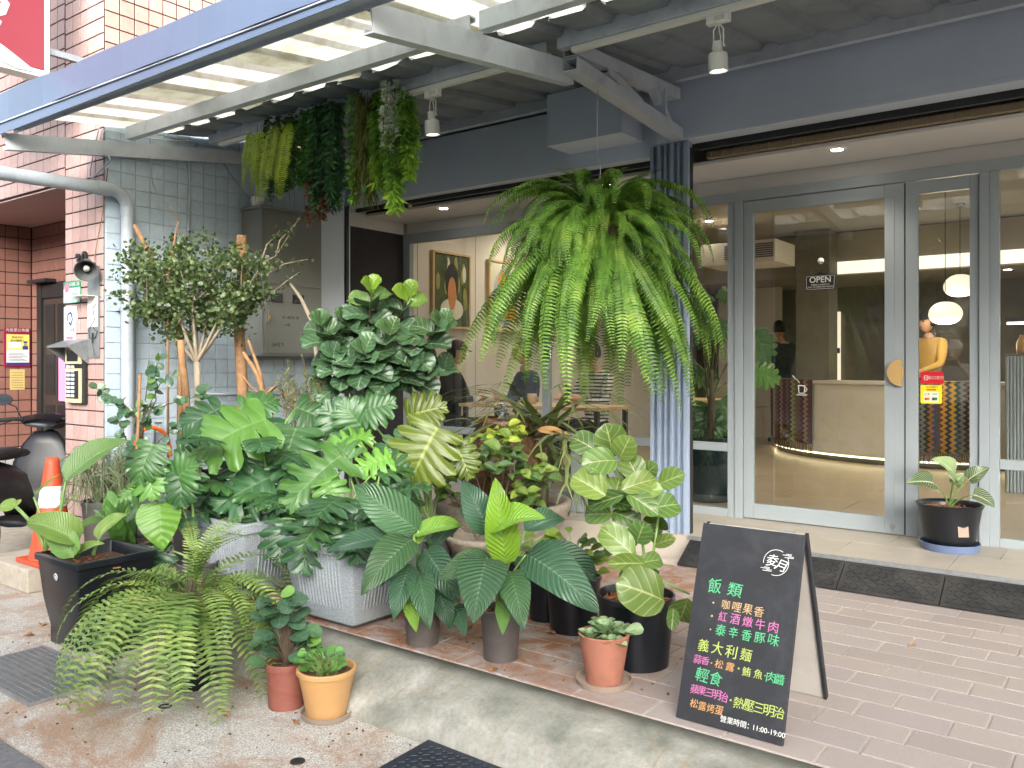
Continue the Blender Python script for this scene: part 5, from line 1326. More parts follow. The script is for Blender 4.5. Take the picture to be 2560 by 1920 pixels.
# staghorn ferns right of the jar
def antler(seed):
    r = random.Random(seed); m = MB()
    def arm(p, d, L, w, lev, u):
        n = 5; pts = [p]; dd = d.copy()
        for i in range(n):
            dd = (dd + Vector((r.uniform(-.1, .1), 0, -.09 - .05 * lev))).normalized(); pts.append(pts[-1] + dd * L / n)
        sx = Vector((1, 0, 0)) - dd * dd.x; sx.normalize()
        ww = [w * (1 - .35 * i / n) if lev < 2 else w * (1 - .9 * i / n) for i in range(n + 1)]
        V = [];
        for q, a in zip(pts, ww): V += [q - sx * a, q + Vector((0, 0, .15 * a)), q + sx * a]
        m.add(V, [(i * 3 + j, i * 3 + j + 1, i * 3 + j + 4, i * 3 + j + 3) for i in range(n) for j in (0, 1)], [((u + .3 * i / n), .25 + .25 * j) for i in range(n + 1) for j in range(3)])
        if lev < 2:
            for s in ((-1, 1) if lev == 0 else (-1, 0.7)):
                arm(pts[-1], (dd + Vector((s * r.uniform(.4, .7), 0, r.uniform(-.1, .2)))).normalized(), L * r.uniform(.55, .75), ww[-1] * (.72 if lev == 0 else .8), lev + 1, u + .3)
    arm(Vector((0, 0, 0)), Vector((0, 1, .25)).normalized(), .5, .035, 0, 0)
    return m.data('frond', 'leaf_stag', True)
ME_st = [antler(s) for s in (1, 2, 3)]
SC = onD(*zD(1130, 640), 5.55); t = thing('staghorn_fern', 'grey green staghorn fern with forked fronds beside the water jar', 'plant', (SC.x, SC.y, 0.15))
m = MB(); m.lathe([(0, 0), (.05, .0), (.055, SC.z - .25), (.04, SC.z - .16), (0, SC.z - .13)], (SC.x, SC.y, 0.15), 14); m.build('post', 'stem_dark', t, smooth=True)
r = random.Random(4)
for k in range(46):
    a = r.uniform(0, 6.28); el = r.uniform(-.6, .8); o = link('frond', ME_st[k % 3], t); o['tint'] = r.uniform(0, .5)
    if k < 4: a = math.atan2(-RIGHT.y, -RIGHT.x) + r.uniform(-.4, .3); el = r.uniform(.45, .9)
    o.matrix_basis = Matrix.Translation(SC + Vector((r.uniform(-.08, .08), r.uniform(-.08, .08), r.uniform(-.25, .05)))) @ Matrix.Rotation(a - math.pi / 2, 4, 'Z') @ Matrix.Rotation(el, 4, 'X') @ Matrix.Scale(r.uniform(.6, .95), 4)
b = onD(*zD(1090, 720), 5.4); o = put_leaf(t, leaf_data('roll', .5, .2, .02, 7, 10, 2, 'pot_ochre', 2.0), b, onD(*zD(1440, 790), 5.35), None, 0); o['label'] = 'withered orange brown frond'
# ================================================================ small-leaved clipped tree and bare trunks
def branch_tree(mb, leaves, p, d, L, r0, lev, rg, maxlev, spread, leafn, up=0.15):
    n = 4; pts = [p]; dd = d.copy()
    for i in range(n):
        dd = (dd + Vector((rg.uniform(-.16, .16), rg.uniform(-.16, .16), rg.uniform(-.06, .14) + up * .3))).normalized(); pts.append(pts[-1] + dd * L / n)
    mb.tube(pts, [r0 * (1 - .45 * i / n) for i in range(n + 1)], 6 if lev < 2 else 4, False)
    if lev >= maxlev - 1:
        for q in pts[1:]:
            for _ in range(leafn): leaves.append((q + Vector((rg.uniform(-.03, .03), rg.uniform(-.03, .03), rg.uniform(-.03, .03))), dd))
    if lev < maxlev:
        k = 3 if lev == 0 else rg.choice((2, 3))
        for j in range(k):
            a = rg.uniform(0, 6.28); o = dd.orthogonal().normalized(); o = Matrix.Rotation(a + j * 2.1, 3, dd) @ o
            branch_tree(mb, leaves, pts[-1 if j else -2] if lev else pts[-1], (dd + o * spread * rg.uniform(.6, 1.15)).normalized(), L * rg.uniform(.66, .9), r0 * .58, lev + 1, rg, maxlev, spread, leafn, up)
def small_leaves(pts, size, rg, wide=.45, seed_up=.4):
    m = MB()
    for p, d in pts:
        a = Vector((rg.gauss(0, 1), rg.gauss(0, 1), rg.gauss(0, .7) + seed_up)).normalized(); b = a.cross(Vector((rg.gauss(0, 1), rg.gauss(0, 1), rg.gauss(0, 1)))).normalized(); c = a.cross(b)
        L = size * rg.uniform(.65, 1.25); w = L * wide
        m.add([p, p + a * L * .35 + b * w + c * L * .1, p + a * L * .8 + b * w * .8 + c * L * .02, p + a * L - c * L * .12, p + a * L * .8 - b * w * .8 + c * L * .02, p + a * L * .35 - b * w + c * L * .1],
              [(0, 1, 2, 3), (0, 3, 4, 5)], [(0, .5), (.4, 1), (.8, 1), (1, .5), (.8, 0), (.4, 0)])
    return m
foliage_mat('crown_small', srgb(58, 78, 50), srgb(86, 108, 64), srgb(132, 148, 84), .42, .22, 22.0)
foliage_mat('crown_coin', srgb(66, 96, 72), srgb(96, 126, 92), srgb(122, 168, 70), .42, .22, 7.0)
dT = 5.30; T0 = onD(494, 1030, dT); T0g = Vector((T0.x, T0.y, 0.0))
t = thing('clipped_tree', 'small tree with pale trunk and dense tiny round leaves by the grey wall', 'tree', T0g)
o, zs = round_pot(t, T0g, .16, .13, .26, 'pot_grey', .012, .03, .005)
tr = MB(); fork = onD(492, 905, dT)
tr.tube([(T0g.x, T0g.y, zs), onD(496, 1100, dT), onD(494, 1000, dT), fork], [.026, .024, .022, .020], 8)
lv = []; rg = random.Random(5); tips = []
while len(tips) < 95:
    px, py, dd_ = rg.uniform(322, 655), rg.uniform(600, 885), rg.uniform(-.24, .24)
    u = (px - 487) / 168.0; v = (py - 735) / 140.0
    if u * u + v * v * (1.0 if v < 0 else 1.15) + (dd_ / .27) ** 2 > 1.0: continue
    if v > .35 and abs(u) < .10: continue
    tips.append(onD(px, py, dT + dd_))
for k in range(9):
    tips.append(onD(rg.choice((305, 318, 340, 640, 655)) + rg.uniform(-8, 8), rg.uniform(610, 800), dT + rg.uniform(-.1, .1)))
arms = [onD(px, py, dT + dd_) for px, py, dd_ in ((400, 800, 0), (440, 770, .12), (480, 760, -.1), (525, 765, .1), (570, 790, 0), (450, 800, -.12), (540, 810, -.1), (490, 790, .15))]
for e in arms: tr.tube([fork, fork.lerp(e, .5) + Vector((0, 0, -.012)), e], [.014, .011, .008], 6, False)
for e in tips:
    s0 = min(arms, key=lambda q: (q - e).length); m1 = s0.lerp(e, .5) + Vector((rg.gauss(0, .02), rg.gauss(0, .02), rg.gauss(.0, .02)))
    tr.tube([s0, m1, e], [.0055, .004, .0016], 4, False)
    for k in range(46): lv.append((e + Vector((rg.gauss(0, .042), rg.gauss(0, .042), rg.gauss(0, .036))), Vector((0, 0, 1))))
    for k in range(5): lv.append((m1.lerp(e, rg.random()) + Vector((rg.gauss(0, .015), rg.gauss(0, .015), rg.gauss(0, .015))), Vector((0, 0, 1))))
tr.build('trunk', 'bark_pale', t, smooth=True)
small = small_leaves(lv, .027, rg, .48)
stuff(small.build('crown', 'crown_small', t, smooth=True))
print('crown leaves', len(lv))
# sparse twiggy shoot that leans to the cabinet
t2 = thing('pruned_trunk', 'thick brown sawn-off trunk with thin leafy side shoots', 'tree', (onD(600, 1030, 5.5).x, onD(600, 1030, 5.5).y, 0))
tr = MB(); d5 = 5.5
b0 = onD(600, 1030, d5); tr.tube([(b0.x, b0.y, .0), onD(612, 1060, d5), onD(602, 900, d5), onD(596, 800, d5), onD(608, 700, d5), onD(604, 600, d5), onD(604, 589, d5)], [.036, .036, .036, .034, .036, .035, .033], 10)
tr.build('trunk', 'bark_brown', t2, smooth=True)
tw2 = MB(); lv = []; rg = random.Random(9)
for pts in (((610, 690), (650, 660), (690, 640), (740, 560)), ((605, 720), (660, 690), (710, 660), (770, 648)), ((650, 660), (668, 610), (690, 590), (700, 575)), ((600, 760), (670, 740), (720, 700), (750, 680)), ((606, 650), (580, 630), (545, 625), (520, 630)), ((690, 640), (700, 600), (725, 575), (752, 543))):
    P = [onD(x, y, d5 - .02) for x, y in pts]; tw2.tube(P, [.007, .005, .0035, .002], 5, False)
    for a, b in zip(P[:-1], P[1:]):
        for k in range(9): lv.append((a.lerp(b, rg.random()) + Vector((rg.gauss(0, .016), rg.gauss(0, .016), rg.gauss(0, .016))), Vector((0, 0, 1))))
tw2.build('shoot', 'bark_pale', t2, smooth=True)
stuff(small_leaves(lv, .026, rg, .48).build('foliage', 'crown_small', t2, smooth=True))
def trunk(label, pts, radii, d, mat='bark_brown', extra=None, name='bare_branch'):
    P = [onD(x, y, d) for x, y in pts]; g = P[0]; base = Vector((g.x, g.y, 0.0))
    t = thing(name, label, 'branch', base, 'sawn-off trunks behind the planters'); m = MB(); m.tube([base] + P, [radii[0]] + radii, 9); m.build('stem', mat, t, smooth=True)
    if extra:
        e = MB(); 
        for q, rr in extra: e.tube([onD(x, y, d) for x, y in q], rr, 6)
        e.build('side_branch', mat, t, smooth=True)
trunk('dark sawn-off branch leaning out above the small-leaved tree', ((452, 1080), (455, 900), (440, 740), (388, 690), (378, 640), (336, 562)), [.026, .024, .022, .020, .018, .013], 5.42)
trunk('brown upright stake-like trunk left of the pale tree trunk', ((470, 1060), (462, 960), (455, 900), (452, 850)), [.024, .024, .023, .021], 5.15)
trunk('pale knobbly branch leaning in front of the electric cabinet', ((815, 1010), (800, 970), (790, 880), (778, 800), (752, 745), (725, 708)), [.020, .017, .015, .014, .012, .009], 5.55, 'bark_pale')
trunk('dark forked branch stump in front of the grey wall', ((672, 1010), (660, 985), (640, 930), (608, 880)), [.024, .018, .014, .010], 5.2, 'bark_brown', [(((660, 990), (650, 930), (620, 850)), [.016, .012, .008]), (((665, 985), (690, 965), (684, 972)), [.014, .010, .006]), (((660, 990), (630, 970), (600, 930)), [.010, .007, .004])])
trunk('thin dry twig standing above the small-leaved tree', ((420, 700), (430, 640), (438, 590), (446, 552)), [.008, .008, .006, .004], 5.3, 'bark_brown', [(((446, 552), (430, 520), (415, 505)), [.003, .002, .001])])
trunk('tan bamboo stake in front of the drain pipe', ((338, 1200), (345, 1080), (350, 935)), [.010, .0095, .009], 4.9, 'bark_brown')
# coin-leaved shrub before the wall
E0 = onD(338, 1200, 4.95); t = thing('coin_leaf_shrub', 'lanky shrub with sparse blue green coin leaves by the drain pipe', 'potted plant', (E0.x, E0.y, 0))
o, zs = round_pot(t, (E0.x, E0.y, 0), .13, .10, .24, 'pot_grey', .012, .03, .005); st = MB(); rg = random.Random(31)
ME_cl = [leaf_data('round', .3, .15, .01, s, 7, 2, 'leaf_pep', 1.0) for s in (1, 2)]
for P in (((342, 1200), (350, 1060), (400, 960), (450, 925)), ((342, 1180), (345, 1060), (300, 1000), (215, 960)), ((345, 1150), (352, 1080), (370, 950), (372, 900)), ((350, 1090), (390, 1000), (385, 930), (400, 895)), ((345, 1060), (320, 1020), (270, 990), (250, 985)), ((360, 1040), (420, 1010), (470, 1000), (530, 970)), ((335, 1150), (320, 1110), (300, 1060), (290, 1040)), ((340, 1130), (390, 1110), (440, 1060), (470, 1040))):
    Q = [onD(x, y, 4.95) for x, y in P]; st.tube([Vector((E0.x, E0.y, zs))] + Q, [.006, .005, .004, .003, .0015], 5, False)
    for a, b in zip(Q[:-1], Q[1:]):
        for k in range(6):
            p = a.lerp(b, rg.random()); v = Vector((rg.gauss(0, 1), rg.gauss(0, 1), rg.gauss(-.2, .6))).normalized()
            put_leaf(t, ME_cl[k % 2], p, p + v * rg.uniform(.045, .062), FRONT * .8 + Vector((rg.gauss(0, .4), 0, .4)), rg.choice((0, 0, .1, .8 if P[3][1] < 940 else .1)), .95)
st.build('stem', 'stem_dark', t)
# wispy shrub between fig and cabinet
W0 = onD(770, 1060, 5.1); t = thing('needle_shrub', 'dry wispy needle-leaved shrub between the monstera and the fig', 'shrub', (W0.x, W0.y, 0)); m = MB(); rg = random.Random(77); lv = []
for k in range(26):
    tip = onD(rg.uniform(690, 830), rg.uniform(890, 1000), 5.1 + rg.uniform(-.15, .15)); P = [Vector((W0.x + rg.uniform(-.08, .08), W0.y + rg.uniform(-.08, .08), .0)), (W0 + tip) / 2 + Vector((rg.uniform(-.1, .1), 0, -.15)), tip]
    m.tube(P, [.004, .003, .001], 4, False)
    for q in range(40): lv.append((P[1].lerp(P[2], rg.random() ** .7), Vector((0, 0, 1))))
m.build('stem', 'bark_brown', t); foliage_mat('needle', srgb(110, 122, 90), srgb(146, 154, 110)); stuff(small_leaves(lv, .035, rg, .06, 1.2).build('foliage', 'needle', t))
# stringy mistletoe cactus in a grey bowl
C0 = Vector((onZ(262, 1300, 0.12).x, onZ(262, 1300, 0.12).y, 0)); C0 = Vector((-5.44, 2.80, 0.0))
t = thing('mistletoe_cactus', 'stringy mistletoe cactus spilling from a wide dark grey pot', 'potted plant', C0); o, zs = round_pot(t, C0, .155, .125, .36, 'pot_grey', .014, .03, .006)
m = MB(); rg = random.Random(13)
for k in range(80):
    a = rg.uniform(0, 6.28); p = Vector((C0.x + .05 * math.cos(a), C0.y + .05 * math.sin(a), zs)); h = rg.uniform(.18, .42); q = rg.uniform(.08, .24); e = rg.uniform(-.1, .3)
    P = [p, p + Vector((q * .35 * math.cos(a), q * .35 * math.sin(a), h * .75)), p + Vector((q * .75 * math.cos(a), q * .75 * math.sin(a), h)), p + Vector((q * 1.1 * math.cos(a + .2), q * 1.1 * math.sin(a + .2), h * .8)), p + Vector((q * 1.25 * math.cos(a + .2), q * 1.25 * math.sin(a + .2), h * e))]
    m.tube(P, [.004, .0035, .003, .0028, .002], 5, False)
    for j in range(2): m.tube([P[2], P[2] + Vector((rg.uniform(-.1, .1), rg.uniform(-.1, .1), -.02)), P[2] + Vector((rg.uniform(-.14, .14), rg.uniform(-.14, .14), -.16))], [.003, .0025, .002], 4, False)
plain('cactus_stem', srgb(104, 116, 84), .5, .2, 20); stuff(m.build('stem_mass', 'cactus_stem', t))
for (c, rr_, h, lab, sd) in ((Vector((-4.62, 2.50, -.004)), .155, .25, 'dark grey pot of bird-nest fern behind the black planter', 1), (Vector((-3.93, 2.33, -.03)), .085, .20, 'small charcoal pot tucked between black planter and sword fern', 2)):
    if sd == 2: c = onZ(275, 1625, -.15); c = Vector((c.x + .02, c.y + .06, -.15))
    t = thing('leafy_pot', lab, 'potted plant', c); o, zs = round_pot(t, c, rr_, rr_ * .8, h, 'pot_grey' if sd == 1 else 'pot_black', .01, .02, .004); chips(t, c, rr_ - .02, zs, 80, sd)
    rg = random.Random(90 + sd); me = leaf_data('paddle', 1.0, .4, .05, sd, 12, 2, 'leaf_monstera', .85)
    for k in range(13 if sd == 1 else 5):
        a = rg.uniform(0, 6.28); b = Vector((c.x, c.y, zs)); L = rg.uniform(.2, .4) if sd == 1 else rg.uniform(.08, .14)
        put_leaf(t, me, b, b + Vector((math.cos(a) * .6, math.sin(a) * .6, rg.uniform(.5, 1.3))).normalized() * L, None, rg.uniform(.1, .6))
# ================================================================ garlands hanging from the inner purlin
def garland(label, px, ytop, ybot, wpx, n, style, mat, seed, y=3.57, stemmat='stem_dark'):
    top = onY(px, ytop, y); bot = onY(px, ybot, y); wid = 1.35 * wpx / 2090.0 * top.y / ray(px, 0).y
    top.z = min(top.z, 2.90)
    t = thing('hanging_garland', label, 'hanging plant', top, 'garlands hanging from the canopy purlin')
    rg = random.Random(seed); H = top.z - bot.z; st = MB(); lv = []; fr = []
    for k in range(n):
        x = rg.uniform(-.5, .5) * wid; h = H * rg.uniform(.72, 1.0); yy = rg.uniform(-.05, .06); P = []
        for i in range(9):
            f = i / 8; P.append(top + Vector((x * (.75 + .3 * f) + .012 * math.sin(5 * f + k), yy + .012 * math.cos(4 * f + k), -h * f + (.02 if i == 0 else 0))))
        st.tube(P, .0016, 4, False); fr.append(P)
        m_ = {'leafy': 170, 'fine': 420, 'eu': 110, 'grass': 300, 'silver': 260}.get(style, 60)
        for j in range(int(m_ * h)):
            f = rg.random(); i = min(7, int(f * 8)); lv.append((P[i].lerp(P[i + 1], f * 8 - i), f, k))
    st.build('strand', stemmat, t)
    m = MB()
    for p, f, k in lv:
        if style == 'fern': continue
        a = rg.uniform(0, 6.28)
        if style == 'leafy': d = Vector((math.cos(a), math.sin(a), rg.uniform(-.9, .3))); L, w = rg.uniform(.026, .042), .42
        elif style == 'eu': d = Vector((math.cos(a), math.sin(a), rg.uniform(-.15, .35))); L, w = rg.uniform(.03, .042), .45
        elif style == 'silver': d = Vector((math.cos(a), math.sin(a), rg.uniform(-.5, .6))); L, w = rg.uniform(.028, .05), .26
        elif style == 'grass': d = Vector((math.cos(a) * .5, math.sin(a) * .5, -1)); L, w = rg.uniform(.05, .10), .05
        else: d = Vector((math.cos(a) * .7, math.sin(a) * .7, rg.uniform(-.9, -.1))); L, w = rg.uniform(.035, .075), .11
        d.normalize(); b = d.cross(Vector((rg.gauss(0, 1), rg.gauss(0, 1), rg.gauss(0, 1)))).normalized() * L * w
        m.add([p, p + d * L * .5 + b, p + d * L + Vector((0, 0, -L * .1)), p + d * L * .5 - b], [(0, 1, 2, 3)], [(f, .5)] * 4)
    if m.v: stuff(m.build('foliage', mat, t))
    if style == 'fern':
        me = frond_data(40, 1.0, .35, -1.2, .11, mat, seed, .5, .7, .17)
        for k in range(n * 3):
            x = rg.uniform(-.5, .5) * wid
            o = put_frond(t, me, top + Vector((x, rg.uniform(-.04, .05), -.02)), rg.uniform(-1.1, 1.1) + math.pi, H * rg.uniform(.6, 1.0), rg.uniform(-.12, .12))
foliage_mat('g_lime', srgb(120, 156, 30), srgb(170, 196, 52), srgb(196, 212, 80), .5, .3, 8)
foliage_mat('g_mid', srgb(48, 104, 36), srgb(76, 140, 48), srgb(112, 172, 70), .5, .3, 14); foliage_mat('g_dark', srgb(34, 76, 46), srgb(54, 104, 62), srgb(84, 132, 80), .55, .25, 14)
foliage_mat('g_brown', srgb(70, 44, 28), srgb(104, 66, 40), srgb(140, 110, 50), .6, .2, 14); foliage_mat('g_olive', srgb(84, 92, 32), srgb(118, 124, 48), srgb(96, 120, 56), .55, .3, 10)
foliage_mat('g_eu', srgb(58, 104, 52), srgb(92, 144, 74), srgb(134, 178, 88), .45, .25, 12, vmix=srgb(132, 196, 70)); foliage_mat('g_silver', srgb(170, 186, 168), srgb(206, 216, 200), srgb(226, 232, 222), .6, .2, 20)
foliage_mat('g_moss', srgb(70, 124, 40), srgb(104, 156, 54), srgb(150, 190, 70), .5, .3, 10, vmix=srgb(160, 200, 70))
garland('lime fern garland at the wall end of the hanging row', 650, 300, 515, 50, 5, 'fern', 'g_lime', 1)
garland('dark leafy ivy garland next to the lime fern garland', 690, 290, 500, 60, 9, 'leafy', 'g_dark', 2)
garland('lime fern garland hanging inside the green ivy', 720, 290, 510, 46, 3, 'fern', 'g_lime', 3, 3.55)
garland('bright green ivy garland thickest of the hanging row', 745, 270, 480, 110, 18, 'leafy', 'g_mid', 4, 3.60)
garland('brown dried garland hanging lowest below the ivy', 795, 400, 560, 40, 9, 'leafy', 'g_brown', 5, 3.56)
garland('dark feathery asparagus garland right of the ivy', 820, 252, 520, 66, 16, 'fine', 'g_dark', 6)
garland('mid green feathery garland between ivy and asparagus', 778, 262, 470, 60, 12, 'fine', 'g_mid', 14, 3.58)
garland('straight eucalyptus garland with paired pale leaves', 878, 232, 545, 40, 7, 'eu', 'g_eu', 7, 3.56)
garland('olive grassy garland beside the straight eucalyptus', 918, 225, 500, 46, 12, 'grass', 'g_olive', 8, 3.58)
garland('mossy green garland behind the silver one', 958, 225, 480, 62, 14, 'fine', 'g_moss', 9, 3.61)
garland('silver white garland with curly leaves', 973, 195, 395, 36, 9, 'silver', 'g_silver', 10, 3.53)
garland('thin mossy garland with the longest lime tail', 990, 330, 545, 28, 5, 'fine', 'g_moss', 11, 3.55)
garland('short mossy garland nearest the white spotlight', 1016, 240, 465, 26, 6, 'fine', 'g_moss', 12, 3.57)
# ================================================================ lamps and fittings of the porch
plain('lamp_grey', srgb(196, 198, 192), .35, .04, 6); emit('lens_glow', (1.0, .95, .86, 1), 3.0); emit('downlight_glow', (1.0, .93, .82, 1), 14.0)
def rail(x0, x1, label):
    m = MB(); m.bbox(x0, x1, 3.640, 3.674, 2.866, 2.8935, .003); o = m.build('track_rail', 'white_plastic'); tag(o, label, 'lamp track', 'white lamp tracks under the canopy purlin')
    return o
rail(-2.352, 3.2, 'long white lamp track running right from the pillar bracket'); rail(-5.45, -2.62, 'long white lamp track running from the tiled wall to the bracket')
def spot(x, label):
    t = thing('track_spotlight', label, 'spotlight', (x, 3.657, 2.60), 'white cylinder spotlights on the lamp tracks')
    m = MB(); m.bbox(x - .055, x + .055, 3.640, 3.674, 2.822, 2.8655, .004); ad = m.build('adapter', 'white_plastic', t)
    m = MB(); m.box(x - .015, x + .035, 3.6385, 3.6398, 2.832, 2.855); m.build('spec_label', 'lamp_grey', ad)
    m = MB(); m.tube([(x - .024, 3.657, 2.715), (x - .024, 3.657, 2.795), (x - .010, 3.657, 2.815), (x + .010, 3.657, 2.815), (x + .024, 3.657, 2.795), (x + .024, 3.657, 2.715)], .0035, 6); m.build('yoke', 'white_plastic', t, smooth=True)
    m = MB(); m.tube([(x, 3.657, 2.82), (x + .004, 3.655, 2.79), (x + .010, 3.657, 2.76), (x + .008, 3.657, 2.735)], .003, 6); m.build('cable', 'white_plastic', t, smooth=True)
    M = Matrix.Translation((x, 3.657, 2.60)) @ Matrix.Rotation(R(6), 4, 'X')
    m = MB(); m.lathe([(0, .138), (.018, .137), (.022, .133), (.023, .090), (.038, .085), (.044, .078), (.0445, .004), (.043, 0), (.040, 0.001), (.038, .012)], (0, 0, 0), 28, M); m.build('body', 'lamp_grey', t, auto=30)
    m = MB(); m.lathe([(0, .010), (.026, .008), (.030, .006)], (0, 0, 0), 20, M); m.build('lens', 'lens_glow', t, smooth=True)
    for s in (-1, 1):
        m = MB(); m.tube([(x + s * .0245, 3.657, 2.716), (x + s * .031, 3.657, 2.716)], .006, 8); m.build('knob', 'white_plastic', t)
spot(-1.554, 'white spotlight on the track in front of the wide lintel'); spot(-3.329, 'white spotlight on the track between garlands and fern'); spot(0.9, 'white spotlight on the track beyond the doors')
for (px, py, lab) in ((2087, 370, 'round recessed lamp glowing in the porch ceiling above the doors'), (1109, 521, 'round recessed lamp glowing in the porch ceiling above the painting'), (1512, 459, 'round recessed lamp in the porch ceiling behind the hanging fern')):
    p = onZ(px, py, 2.598); p.y = max(5.42, min(5.70, p.y)); t = thing('downlight', lab, 'lamp', (p.x, p.y, 2.59), 'recessed lamps in the porch ceiling')
    m = MB(); m.lathe([(.036, -.002), (.052, -.004), (.055, .0)], (p.x, p.y, 2.5975), 24); m.build('trim', 'white_plastic', t, smooth=True)
    m = MB(); m.lathe([(0, -.001), (.036, -.001)], (p.x, p.y, 2.5965), 20); m.build('lens', 'downlight_glow', t)
    ld = bpy.data.lights.new('downlight_lamp', 'SPOT'); ld.energy = 9; ld.color = (1, .9, .76); ld.spot_size = R(120); ld.spot_blend = .8; ld.shadow_soft_size = .04
    lo = bpy.data.objects.new('lamp', ld); col.objects.link(lo); adopt(lo, t); lo.matrix_basis = Matrix.Translation((p.x, p.y, 2.585))
# ---------------------------------------------------------------- electric cabinet on the side wall
plain('cabinet', srgb(124, 127, 122), .4, .06, 3, stain=srgb(128, 128, 120)); plain('meter_glass', srgb(30, 36, 44), .15, .1)
cbx = thing('electric_cabinet', 'grey steel electric cabinet with meter windows on the side wall', 'cabinet', (-5.52, 4.28, 1.31))
m = MB(); m.bbox(XL - .001, -5.40, 3.985, 4.575, 1.315, 2.455, .006); bx_ = m.build('case', 'cabinet', cbx)
m = MB(); m.bbox(XL, -5.39, 3.97, 4.59, 2.4555, 2.480, .004); m.build('rain_hood', 'cabinet', cbx)
m = MB(); m.bbox(-5.3995, -5.388, 4.010, 4.560, 1.875, 2.425, .003); m.build('door', 'cabinet', cbx)
m = MB(); m.bbox(-5.3995, -5.388, 4.010, 4.560, 1.335, 1.855, .003); dr = m.build('door', 'cabinet', cbx)
for y0 in (4.06, 4.27):
    m = MB(); m.box(-5.3885, -5.382, y0, y0 + .11, 1.735, 1.805); w_ = m.build('meter_window', 'dark_metal', cbx)
    m = MB(); m.box(-5.3818, -5.3805, y0 + .01, y0 + .10, 1.745, 1.795); m.build('glass', 'meter_glass', w_)
m = MB(); m.box(-5.388, -5.374, 4.022, 4.034, 1.58, 1.67); m.build('latch', 'steel', cbx); m = MB(); m.box(-5.374, -5.36, 4.018, 4.036, 1.60, 1.63); m.build('padlock', 'brass_satin', cbx)
def sideM(y, z, x): return Matrix(((0, 0, 1, x), (1, 0, 0, y), (0, 1, 0, z), (0, 0, 0, 1)))
for txt, y, z, s in (('41-4674-10', 4.25, 1.62, .035), ('+中', 4.22, 1.56, .035), ('34号下', 4.13, 1.40, .04)): lettering('lettering', txt, s, sideM(y, z, -5.3868), 'print_black', cbx, .0003)
m = MB(); m.lathe([(0, .075), (.045, .072), (.05, .06), (.05, .03), (.042, .028), (.042, 0)], (-5.50, 4.02, 2.481), 18); m.build('cable_cap', 'white_plastic', cbx, smooth=True)
# ---------------------------------------------------------------- pipes, wires, hook on the side wall
dp = thing('drain_pipe', 'thick grey rain pipe bending down the tiled corner', 'pipe', (-5.585, 3.02, -.15))
pts = [(-5.585, 1.2, 2.405), (-5.585, 2.90, 2.437)] + [(-5.585, 2.90 + .12 * math.sin(R(a)), 2.437 - .12 * (1 - math.cos(R(a)))) for a in (20, 40, 60, 80, 90)] + [(-5.585, 3.02, 1.2), (-5.585, 3.02, -.14)]
m = MB(); m.tube(pts, .044, 20); m.build('pipe', 'pipe_grey', dp, auto=50)
for a, b in (((-5.585, 2.80, 2.435), (-5.585, 2.885, 2.4365)), ((-5.585, 3.02, 2.33), (-5.585, 3.02, 2.27))):
    m = MB(); m.tube([a, b], .0485, 20); m.build('collar', 'pipe_grey', dp, auto=50)
for z in (1.62, .6):
    m = MB(); m.tube([(-5.585, 3.02, z), (-5.585, 3.02, z + .018)], .047, 20); m.box(-5.645, -5.60, 2.965, 3.075, z, z + .018); m.build('bracket', 'pipe_grey', dp)
def wire(name, label, pts, r, mat='pipe_grey', cat='cable'):
    P = [Vector(p) for p in pts]; Q = []
    for i in range(len(P) - 1):            # Catmull-Rom
        p0, p1, p2, p3 = P[max(0, i - 1)], P[i], P[i + 1], P[min(len(P) - 1, i + 2)]
        for k in range(6):
            u = k / 6; Q.append(.5 * ((2 * p1) + (p2 - p0) * u + (2 * p0 - 5 * p1 + 4 * p2 - p3) * u * u + (3 * p1 - p0 - 3 * p2 + p3) * u ** 3))
    Q.append(P[-1]); m = MB(); m.tube(Q, r, 7); return tag(m.build(name, mat, smooth=True), label, cat)
xw = XL + .016
wire('conduit', 'grey conduit running down the painted tile wall', [onX(492, 360, xw), onX(480, 385, xw), onX(472, 415, xw), onX(474, 440, xw), onX(472, 520, xw), onX(471, 620, xw), onX(470, 900, xw)], .012, cat='pipe')
wire('cable', 'thin grey cable slanting down to the electric cabinet', [onX(545, 385, xw), onX(580, 440, xw), onX(620, 490, xw), onX(636, 500, xw)], .006)
wire('cable', 'loose cable looping at the top of the tiled corner', [(-5.66, 2.86, 2.86), onY(225, 440, 2.87), onY(262, 415, 2.868), onY(275, 400, 2.86), onY(266, 385, 2.86)], .005, 'pipe_grey')
wire('cable', 'thin brown wire hanging down the tiled pillar', [onY(270, 420, 2.86), onY(255, 540, 2.868), onY(240, 620, 2.868), onY(232, 690, 2.868)], .0035, 'bark_brown')
wire('cable', 'tangled thin cables under the canopy at the side wall', [onX(255, 345, xw), onX(262, 325, xw), onX(300, 330, xw), onX(400, 348, xw), onX(480, 352, xw)], .004, 'white_plastic')
wire('wire_hook', 'bent wire hook hanging from the canopy rafter', [(-5.56, 3.17, 2.72), (-5.56, 3.18, 2.62), (-5.56, 3.19, 2.53), (-5.56, 3.215, 2.48), (-5.56, 3.20, 2.455), (-5.56, 3.175, 2.465)], .003, 'steel', 'hook')
wire('garden_hose', 'orange garden hose looped over the wall tap', [onX(340, 1120, -5.50), onX(342, 1090, -5.48), onX(358, 1075, -5.46), onX(380, 1069, -5.45), onX(405, 1078, -5.46), onX(420, 1100, -5.48), onX(426, 1140, -5.5)], .014, 'print_orange', 'hose')
wp = thing('wall_tap', 'grey water pipe with tap low on the side wall', 'tap', onX(385, 1075, XL + .04)); wp_p = onX(385, 1075, XL + .04)
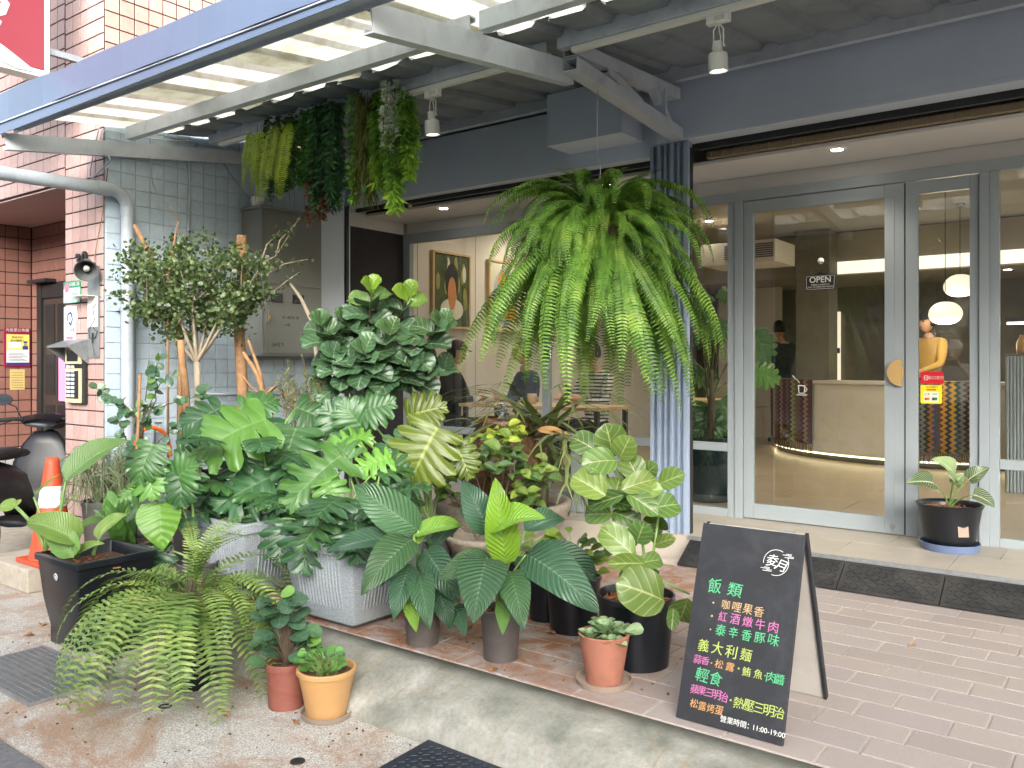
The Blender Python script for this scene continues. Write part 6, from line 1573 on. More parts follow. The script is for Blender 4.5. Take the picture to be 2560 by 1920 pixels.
m = MB(); m.tube([wp_p + Vector((0, 0, -.4)), wp_p + Vector((0, 0, .0)), wp_p + Vector((.06, 0, .03)), wp_p + Vector((.10, 0, .0))], .012, 10); m.build('pipe', 'pipe_grey', wp, smooth=True); m = MB(); m.box(wp_p.x + .04, wp_p.x + .075, wp_p.y - .02, wp_p.y + .02, wp_p.z + .045, wp_p.z + .06); m.build('handle', 'steel', wp)
m = MB(); m.tube([onX(505, 985, xw), onX(800, 985, xw)], .011, 8); tag(m.build('wall_pipe', 'pipe_grey', smooth=True), 'thin grey pipe running level along the lower side wall', 'pipe')
# ---------------------------------------------------------------- things on the tiled pillar
yf = YC - .001
nm = thing('house_number', 'dark metal house numerals 30 on the tiled pillar', 'house number', onY(207, 660, yf)); p = onY(207, 660, yf)
lettering('numeral', '3', .135, front_M(p.x - .045, yf - .010, p.z + .02), 'dark_metal', nm, .008, offset=.003); lettering('numeral', '0', .135, front_M(p.x + .045, yf - .010, p.z + .03), 'dark_metal', nm, .008, offset=.003)
plain('horn_grey', srgb(84, 88, 88), .6, .15, 20); a = onY(236, 668, yf)
hn = thing('horn_speaker', 'weathered grey horn loudspeaker above the number plate', 'loudspeaker', a)
b = onY(214, 690, yf - .16); dirv = (b - Vector((a.x, a.y - .05, a.z + .02))).normalized(); M = basis(dirv, (0, 0, 1), Vector((a.x, a.y - .05, a.z + .02))) @ Matrix.Rotation(R(-90), 4, 'X')
m = MB(); m.lathe([(0, -.01), (.034, -.005), (.038, .03), (.044, .05), (.058, .11), (.072, .148), (.076, .15), (.070, .148), (.05, .10), (.02, .04)], (0, 0, 0), 26, M); m.build('horn', 'horn_grey', hn, auto=40)
m = MB(); m.lathe([(0, .118), (.02, .115), (.022, .10), (.0, .05)], (0, 0, 0), 16, M); m.build('diaphragm', 'lamp_grey', hn, smooth=True)
m = MB(); m.box(a.x - .02, a.x + .03, a.y - .06, a.y - .004, a.z - .03, a.z + .03); m.build('bracket', 'horn_grey', hn)
bp = thing('backing_plate', 'tall scratched metal plate with stray wires on the pillar', 'metal plate', onY(235, 895, yf)); p0, p1 = onY(221, 895, yf), onY(250, 664, yf)
m = MB(); m.bbox(p0.x, p1.x, yf - .006, yf - .001, p0.z, p1.z, .002); m.build('plate', 'galv', bp)
q0, q1 = onY(222, 818, yf), onY(246, 740, yf); m = MB(); m.box(q0.x, q1.x, yf - .009, yf - .0065, q0.z, q1.z); m.build('white_sheet', 'white_plastic', bp)
sh = onY(216, 742, yf); m = MB(); m.box(sh.x - .11, sh.x + .15, yf - .10, yf - .010, sh.z - .004, sh.z); m.build('shelf', 'white_plastic', bp)
m = MB(); m.tube([onY(*q, yf - .012) for q in ((240, 760), (232, 770), (236, 800), (222, 825), (224, 845), (238, 845), (243, 830), (232, 818))], .0025, 5); m.build('wire', 'dark_metal', bp)
m = MB(); m.tube([onY(*q, yf - .013) for q in ((231, 832), (231, 858))], .006, 6); m.tube([onY(*q, yf - .013) for q in ((231, 858), (236, 890))], .002, 5); m.build('plug', 'dark_metal', bp)
plain('plate_mint', srgb(196, 224, 214), .35, .04); plain('plate_green', srgb(36, 134, 98), .35, .05)
p0, p1 = onY(160, 760, yf), onY(203, 700, yf)
hp = thing('number_plate', 'mint and green enamel street number plate 30', 'sign', (p0.x, yf, p0.z))
flat_front(yf - .002, rrect(p0.x, p1.x, p0.z, p1.z, .012), .003).build('plate', 'plate_green', hp); flat_front(yf - .0051, rrect(p0.x + .008, p1.x - .006, p0.z + .006, p0.z + (p1.z - p0.z) * .68, .006), .0006).build('field', 'plate_mint', hp)
cx, cz, W, H = (p0.x + p1.x) / 2, (p0.z + p1.z) / 2, p1.x - p0.x, p1.z - p0.z
lettering('lettering', '天津路二段', .030, front_M(cx + .035, yf - .0056, cz + H * .34), 'print_white', hp, .0003); lettering('lettering', '30', .075, front_M(cx + .045, yf - .0062, cz - H * .22), 'plate_green', hp, .0003, offset=.0012); lettering('lettering', '91巷', .024, front_M(cx + .06, yf - .0062, cz + H * .07), 'plate_green', hp, .0003)
[lettering('lettering', ch, .022, front_M(cx - .095, yf - .0062, cz - H * .10 - k * .026), 'plate_green', hp, .0003) for k, ch in enumerate('中山區')]
plain('print_pink', srgb(214, 110, 140), .5, .05); flat_front(yf - .0057, [(cx - .07 + .034 * math.cos(R(24 * k)) * (1 + .15 * (k % 2)), cz + H * .22 + .034 * math.sin(R(24 * k)) * (1 + .15 * (k % 2))) for k in range(15)], .0006).build('blossom', 'print_pink', hp)
p0, p1 = onY(161, 860, yf), onY(193, 765, yf)
plain('paper_white', srgb(222, 224, 228), .6, .05, 12); sg = thing('shelter_sign', 'white air-raid shelter notice with blue emblem', 'sign', (p0.x, yf, p0.z))
flat_front(yf - .0015, [(p0.x, p0.z + .01), (p1.x - .02, p0.z - .01), (p1.x - .01, cz - .18), (p1.x + .01, p1.z - .1), (p1.x, p1.z), (p0.x, p1.z)], .0015).build('sheet', 'paper_white', sg)
cx, cz = (p0.x + p1.x) / 2, (p0.z + p1.z) / 2
ring_line([(cx - .045, cz + .03), (cx - .035, cz + .075), (cx, cz + .09), (cx + .03, cz + .07)], .014, yf - .0032, 'emblem', 'print_blue', sg); ring_line([(cx + .02, cz + .075), (cx + .03, cz + .04), (cx + .01, cz), (cx - .02, cz + .02)], .016, yf - .0034, 'emblem', 'print_blue', sg)
lettering('lettering', '防空避難', .036, front_M(cx - .004, yf - .0032, cz - .04), 'print_black', sg, .0003); flat_front(yf - .003, [(cx - .06, cz - .10), (cx + .04, cz - .10), (cx + .04, cz - .08), (cx - .06, cz - .08)], .0004).build('pink_line', 'print_pink', sg)
# intercom with hood
ic = thing('intercom', 'cream door intercom with screen, key pad and tin hood', 'intercom', onY(186, 1005, yf)); p0, p1 = onY(166, 1006, yf - .03), onY(206, 868, yf - .03); plain('cream', srgb(206, 192, 152), .5, .08); H = p1.z - p0.z
m = MB(); m.bbox(p0.x + .01, p1.x + .015, yf - .025, yf, p0.z - .006, p1.z, .006); cas = m.build('case', 'dark_metal', ic)
m = MB(); m.bbox(p0.x, p1.x - .012, yf - .04, yf - .0255, p0.z + H * .70, p1.z, .004); sc1 = m.build('screen_panel', 'cream', ic); m = MB(); m.box(p0.x + .03, p1.x - .045, yf - .0425, yf - .0402, p0.z + H * .75, p0.z + H * .94); m.build('screen', 'meter_glass', sc1)
m = MB(); m.bbox(p0.x, p1.x - .012, yf - .04, yf - .0255, p0.z, p0.z + H * .62, .004); kp = m.build('key_panel', 'cream', ic)
m = MB(); m.bbox(p0.x + .018, p1.x - .035, yf - .042, yf - .0405, p0.z + .03, p0.z + H * .58, .001); m.build('key_field', 'dark_metal', kp)
km = MB(); km.bbox(-.024, .024, -.003, 0, -.009, .009, .002); kme = km.data('key', 'paper_white')
for r_ in range(8):
    for c_ in range(2):
        o = link('key', kme, kp); o.location = (p0.x + .055 + c_ * .062, yf - .042, p0.z + .05 + r_ * .029)
hz = p1.z + .01; m = MB(); m.add([(p0.x - .05, yf - .14, hz), (p1.x + .03, yf - .14, hz + .0), (p1.x + .03, yf, hz + .05), (p0.x - .05, yf, hz + .05), (p0.x - .05, yf - .14, hz - .012), (p1.x + .03, yf - .14, hz - .012), (p1.x + .03, yf, hz + .038), (p0.x - .05, yf, hz + .038),
   (p0.x - .045, yf, hz - .13), (p0.x - .041, yf, hz - .13), (p1.x + .025, yf, hz - .13), (p1.x + .021, yf, hz - .13)], [(0, 1, 2, 3), (7, 6, 5, 4), (0, 4, 5, 1), (1, 5, 6, 2), (2, 6, 7, 3), (3, 7, 4, 0), (4, 8, 7), (5, 6, 10)]); m.build('hood', 'galv', ic)
# notices in the entrance
xr = -8.398
plain('notice_red', srgb(130, 24, 60), .4, .06); plain('poster_yellow', srgb(228, 214, 110), .5, .05); plain('paper_tan', srgb(196, 176, 112), .7, .08)
nbd = thing('notice_board', 'maroon notice board with a printed poster in the entrance', 'notice board', onX(42, 917, xr)); p0, p1 = onX(9, 917, xr), onX(75, 821, xr); y0, y1, z0, z1 = p0.y, p1.y, p0.z, p1.z
m = MB(); m.bbox(xr - .006, xr + .010, y0, y1, z0, z1, .004); m.build('board', 'notice_red', nbd)
m = MB(); m.box(xr + .0105, xr + .012, y0 + .02, y1 - .012, z0 + .02, z1 - .06); ps = m.build('poster', 'paper_white', nbd)
def pbox(a, b, c, d, mat, nme, k=0): mm = MB(); mm.box(xr + .0122 + .0006 * k, xr + .0127 + .0006 * k, y0 + .02 + (y1 - y0 - .032) * a, y0 + .02 + (y1 - y0 - .032) * b, z0 + .02 + (z1 - z0 - .08) * c, z0 + .02 + (z1 - z0 - .08) * d); mm.build(nme, mat, ps)
pbox(0, 1, .48, 1, 'poster_yellow', 'field'); pbox(0, 1, 0, .07, 'print_blue', 'field'); pbox(.08, .62, .55, .74, 'paper_white', 'drawing', 1); pbox(.70, .95, .50, .62, 'print_blue', 'drawing', 1); pbox(.74, .92, .72, .78, 'print_blue', 'drawing', 1); pbox(.76, .90, .62, .72, 'pot_ochre', 'drawing', 1)
lettering('lettering', '光能里公佈欄', .034, sideM((y0 + y1) / 2, z1 - .022, xr + .0125), 'print_white', nbd, .0003); lettering('lettering', '你收到的', .026, sideM((y0 + y1) / 2, z1 - .09, xr + .0142), 'print_black', nbd, .0003); lettering('lettering', '是詐騙嗎？', .026, sideM((y0 + y1) / 2, z1 - .12, xr + .0142), 'print_black', nbd, .0003)
for k in range(6): pbox(.08, .9 - .1 * (k % 3), .12 + .05 * k, .135 + .05 * k, 'print_black', 'text_line', 1)
p0, p1 = onX(25, 975, xr), onX(62, 923, xr); pn = thing('paper_notice', 'tan paper form pasted below the notice board', 'notice', p0); m = MB(); m.box(xr - .004, xr - .0008, p0.y, p1.y, p0.z, p1.z); m.build('sheet', 'paper_tan', pn)
for k in range(7): m = MB(); zz = p0.z + (p1.z - p0.z) * (.1 + .12 * k); m.box(xr - .0007, xr + .0001, p0.y + .015, p1.y - .015, zz, zz + .003); m.build('ruled_line', 'print_black', pn)
m = MB(); q = onY(149, 930, 3.56); m.box(q.x - .02, q.x + .10, 3.560, 3.564, q.z - .26, q.z + .16); plain('pink_paper', srgb(226, 150, 206), .6, .05); tag(m.build('pink_paper', 'pink_paper'), 'pink paper strip hanging at the entrance door', 'paper')
# red projecting sign high on the tiled block
plain('sign_red', srgb(126, 32, 44), .35, .05, 2); rs = thing('projecting_sign', 'red projecting shop sign with white brush strokes and white frame', 'sign', (-5.80, 2.0, 2.94))
pb = onX(128, 190, -5.73); zb, ye = pb.z - .02, pb.y
m = MB(); m.bbox(-5.87, -5.745, .9, ye, zb, zb + 1.6, .008); m.build('frame', 'white_plastic', rs)
m = MB(); m.box(-5.7445, -5.738, .93, ye - .04, zb + .05, zb + 1.57); m.build('face', 'sign_red', rs)
for d in (0.2, .8): 
    m = MB(); m.beam((-5.80, ye - .001, zb + d), (-5.80, YC - .002, zb + d), .04, .04); m.build('arm', 'galv', rs)
def stroke(pts, w, nme):
    P = [onX(x, y, -5.7365) for x, y in pts]; V = []; n = len(P)
    for i, p in enumerate(P):
        d = (P[min(n - 1, i + 1)] - P[max(0, i - 1)]).normalized(); nn = Vector((0, -d.z, d.y)); V += [p - nn * w[i], p + nn * w[i]]
    mm = MB(); k = len(V); mm.add(V + [v + Vector((.0015, 0, 0)) for v in V], [(2 * i, 2 * i + 1, 2 * i + 3, 2 * i + 2) for i in range(n - 1)] + [(k + 2 * i, k + 2 * i + 2, k + 2 * i + 3, k + 2 * i + 1) for i in range(n - 1)]); mm.build(nme, 'print_white', rs)
stroke(((-60, 90), (0, 130), (45, 158), (88, 179)), (.05, .05, .035, .003), 'brush_stroke'); stroke(((-60, 10), (-20, 30), (5, 25), (14, 8), (0, -10)), (.03, .035, .03, .025, .02), 'brush_stroke'); stroke(((-40, 70), (-8, 60), (0, 50)), (.03, .02, .012), 'brush_stroke')
lettering('lettering', '咖啡', .12, sideM(ye - .17, zb + .70, -5.7368), 'print_white', rs, .0006)
# ---------------------------------------------------------------- street level things
plain('cone_orange', srgb(196, 74, 42), .5, .08, 9, stain=srgb(196, 80, 50)); 
cc = onZ(88, 1388, 0.0); BLK = MB(); BLK.bbox(-6.05, -5.42, 2.30, 2.66, -.152, -.004, .012); tag(BLK.build('stone_block', 'concrete'), 'rough stone block under the orange traffic cone', 'block')
cc = Vector((-5.54, 2.50, -.003)); tcn = thing('traffic_cone', 'orange traffic cone with white band on the stone block', 'traffic cone', cc)
m = MB(); m.bbox(cc.x - .17, cc.x + .17, cc.y - .15, cc.y + .15, cc.z, cc.z + .03, .01); m.build('foot', 'cone_orange', tcn)
m = MB(); m.lathe([(.135, .03), (.13, .045), (.042, .62), (.036, .66), (.028, .66), (.02, .60)], cc, 28); m.build('cone', 'cone_orange', tcn, smooth=True)
m = MB(); m.lathe([(.0835, .352), (.0635, .482)], cc, 28); m.build('band', 'paper_white', tcn, smooth=True)
# scooter parked in the entrance recess
plain('scooter_black', srgb(22, 25, 31), .42, .1, 6); plain('tyre', srgb(26, 26, 27), .8, .1, 30); plain('seat_black', srgb(30, 30, 32), .6, .1, 30)
mm_, tt_, pp_ = new_mat('mirror'); pp_.inputs['Base Color'].default_value = (.9, .92, .93, 1); pp_.inputs['Metallic'].default_value = 1; pp_.inputs['Roughness'].default_value = .03
SO = Vector((-7.08, 3.14, -.15)); sct = thing('scooter', 'black motor scooter parked in the tiled entrance', 'scooter', SO)
def S(x, y, z): return (SO.x + (-x - y) * .7071, SO.y + (x - y) * .7071, SO.z + z)      # points away from the street, to the left
for x in (0.15, -1.05):
    m = MB(); M = Matrix.Translation(S(x, 0, .21)) @ Matrix.Rotation(R(135), 4, 'Z') @ Matrix.Rotation(R(90), 4, 'X'); m.lathe([(.15, -.045), (.185, -.04), (.205, -.015), (.207, .015), (.185, .04), (.15, .045)], (0, 0, 0), 28, M); wh = m.build('wheel', 'tyre', sct, smooth=True)
    m = MB(); m.lathe([(0, -.03), (.03, -.035), (.15, -.03), (.15, .03), (.03, .035), (0, .03)], (0, 0, 0), 20, M); m.build('rim', 'galv', wh, auto=30)
def skin_box(rings, nme, mat):
    m = MB(); V = []; n = 10
    for (x, z, hx, hz_, hy) in rings:
        V += [S(x + hx * math.cos(2 * math.pi * k / n) * .0 + hx * math.sin(2 * math.pi * k / n), hy * math.cos(2 * math.pi * k / n), z + hz_ * math.sin(2 * math.pi * k / n)) for k in range(n)]
    F = [(i * n + k, i * n + (k + 1) % n, (i + 1) * n + (k + 1) % n, (i + 1) * n + k) for i in range(len(rings) - 1) for k in range(n)] + [tuple(range(n)), tuple((len(rings) - 1) * n + k for k in range(n))]
    m.add(V, F); return m.build(nme, mat, sct, smooth=True)
skin_box([(-1.35, .62, .02, .08, .06), (-1.2, .60, .02, .14, .14), (-.95, .55, .02, .18, .17), (-.65, .50, .02, .16, .15), (-.5, .38, .02, .10, .13), (-.42, .27, .02, .05, .13)], 'tail_body', 'scooter_black')
skin_box([(-1.28, .76, .01, .03, .10), (-1.0, .775, .01, .045, .14), (-.75, .76, .01, .05, .14), (-.52, .74, .01, .035, .10)], 'seat', 'seat_black')
skin_box([(-.55, .235, .0, .05, .15), (-.3, .225, .0, .05, .17), (-.05, .24, .0, .05, .17)], 'foot_board', 'scooter_black')
skin_box([(-.10, .26, .035, 0, .20), (-.08, .42, .03, 0, .235), (-.04, .62, .03, 0, .225), (.0, .76, .035, 0, .17), (.01, .86, .035, 0, .09)], 'leg_shield', 'scooter_black')
skin_box([(.02, .55, .10, .08, .13), (.08, .72, .09, .08, .10), (.06, .82, .05, .05, .06)], 'front_cowl', 'scooter_black')
skin_box([(-.10, .93, .0, .035, .13), (-.02, .955, .0, .05, .19), (.08, .95, .0, .055, .18), (.16, .91, .0, .045, .12), (.20, .88, .0, .02, .06)], 'headset', 'scooter_black')
m = MB(); m.tube([S(.13, .0, .24), S(.06, 0, .60)], .025, 10); m.build('fork', 'galv', sct, smooth=True)
for s in (-1, 1):
    m = MB(); m.tube([S(-.02, s * .10, .955), S(-.06, s * .22, .965), S(-.10, s * .36, .95)], [.018, .016, .018], 10); m.build('handlebar', 'tyre', sct, smooth=True)
    m = MB(); m.tube([S(-.02, s * .24, .95), S(.02, s * .33, .92), S(-.02, s * .38, .90)], .005, 6); m.build('brake_lever', 'dark_metal', sct)
    m = MB(); m.tube([S(-.02, s * .17, .97), S(.0, s * .22, 1.06), S(-.04, s * .29, 1.10)], .006, 6); ms = m.build('mirror_stalk', 'dark_metal', sct, smooth=True)
    Mx = Matrix.Translation(S(-.05, s * .30, 1.12)) @ Matrix.Rotation(R(135), 4, 'Z') @ Matrix.Rotation(R(-90), 4, 'Y') @ Matrix.Rotation(R(12), 4, 'X') @ Matrix.Diagonal((.62, 1, 1, 1))
    m = MB(); m.lathe([(0, -.02), (.05, -.014), (.075, 0), (.075, .006), (.068, .006)], (0, 0, 0), 20, Mx); m.build('mirror_shell', 'scooter_black', ms, smooth=True); m = MB(); m.lathe([(0, .0065), (.070, .0065)], (0, 0, 0), 20, Mx); m.build('mirror_glass', 'mirror', ms)
# drain grate and cover plate on the apron
gx0, gx1, gy0, gy1 = -4.34, -3.63, 1.545, 1.915
gr = thing('drain_grate', 'rectangular galvanised steel drain grate in the concrete apron', 'grate', (-3.98, 1.73, -.15))
m = MB(); m.box(gx0, gx1, gy0, gy0 + .014, -.165, -.138); m.box(gx0, gx1, gy1 - .014, gy1, -.165, -.138); m.box(gx0, gx0 + .014, gy0 + .0145, gy1 - .0145, -.165, -.1385); m.box(gx1 - .014, gx1, gy0 + .0145, gy1 - .0145, -.165, -.1385); m.build('frame', 'galv', gr)
m = MB(); m.box(gx0 + .0145, gx1 - .0145, gy0 + .0145, gy1 - .0145, -.1497, -.1490); m.build('pit', 'dark_metal', gr)
bme = MB(); bme.box(-.0022, .0022, gy0 + .015, gy1 - .015, -.1485, -.1395); bd = bme.data('bar', 'galv'); nb_ = int((gx1 - gx0 - .03) / .0165)
for k in range(nb_): o = link('bar', bd, gr); o.location = (gx0 + .02 + k * .0165, 0, 0)
cme = MB(); cme.box(gx0 + .015, gx1 - .015, -.002, .002, -.1455, -.1388); cd_ = cme.data('cross_bar', 'galv')
for k in range(11): o = link('cross_bar', cd_, gr); o.location = (0, gy0 + .03 + k * .031, 0)
plain('plate_iron', srgb(46, 51, 62), .45, .12, 12, 80, .1, metal=.3)
cv = thing('cover_plate', 'dark chequered iron cover plate lying at the kerb foot', 'plate', (-1.80, 2.1, -.15)); x0, x1, y0, y1 = -2.06, -1.50, 1.66, 2.262
m = MB(); m.prism([(x0, y0), (x1, y0), (x1, y1 - .015), (x0 - .02, y1)], -.1475, -.122); m.build('plate', 'plate_iron', cv)
tm_ = MB(); tm_.bbox(-.012, .012, -.0075, .0075, 0, .004, .0018); td = tm_.data('stud', 'plate_iron')
for i in range(18):
    for j in range(19):
        o = link('stud', td, cv); o.location = (x0 + .022 + i * .0305, y0 + .022 + j * .0305, -.1222); o.rotation_euler = (0, 0, R(45 if (i + j) % 2 else -45))
m = MB(); m.lathe([(.0, .0005), (.020, .0005), (.024, .004), (.026, .001)], (x0 + .10, y0 + .46, -.1215), 12); m.build('lift_hole', 'dark_metal', cv)
for px, py, lab in ((744, 1903, 'small round bolt hole in the concrete apron'), (413, 1766, 'round black drain hole in the apron below the fern')):
    p = onZ(px, py, -.148); m = MB(); m.lathe([(0, -.001), (.018, -.001), (.026, .0015), (.028, -.004)], (p.x, p.y, -.1475), 16); tag(m.build('drain_hole', 'dark_metal'), lab, 'drain')
# plinth left of the pillar
p = onZ(1465, 1283, .152); m = MB(); m.bbox(p.x - .13, p.x + .13, 5.25, 5.55, .153, .62, .006); tag(m.build('grey_plinth', 'frame_alu'), 'plain pale grey plinth on the porch between basin and pillar', 'plinth')
# fallen leaves and crumbs
plain('dead_leaf', srgb(150, 104, 62), .7, .25, 30, rnd=.3); ld_ = leaf_data('ovate', .9, .4, .05, 3, 6, 2, 'dead_leaf', 1.2); r = random.Random(61)
for px, py, z in ((1243, 1672, 0), (896, 1792, -.15), (1390, 1585, 0), (1180, 1566, 0), (1700, 1530, 0), (105, 1565, -.15), (60, 1590, -.15), (740, 1800, -.15), (2288, 1613, 0), (560, 1785, -.15)):
    p = onZ(px, py, z + .004); a = r.uniform(0, 6.28); o = link('fallen_leaf', ld_); o.matrix_basis = Matrix.Translation(p) @ Matrix.Rotation(a, 4, 'Z') @ Matrix.Scale(r.uniform(.03, .06), 4); tag(o, 'dry brown fallen leaf on the tiled pavement' if z == 0 else 'dry brown fallen leaf on the concrete apron', 'leaf', 'fallen leaves on the tiles' if z == 0 else 'fallen leaves on the apron')
m = MB(); rr = random.Random(5)
for k in range(260):
    if k < 170: p = Vector((rr.uniform(-4.6, -1.2), rr.uniform(1.4, 2.25), -.149))
    else: p = Vector((rr.uniform(-3.2, -1.4), rr.uniform(2.7, 3.3), .001))
    M = Matrix.Translation(p) @ Euler((rr.random(), rr.random(), rr.random() * 6)).to_matrix().to_4x4(); s = rr.uniform(.0015, .005); m.obox(M, s, s * rr.uniform(.6, 1.4), s * .6)
o = stuff(m.build('grit', 'soil')); tag(o, 'dark grit and crumbs of soil scattered on the ground', 'grit')
# ---------------------------------------------------------------- chalkboard
plain('chalk_black', srgb(24, 26, 31), .65, .22, 7, 60, .1, stain=srgb(56, 58, 64), stain_scale=9, stain_amt=.35); plain('board_back', srgb(168, 164, 158), .7, .08, 5, stain=srgb(136, 130, 124))
for n_, c_ in (('chalk_green', (74, 158, 112)), ('chalk_tan', (166, 140, 100)), ('chalk_pink', (168, 96, 142)), ('chalk_lime', (148, 164, 84)), ('chalk_orange', (172, 130, 82))): plain(n_, srgb(*c_), .8, .18, 60)
ab = thing('chalkboard_sign', 'black folding chalkboard menu with coloured handwriting', 'sign', (-1.12, 2.95, 0))
BL, BR_, TL = Vector((-1.312, 2.712, .004)), Vector((-.934, 2.712, .004)), Vector((-1.318, 2.945, .655)); ux = (BR_ - BL).normalized(); vz = (TL - BL - ux * (TL - BL).dot(ux)).normalized(); nz = ux.cross(vz); Wb, Hb = .380, (TL - BL).length
MBd = Matrix((ux, vz, nz)).transposed().to_4x4(); MBd.translation = BL
def bb(x0, x1, y0, y1, z0, z1, nme, mat, parent=ab):
    m = MB(); m.bbox(x0, x1, y0, y1, z0, z1, .002); m.v = [tuple(MBd @ Vector(q)) for q in m.v]; return m.build(nme, mat, parent)
fp = bb(0, Wb, 0, Hb, -.014, 0, 'front_panel', 'chalk_black')
# back leaf
B2 = Matrix((ux, Vector((0, -(vz.y), vz.z)).normalized(), ux.cross(Vector((0, -vz.y, vz.z)).normalized()))).transposed().to_4x4(); B2.translation = Vector((BL.x, 3.205, .004))
m = MB(); m.bbox(.004, Wb - .004, 0, Hb - .006, -.006, .006, .002); m.v = [tuple(B2 @ Vector(q)) for q in m.v]; bk = m.build('back_panel', 'board_back', ab)
for a_, b_ in ((0, .012), (Wb - .012, Wb)):
    m = MB(); m.bbox(a_, b_, 0, Hb - .004, -.0125, .0125, .002); m.v = [tuple(B2 @ Vector(q)) for q in m.v]; m.build('edge', 'chalk_black', bk)
for x in (.06, Wb - .06):
    m = MB(); c = MBd @ Vector((x, Hb + .002, -.012)); m.tube([c - ux * .02, c + ux * .02], .005, 8); m.build('hinge', 'steel', ab)
zG = Z1(1660, 1300, .3616)
def on_board(zx, zy):
    o = Vector((0, 0, CAM_Z)); d = ray(*zG(zx, zy)); tt = (BL - o).dot(nz) / d.dot(nz); return o + d * tt
rj = random.Random(8)
def chalk(txt, xa, ya, xb, yb, hpx, mat):
    a, b = on_board(xa, ya), on_board(xb, yb); n = len(txt); size = hpx / 2900.0 * 2.95 * .3616 * 1.42 * 1.0
    for i, ch in enumerate(txt):
        p = a.lerp(b, i / max(1, n - 1)) if n > 1 else a
        M = MBd.copy(); M.translation = p + nz * .0012 + vz * rj.uniform(-.0015, .0015); M = M @ Matrix.Rotation(R(rj.uniform(-5, 4)), 4, 'Z') @ Matrix.Diagonal((rj.uniform(.9, 1.05), 1, 1, 1))
        lettering('chalk_letter', ch, size * rj.uniform(.94, 1.06), M, mat, fp, .0003, offset=size * .004, shear=.06)
chalk('飯類', 350, 462, 488, 488, 105, 'chalk_green'); chalk('・', 340, 577, 340, 577, 60, 'chalk_tan'); chalk('咖哩果香', 427, 588, 655, 638, 72, 'chalk_tan')
chalk('・', 330, 668, 330, 668, 70, 'chalk_tan'); chalk('紅酒燉牛肉', 405, 676, 755, 745, 74, 'chalk_pink'); chalk('・', 320, 763, 320, 763, 60, 'chalk_tan'); chalk('泰辛香豚味', 390, 768, 755, 835, 78, 'chalk_green')
chalk('義大利麵', 272, 872, 565, 940, 92, 'chalk_lime'); chalk('蒜香', 232, 965, 285, 978, 62, 'chalk_pink'); chalk('・', 328, 990, 328, 990, 50, 'chalk_tan'); chalk('松露', 380, 1003, 455, 1022, 64, 'chalk_orange'); chalk('・', 515, 1035, 515, 1035, 60, 'chalk_lime'); chalk('鮪魚', 570, 1052, 650, 1072, 66, 'chalk_lime'); chalk('・', 698, 1078, 698, 1078, 40, 'chalk_lime'); chalk('肉醬', 738, 1092, 800, 1108, 72, 'chalk_green')
chalk('輕食', 262, 1078, 355, 1105, 96, 'chalk_green'); chalk('蘋果三明治', 212, 1172, 412, 1228, 64, 'chalk_pink'); chalk('・', 460, 1250, 460, 1250, 60, 'chalk_lime'); chalk('熱壓三明治', 515, 1272, 795, 1342, 76, 'chalk_lime'); chalk('松露烤蛋', 208, 1272, 380, 1322, 62, 'chalk_orange')
p = on_board(605, 1432); M = MBd.copy(); M.translation = p + nz * .0012; lettering('lettering', '營業時間：', .0235, M @ Matrix.Translation((-.052, 0, 0)), 'print_white', fp, .0003); lettering('lettering', '11:00-19:00', .0235, M @ Matrix.Translation((.058, 0, 0)), 'print_white', fp, .0003)
lc = on_board(775, 295); LM = MBd.copy(); LM.translation = lc + nz * .0012; rad = .0445
def arc(a0, a1, nme):
    m = MB(); V = []
    for k in range(25):
        a = R(a0 + (a1 - a0) * k / 24); V += [LM @ Vector(((rad - .001) * math.cos(a), (rad - .001) * math.sin(a), 0)), LM @ Vector(((rad + .001) * math.cos(a), (rad + .001) * math.sin(a), 0))]
    m.add(V, [(2 * i, 2 * i + 1, 2 * i + 3, 2 * i + 2) for i in range(24)]); m.build(nme, 'print_white', fp)
arc(62, 188, 'logo_ring'); arc(-105, 28, 'logo_ring')
for ch, dx, dy, s in (('夌', -.016, .002, .046), ('月', .019, -.010, .046)):
    M = LM.copy() @ Matrix.Translation((dx, dy, 0)) @ Matrix.Rotation(R(0 if dx < 0 else -14), 4, 'Z'); lettering('logo_letter', ch, s, M, 'print_white', fp, .0003, shear=.15)
for cx_, cy_ in ((.036, .030), (.044, .022), (-.036, -.024), (-.028, -.032)):
    m = MB(); m.v = []; m.obox(LM @ Matrix.Translation((cx_, cy_, 0)), .016, .0010, .0003); m.obox(LM @ Matrix.Translation((cx_ + .006, cy_ + .004, 0)), .010, .0009, .0003); m.build('logo_cloud', 'print_white', fp)
# ================================================================ inside the cafe
plain('in_floor', srgb(164, 146, 122), .3, .08, 2.0, 60, .05, rnd=.05, stain=srgb(146, 128, 106), stain_scale=2, stain_amt=.3); plain('in_white', srgb(206, 198, 186), .75, .03, 2)
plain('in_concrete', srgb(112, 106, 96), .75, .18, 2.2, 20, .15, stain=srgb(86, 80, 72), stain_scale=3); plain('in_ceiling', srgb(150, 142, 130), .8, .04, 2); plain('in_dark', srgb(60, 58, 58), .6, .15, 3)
plain('counter_stone', srgb(206, 198, 182), .4, .03, 5, stain=srgb(188, 178, 160)); plain('wood_light', srgb(196, 164, 120), .5, .12, 6); plain('in_pink', srgb(196, 168, 160), .7, .03, 2)
emit('cove_glow', (1.0, .93, .74, 1), .30); emit('globe_glow', (1.0, .92, .70, 1), .24); emit('strip_glow', (1.0, .84, .5, 1), 1.5)
m = MB(); m.box(-6.3, 4.3, 5.87, 13.4, -.2, .142); fl = struct(m.build('interior_floor', 'in_floor'))
fm_ = frustum(1.194, .594, .0075, .001).data('floor_tile', 'in_floor')
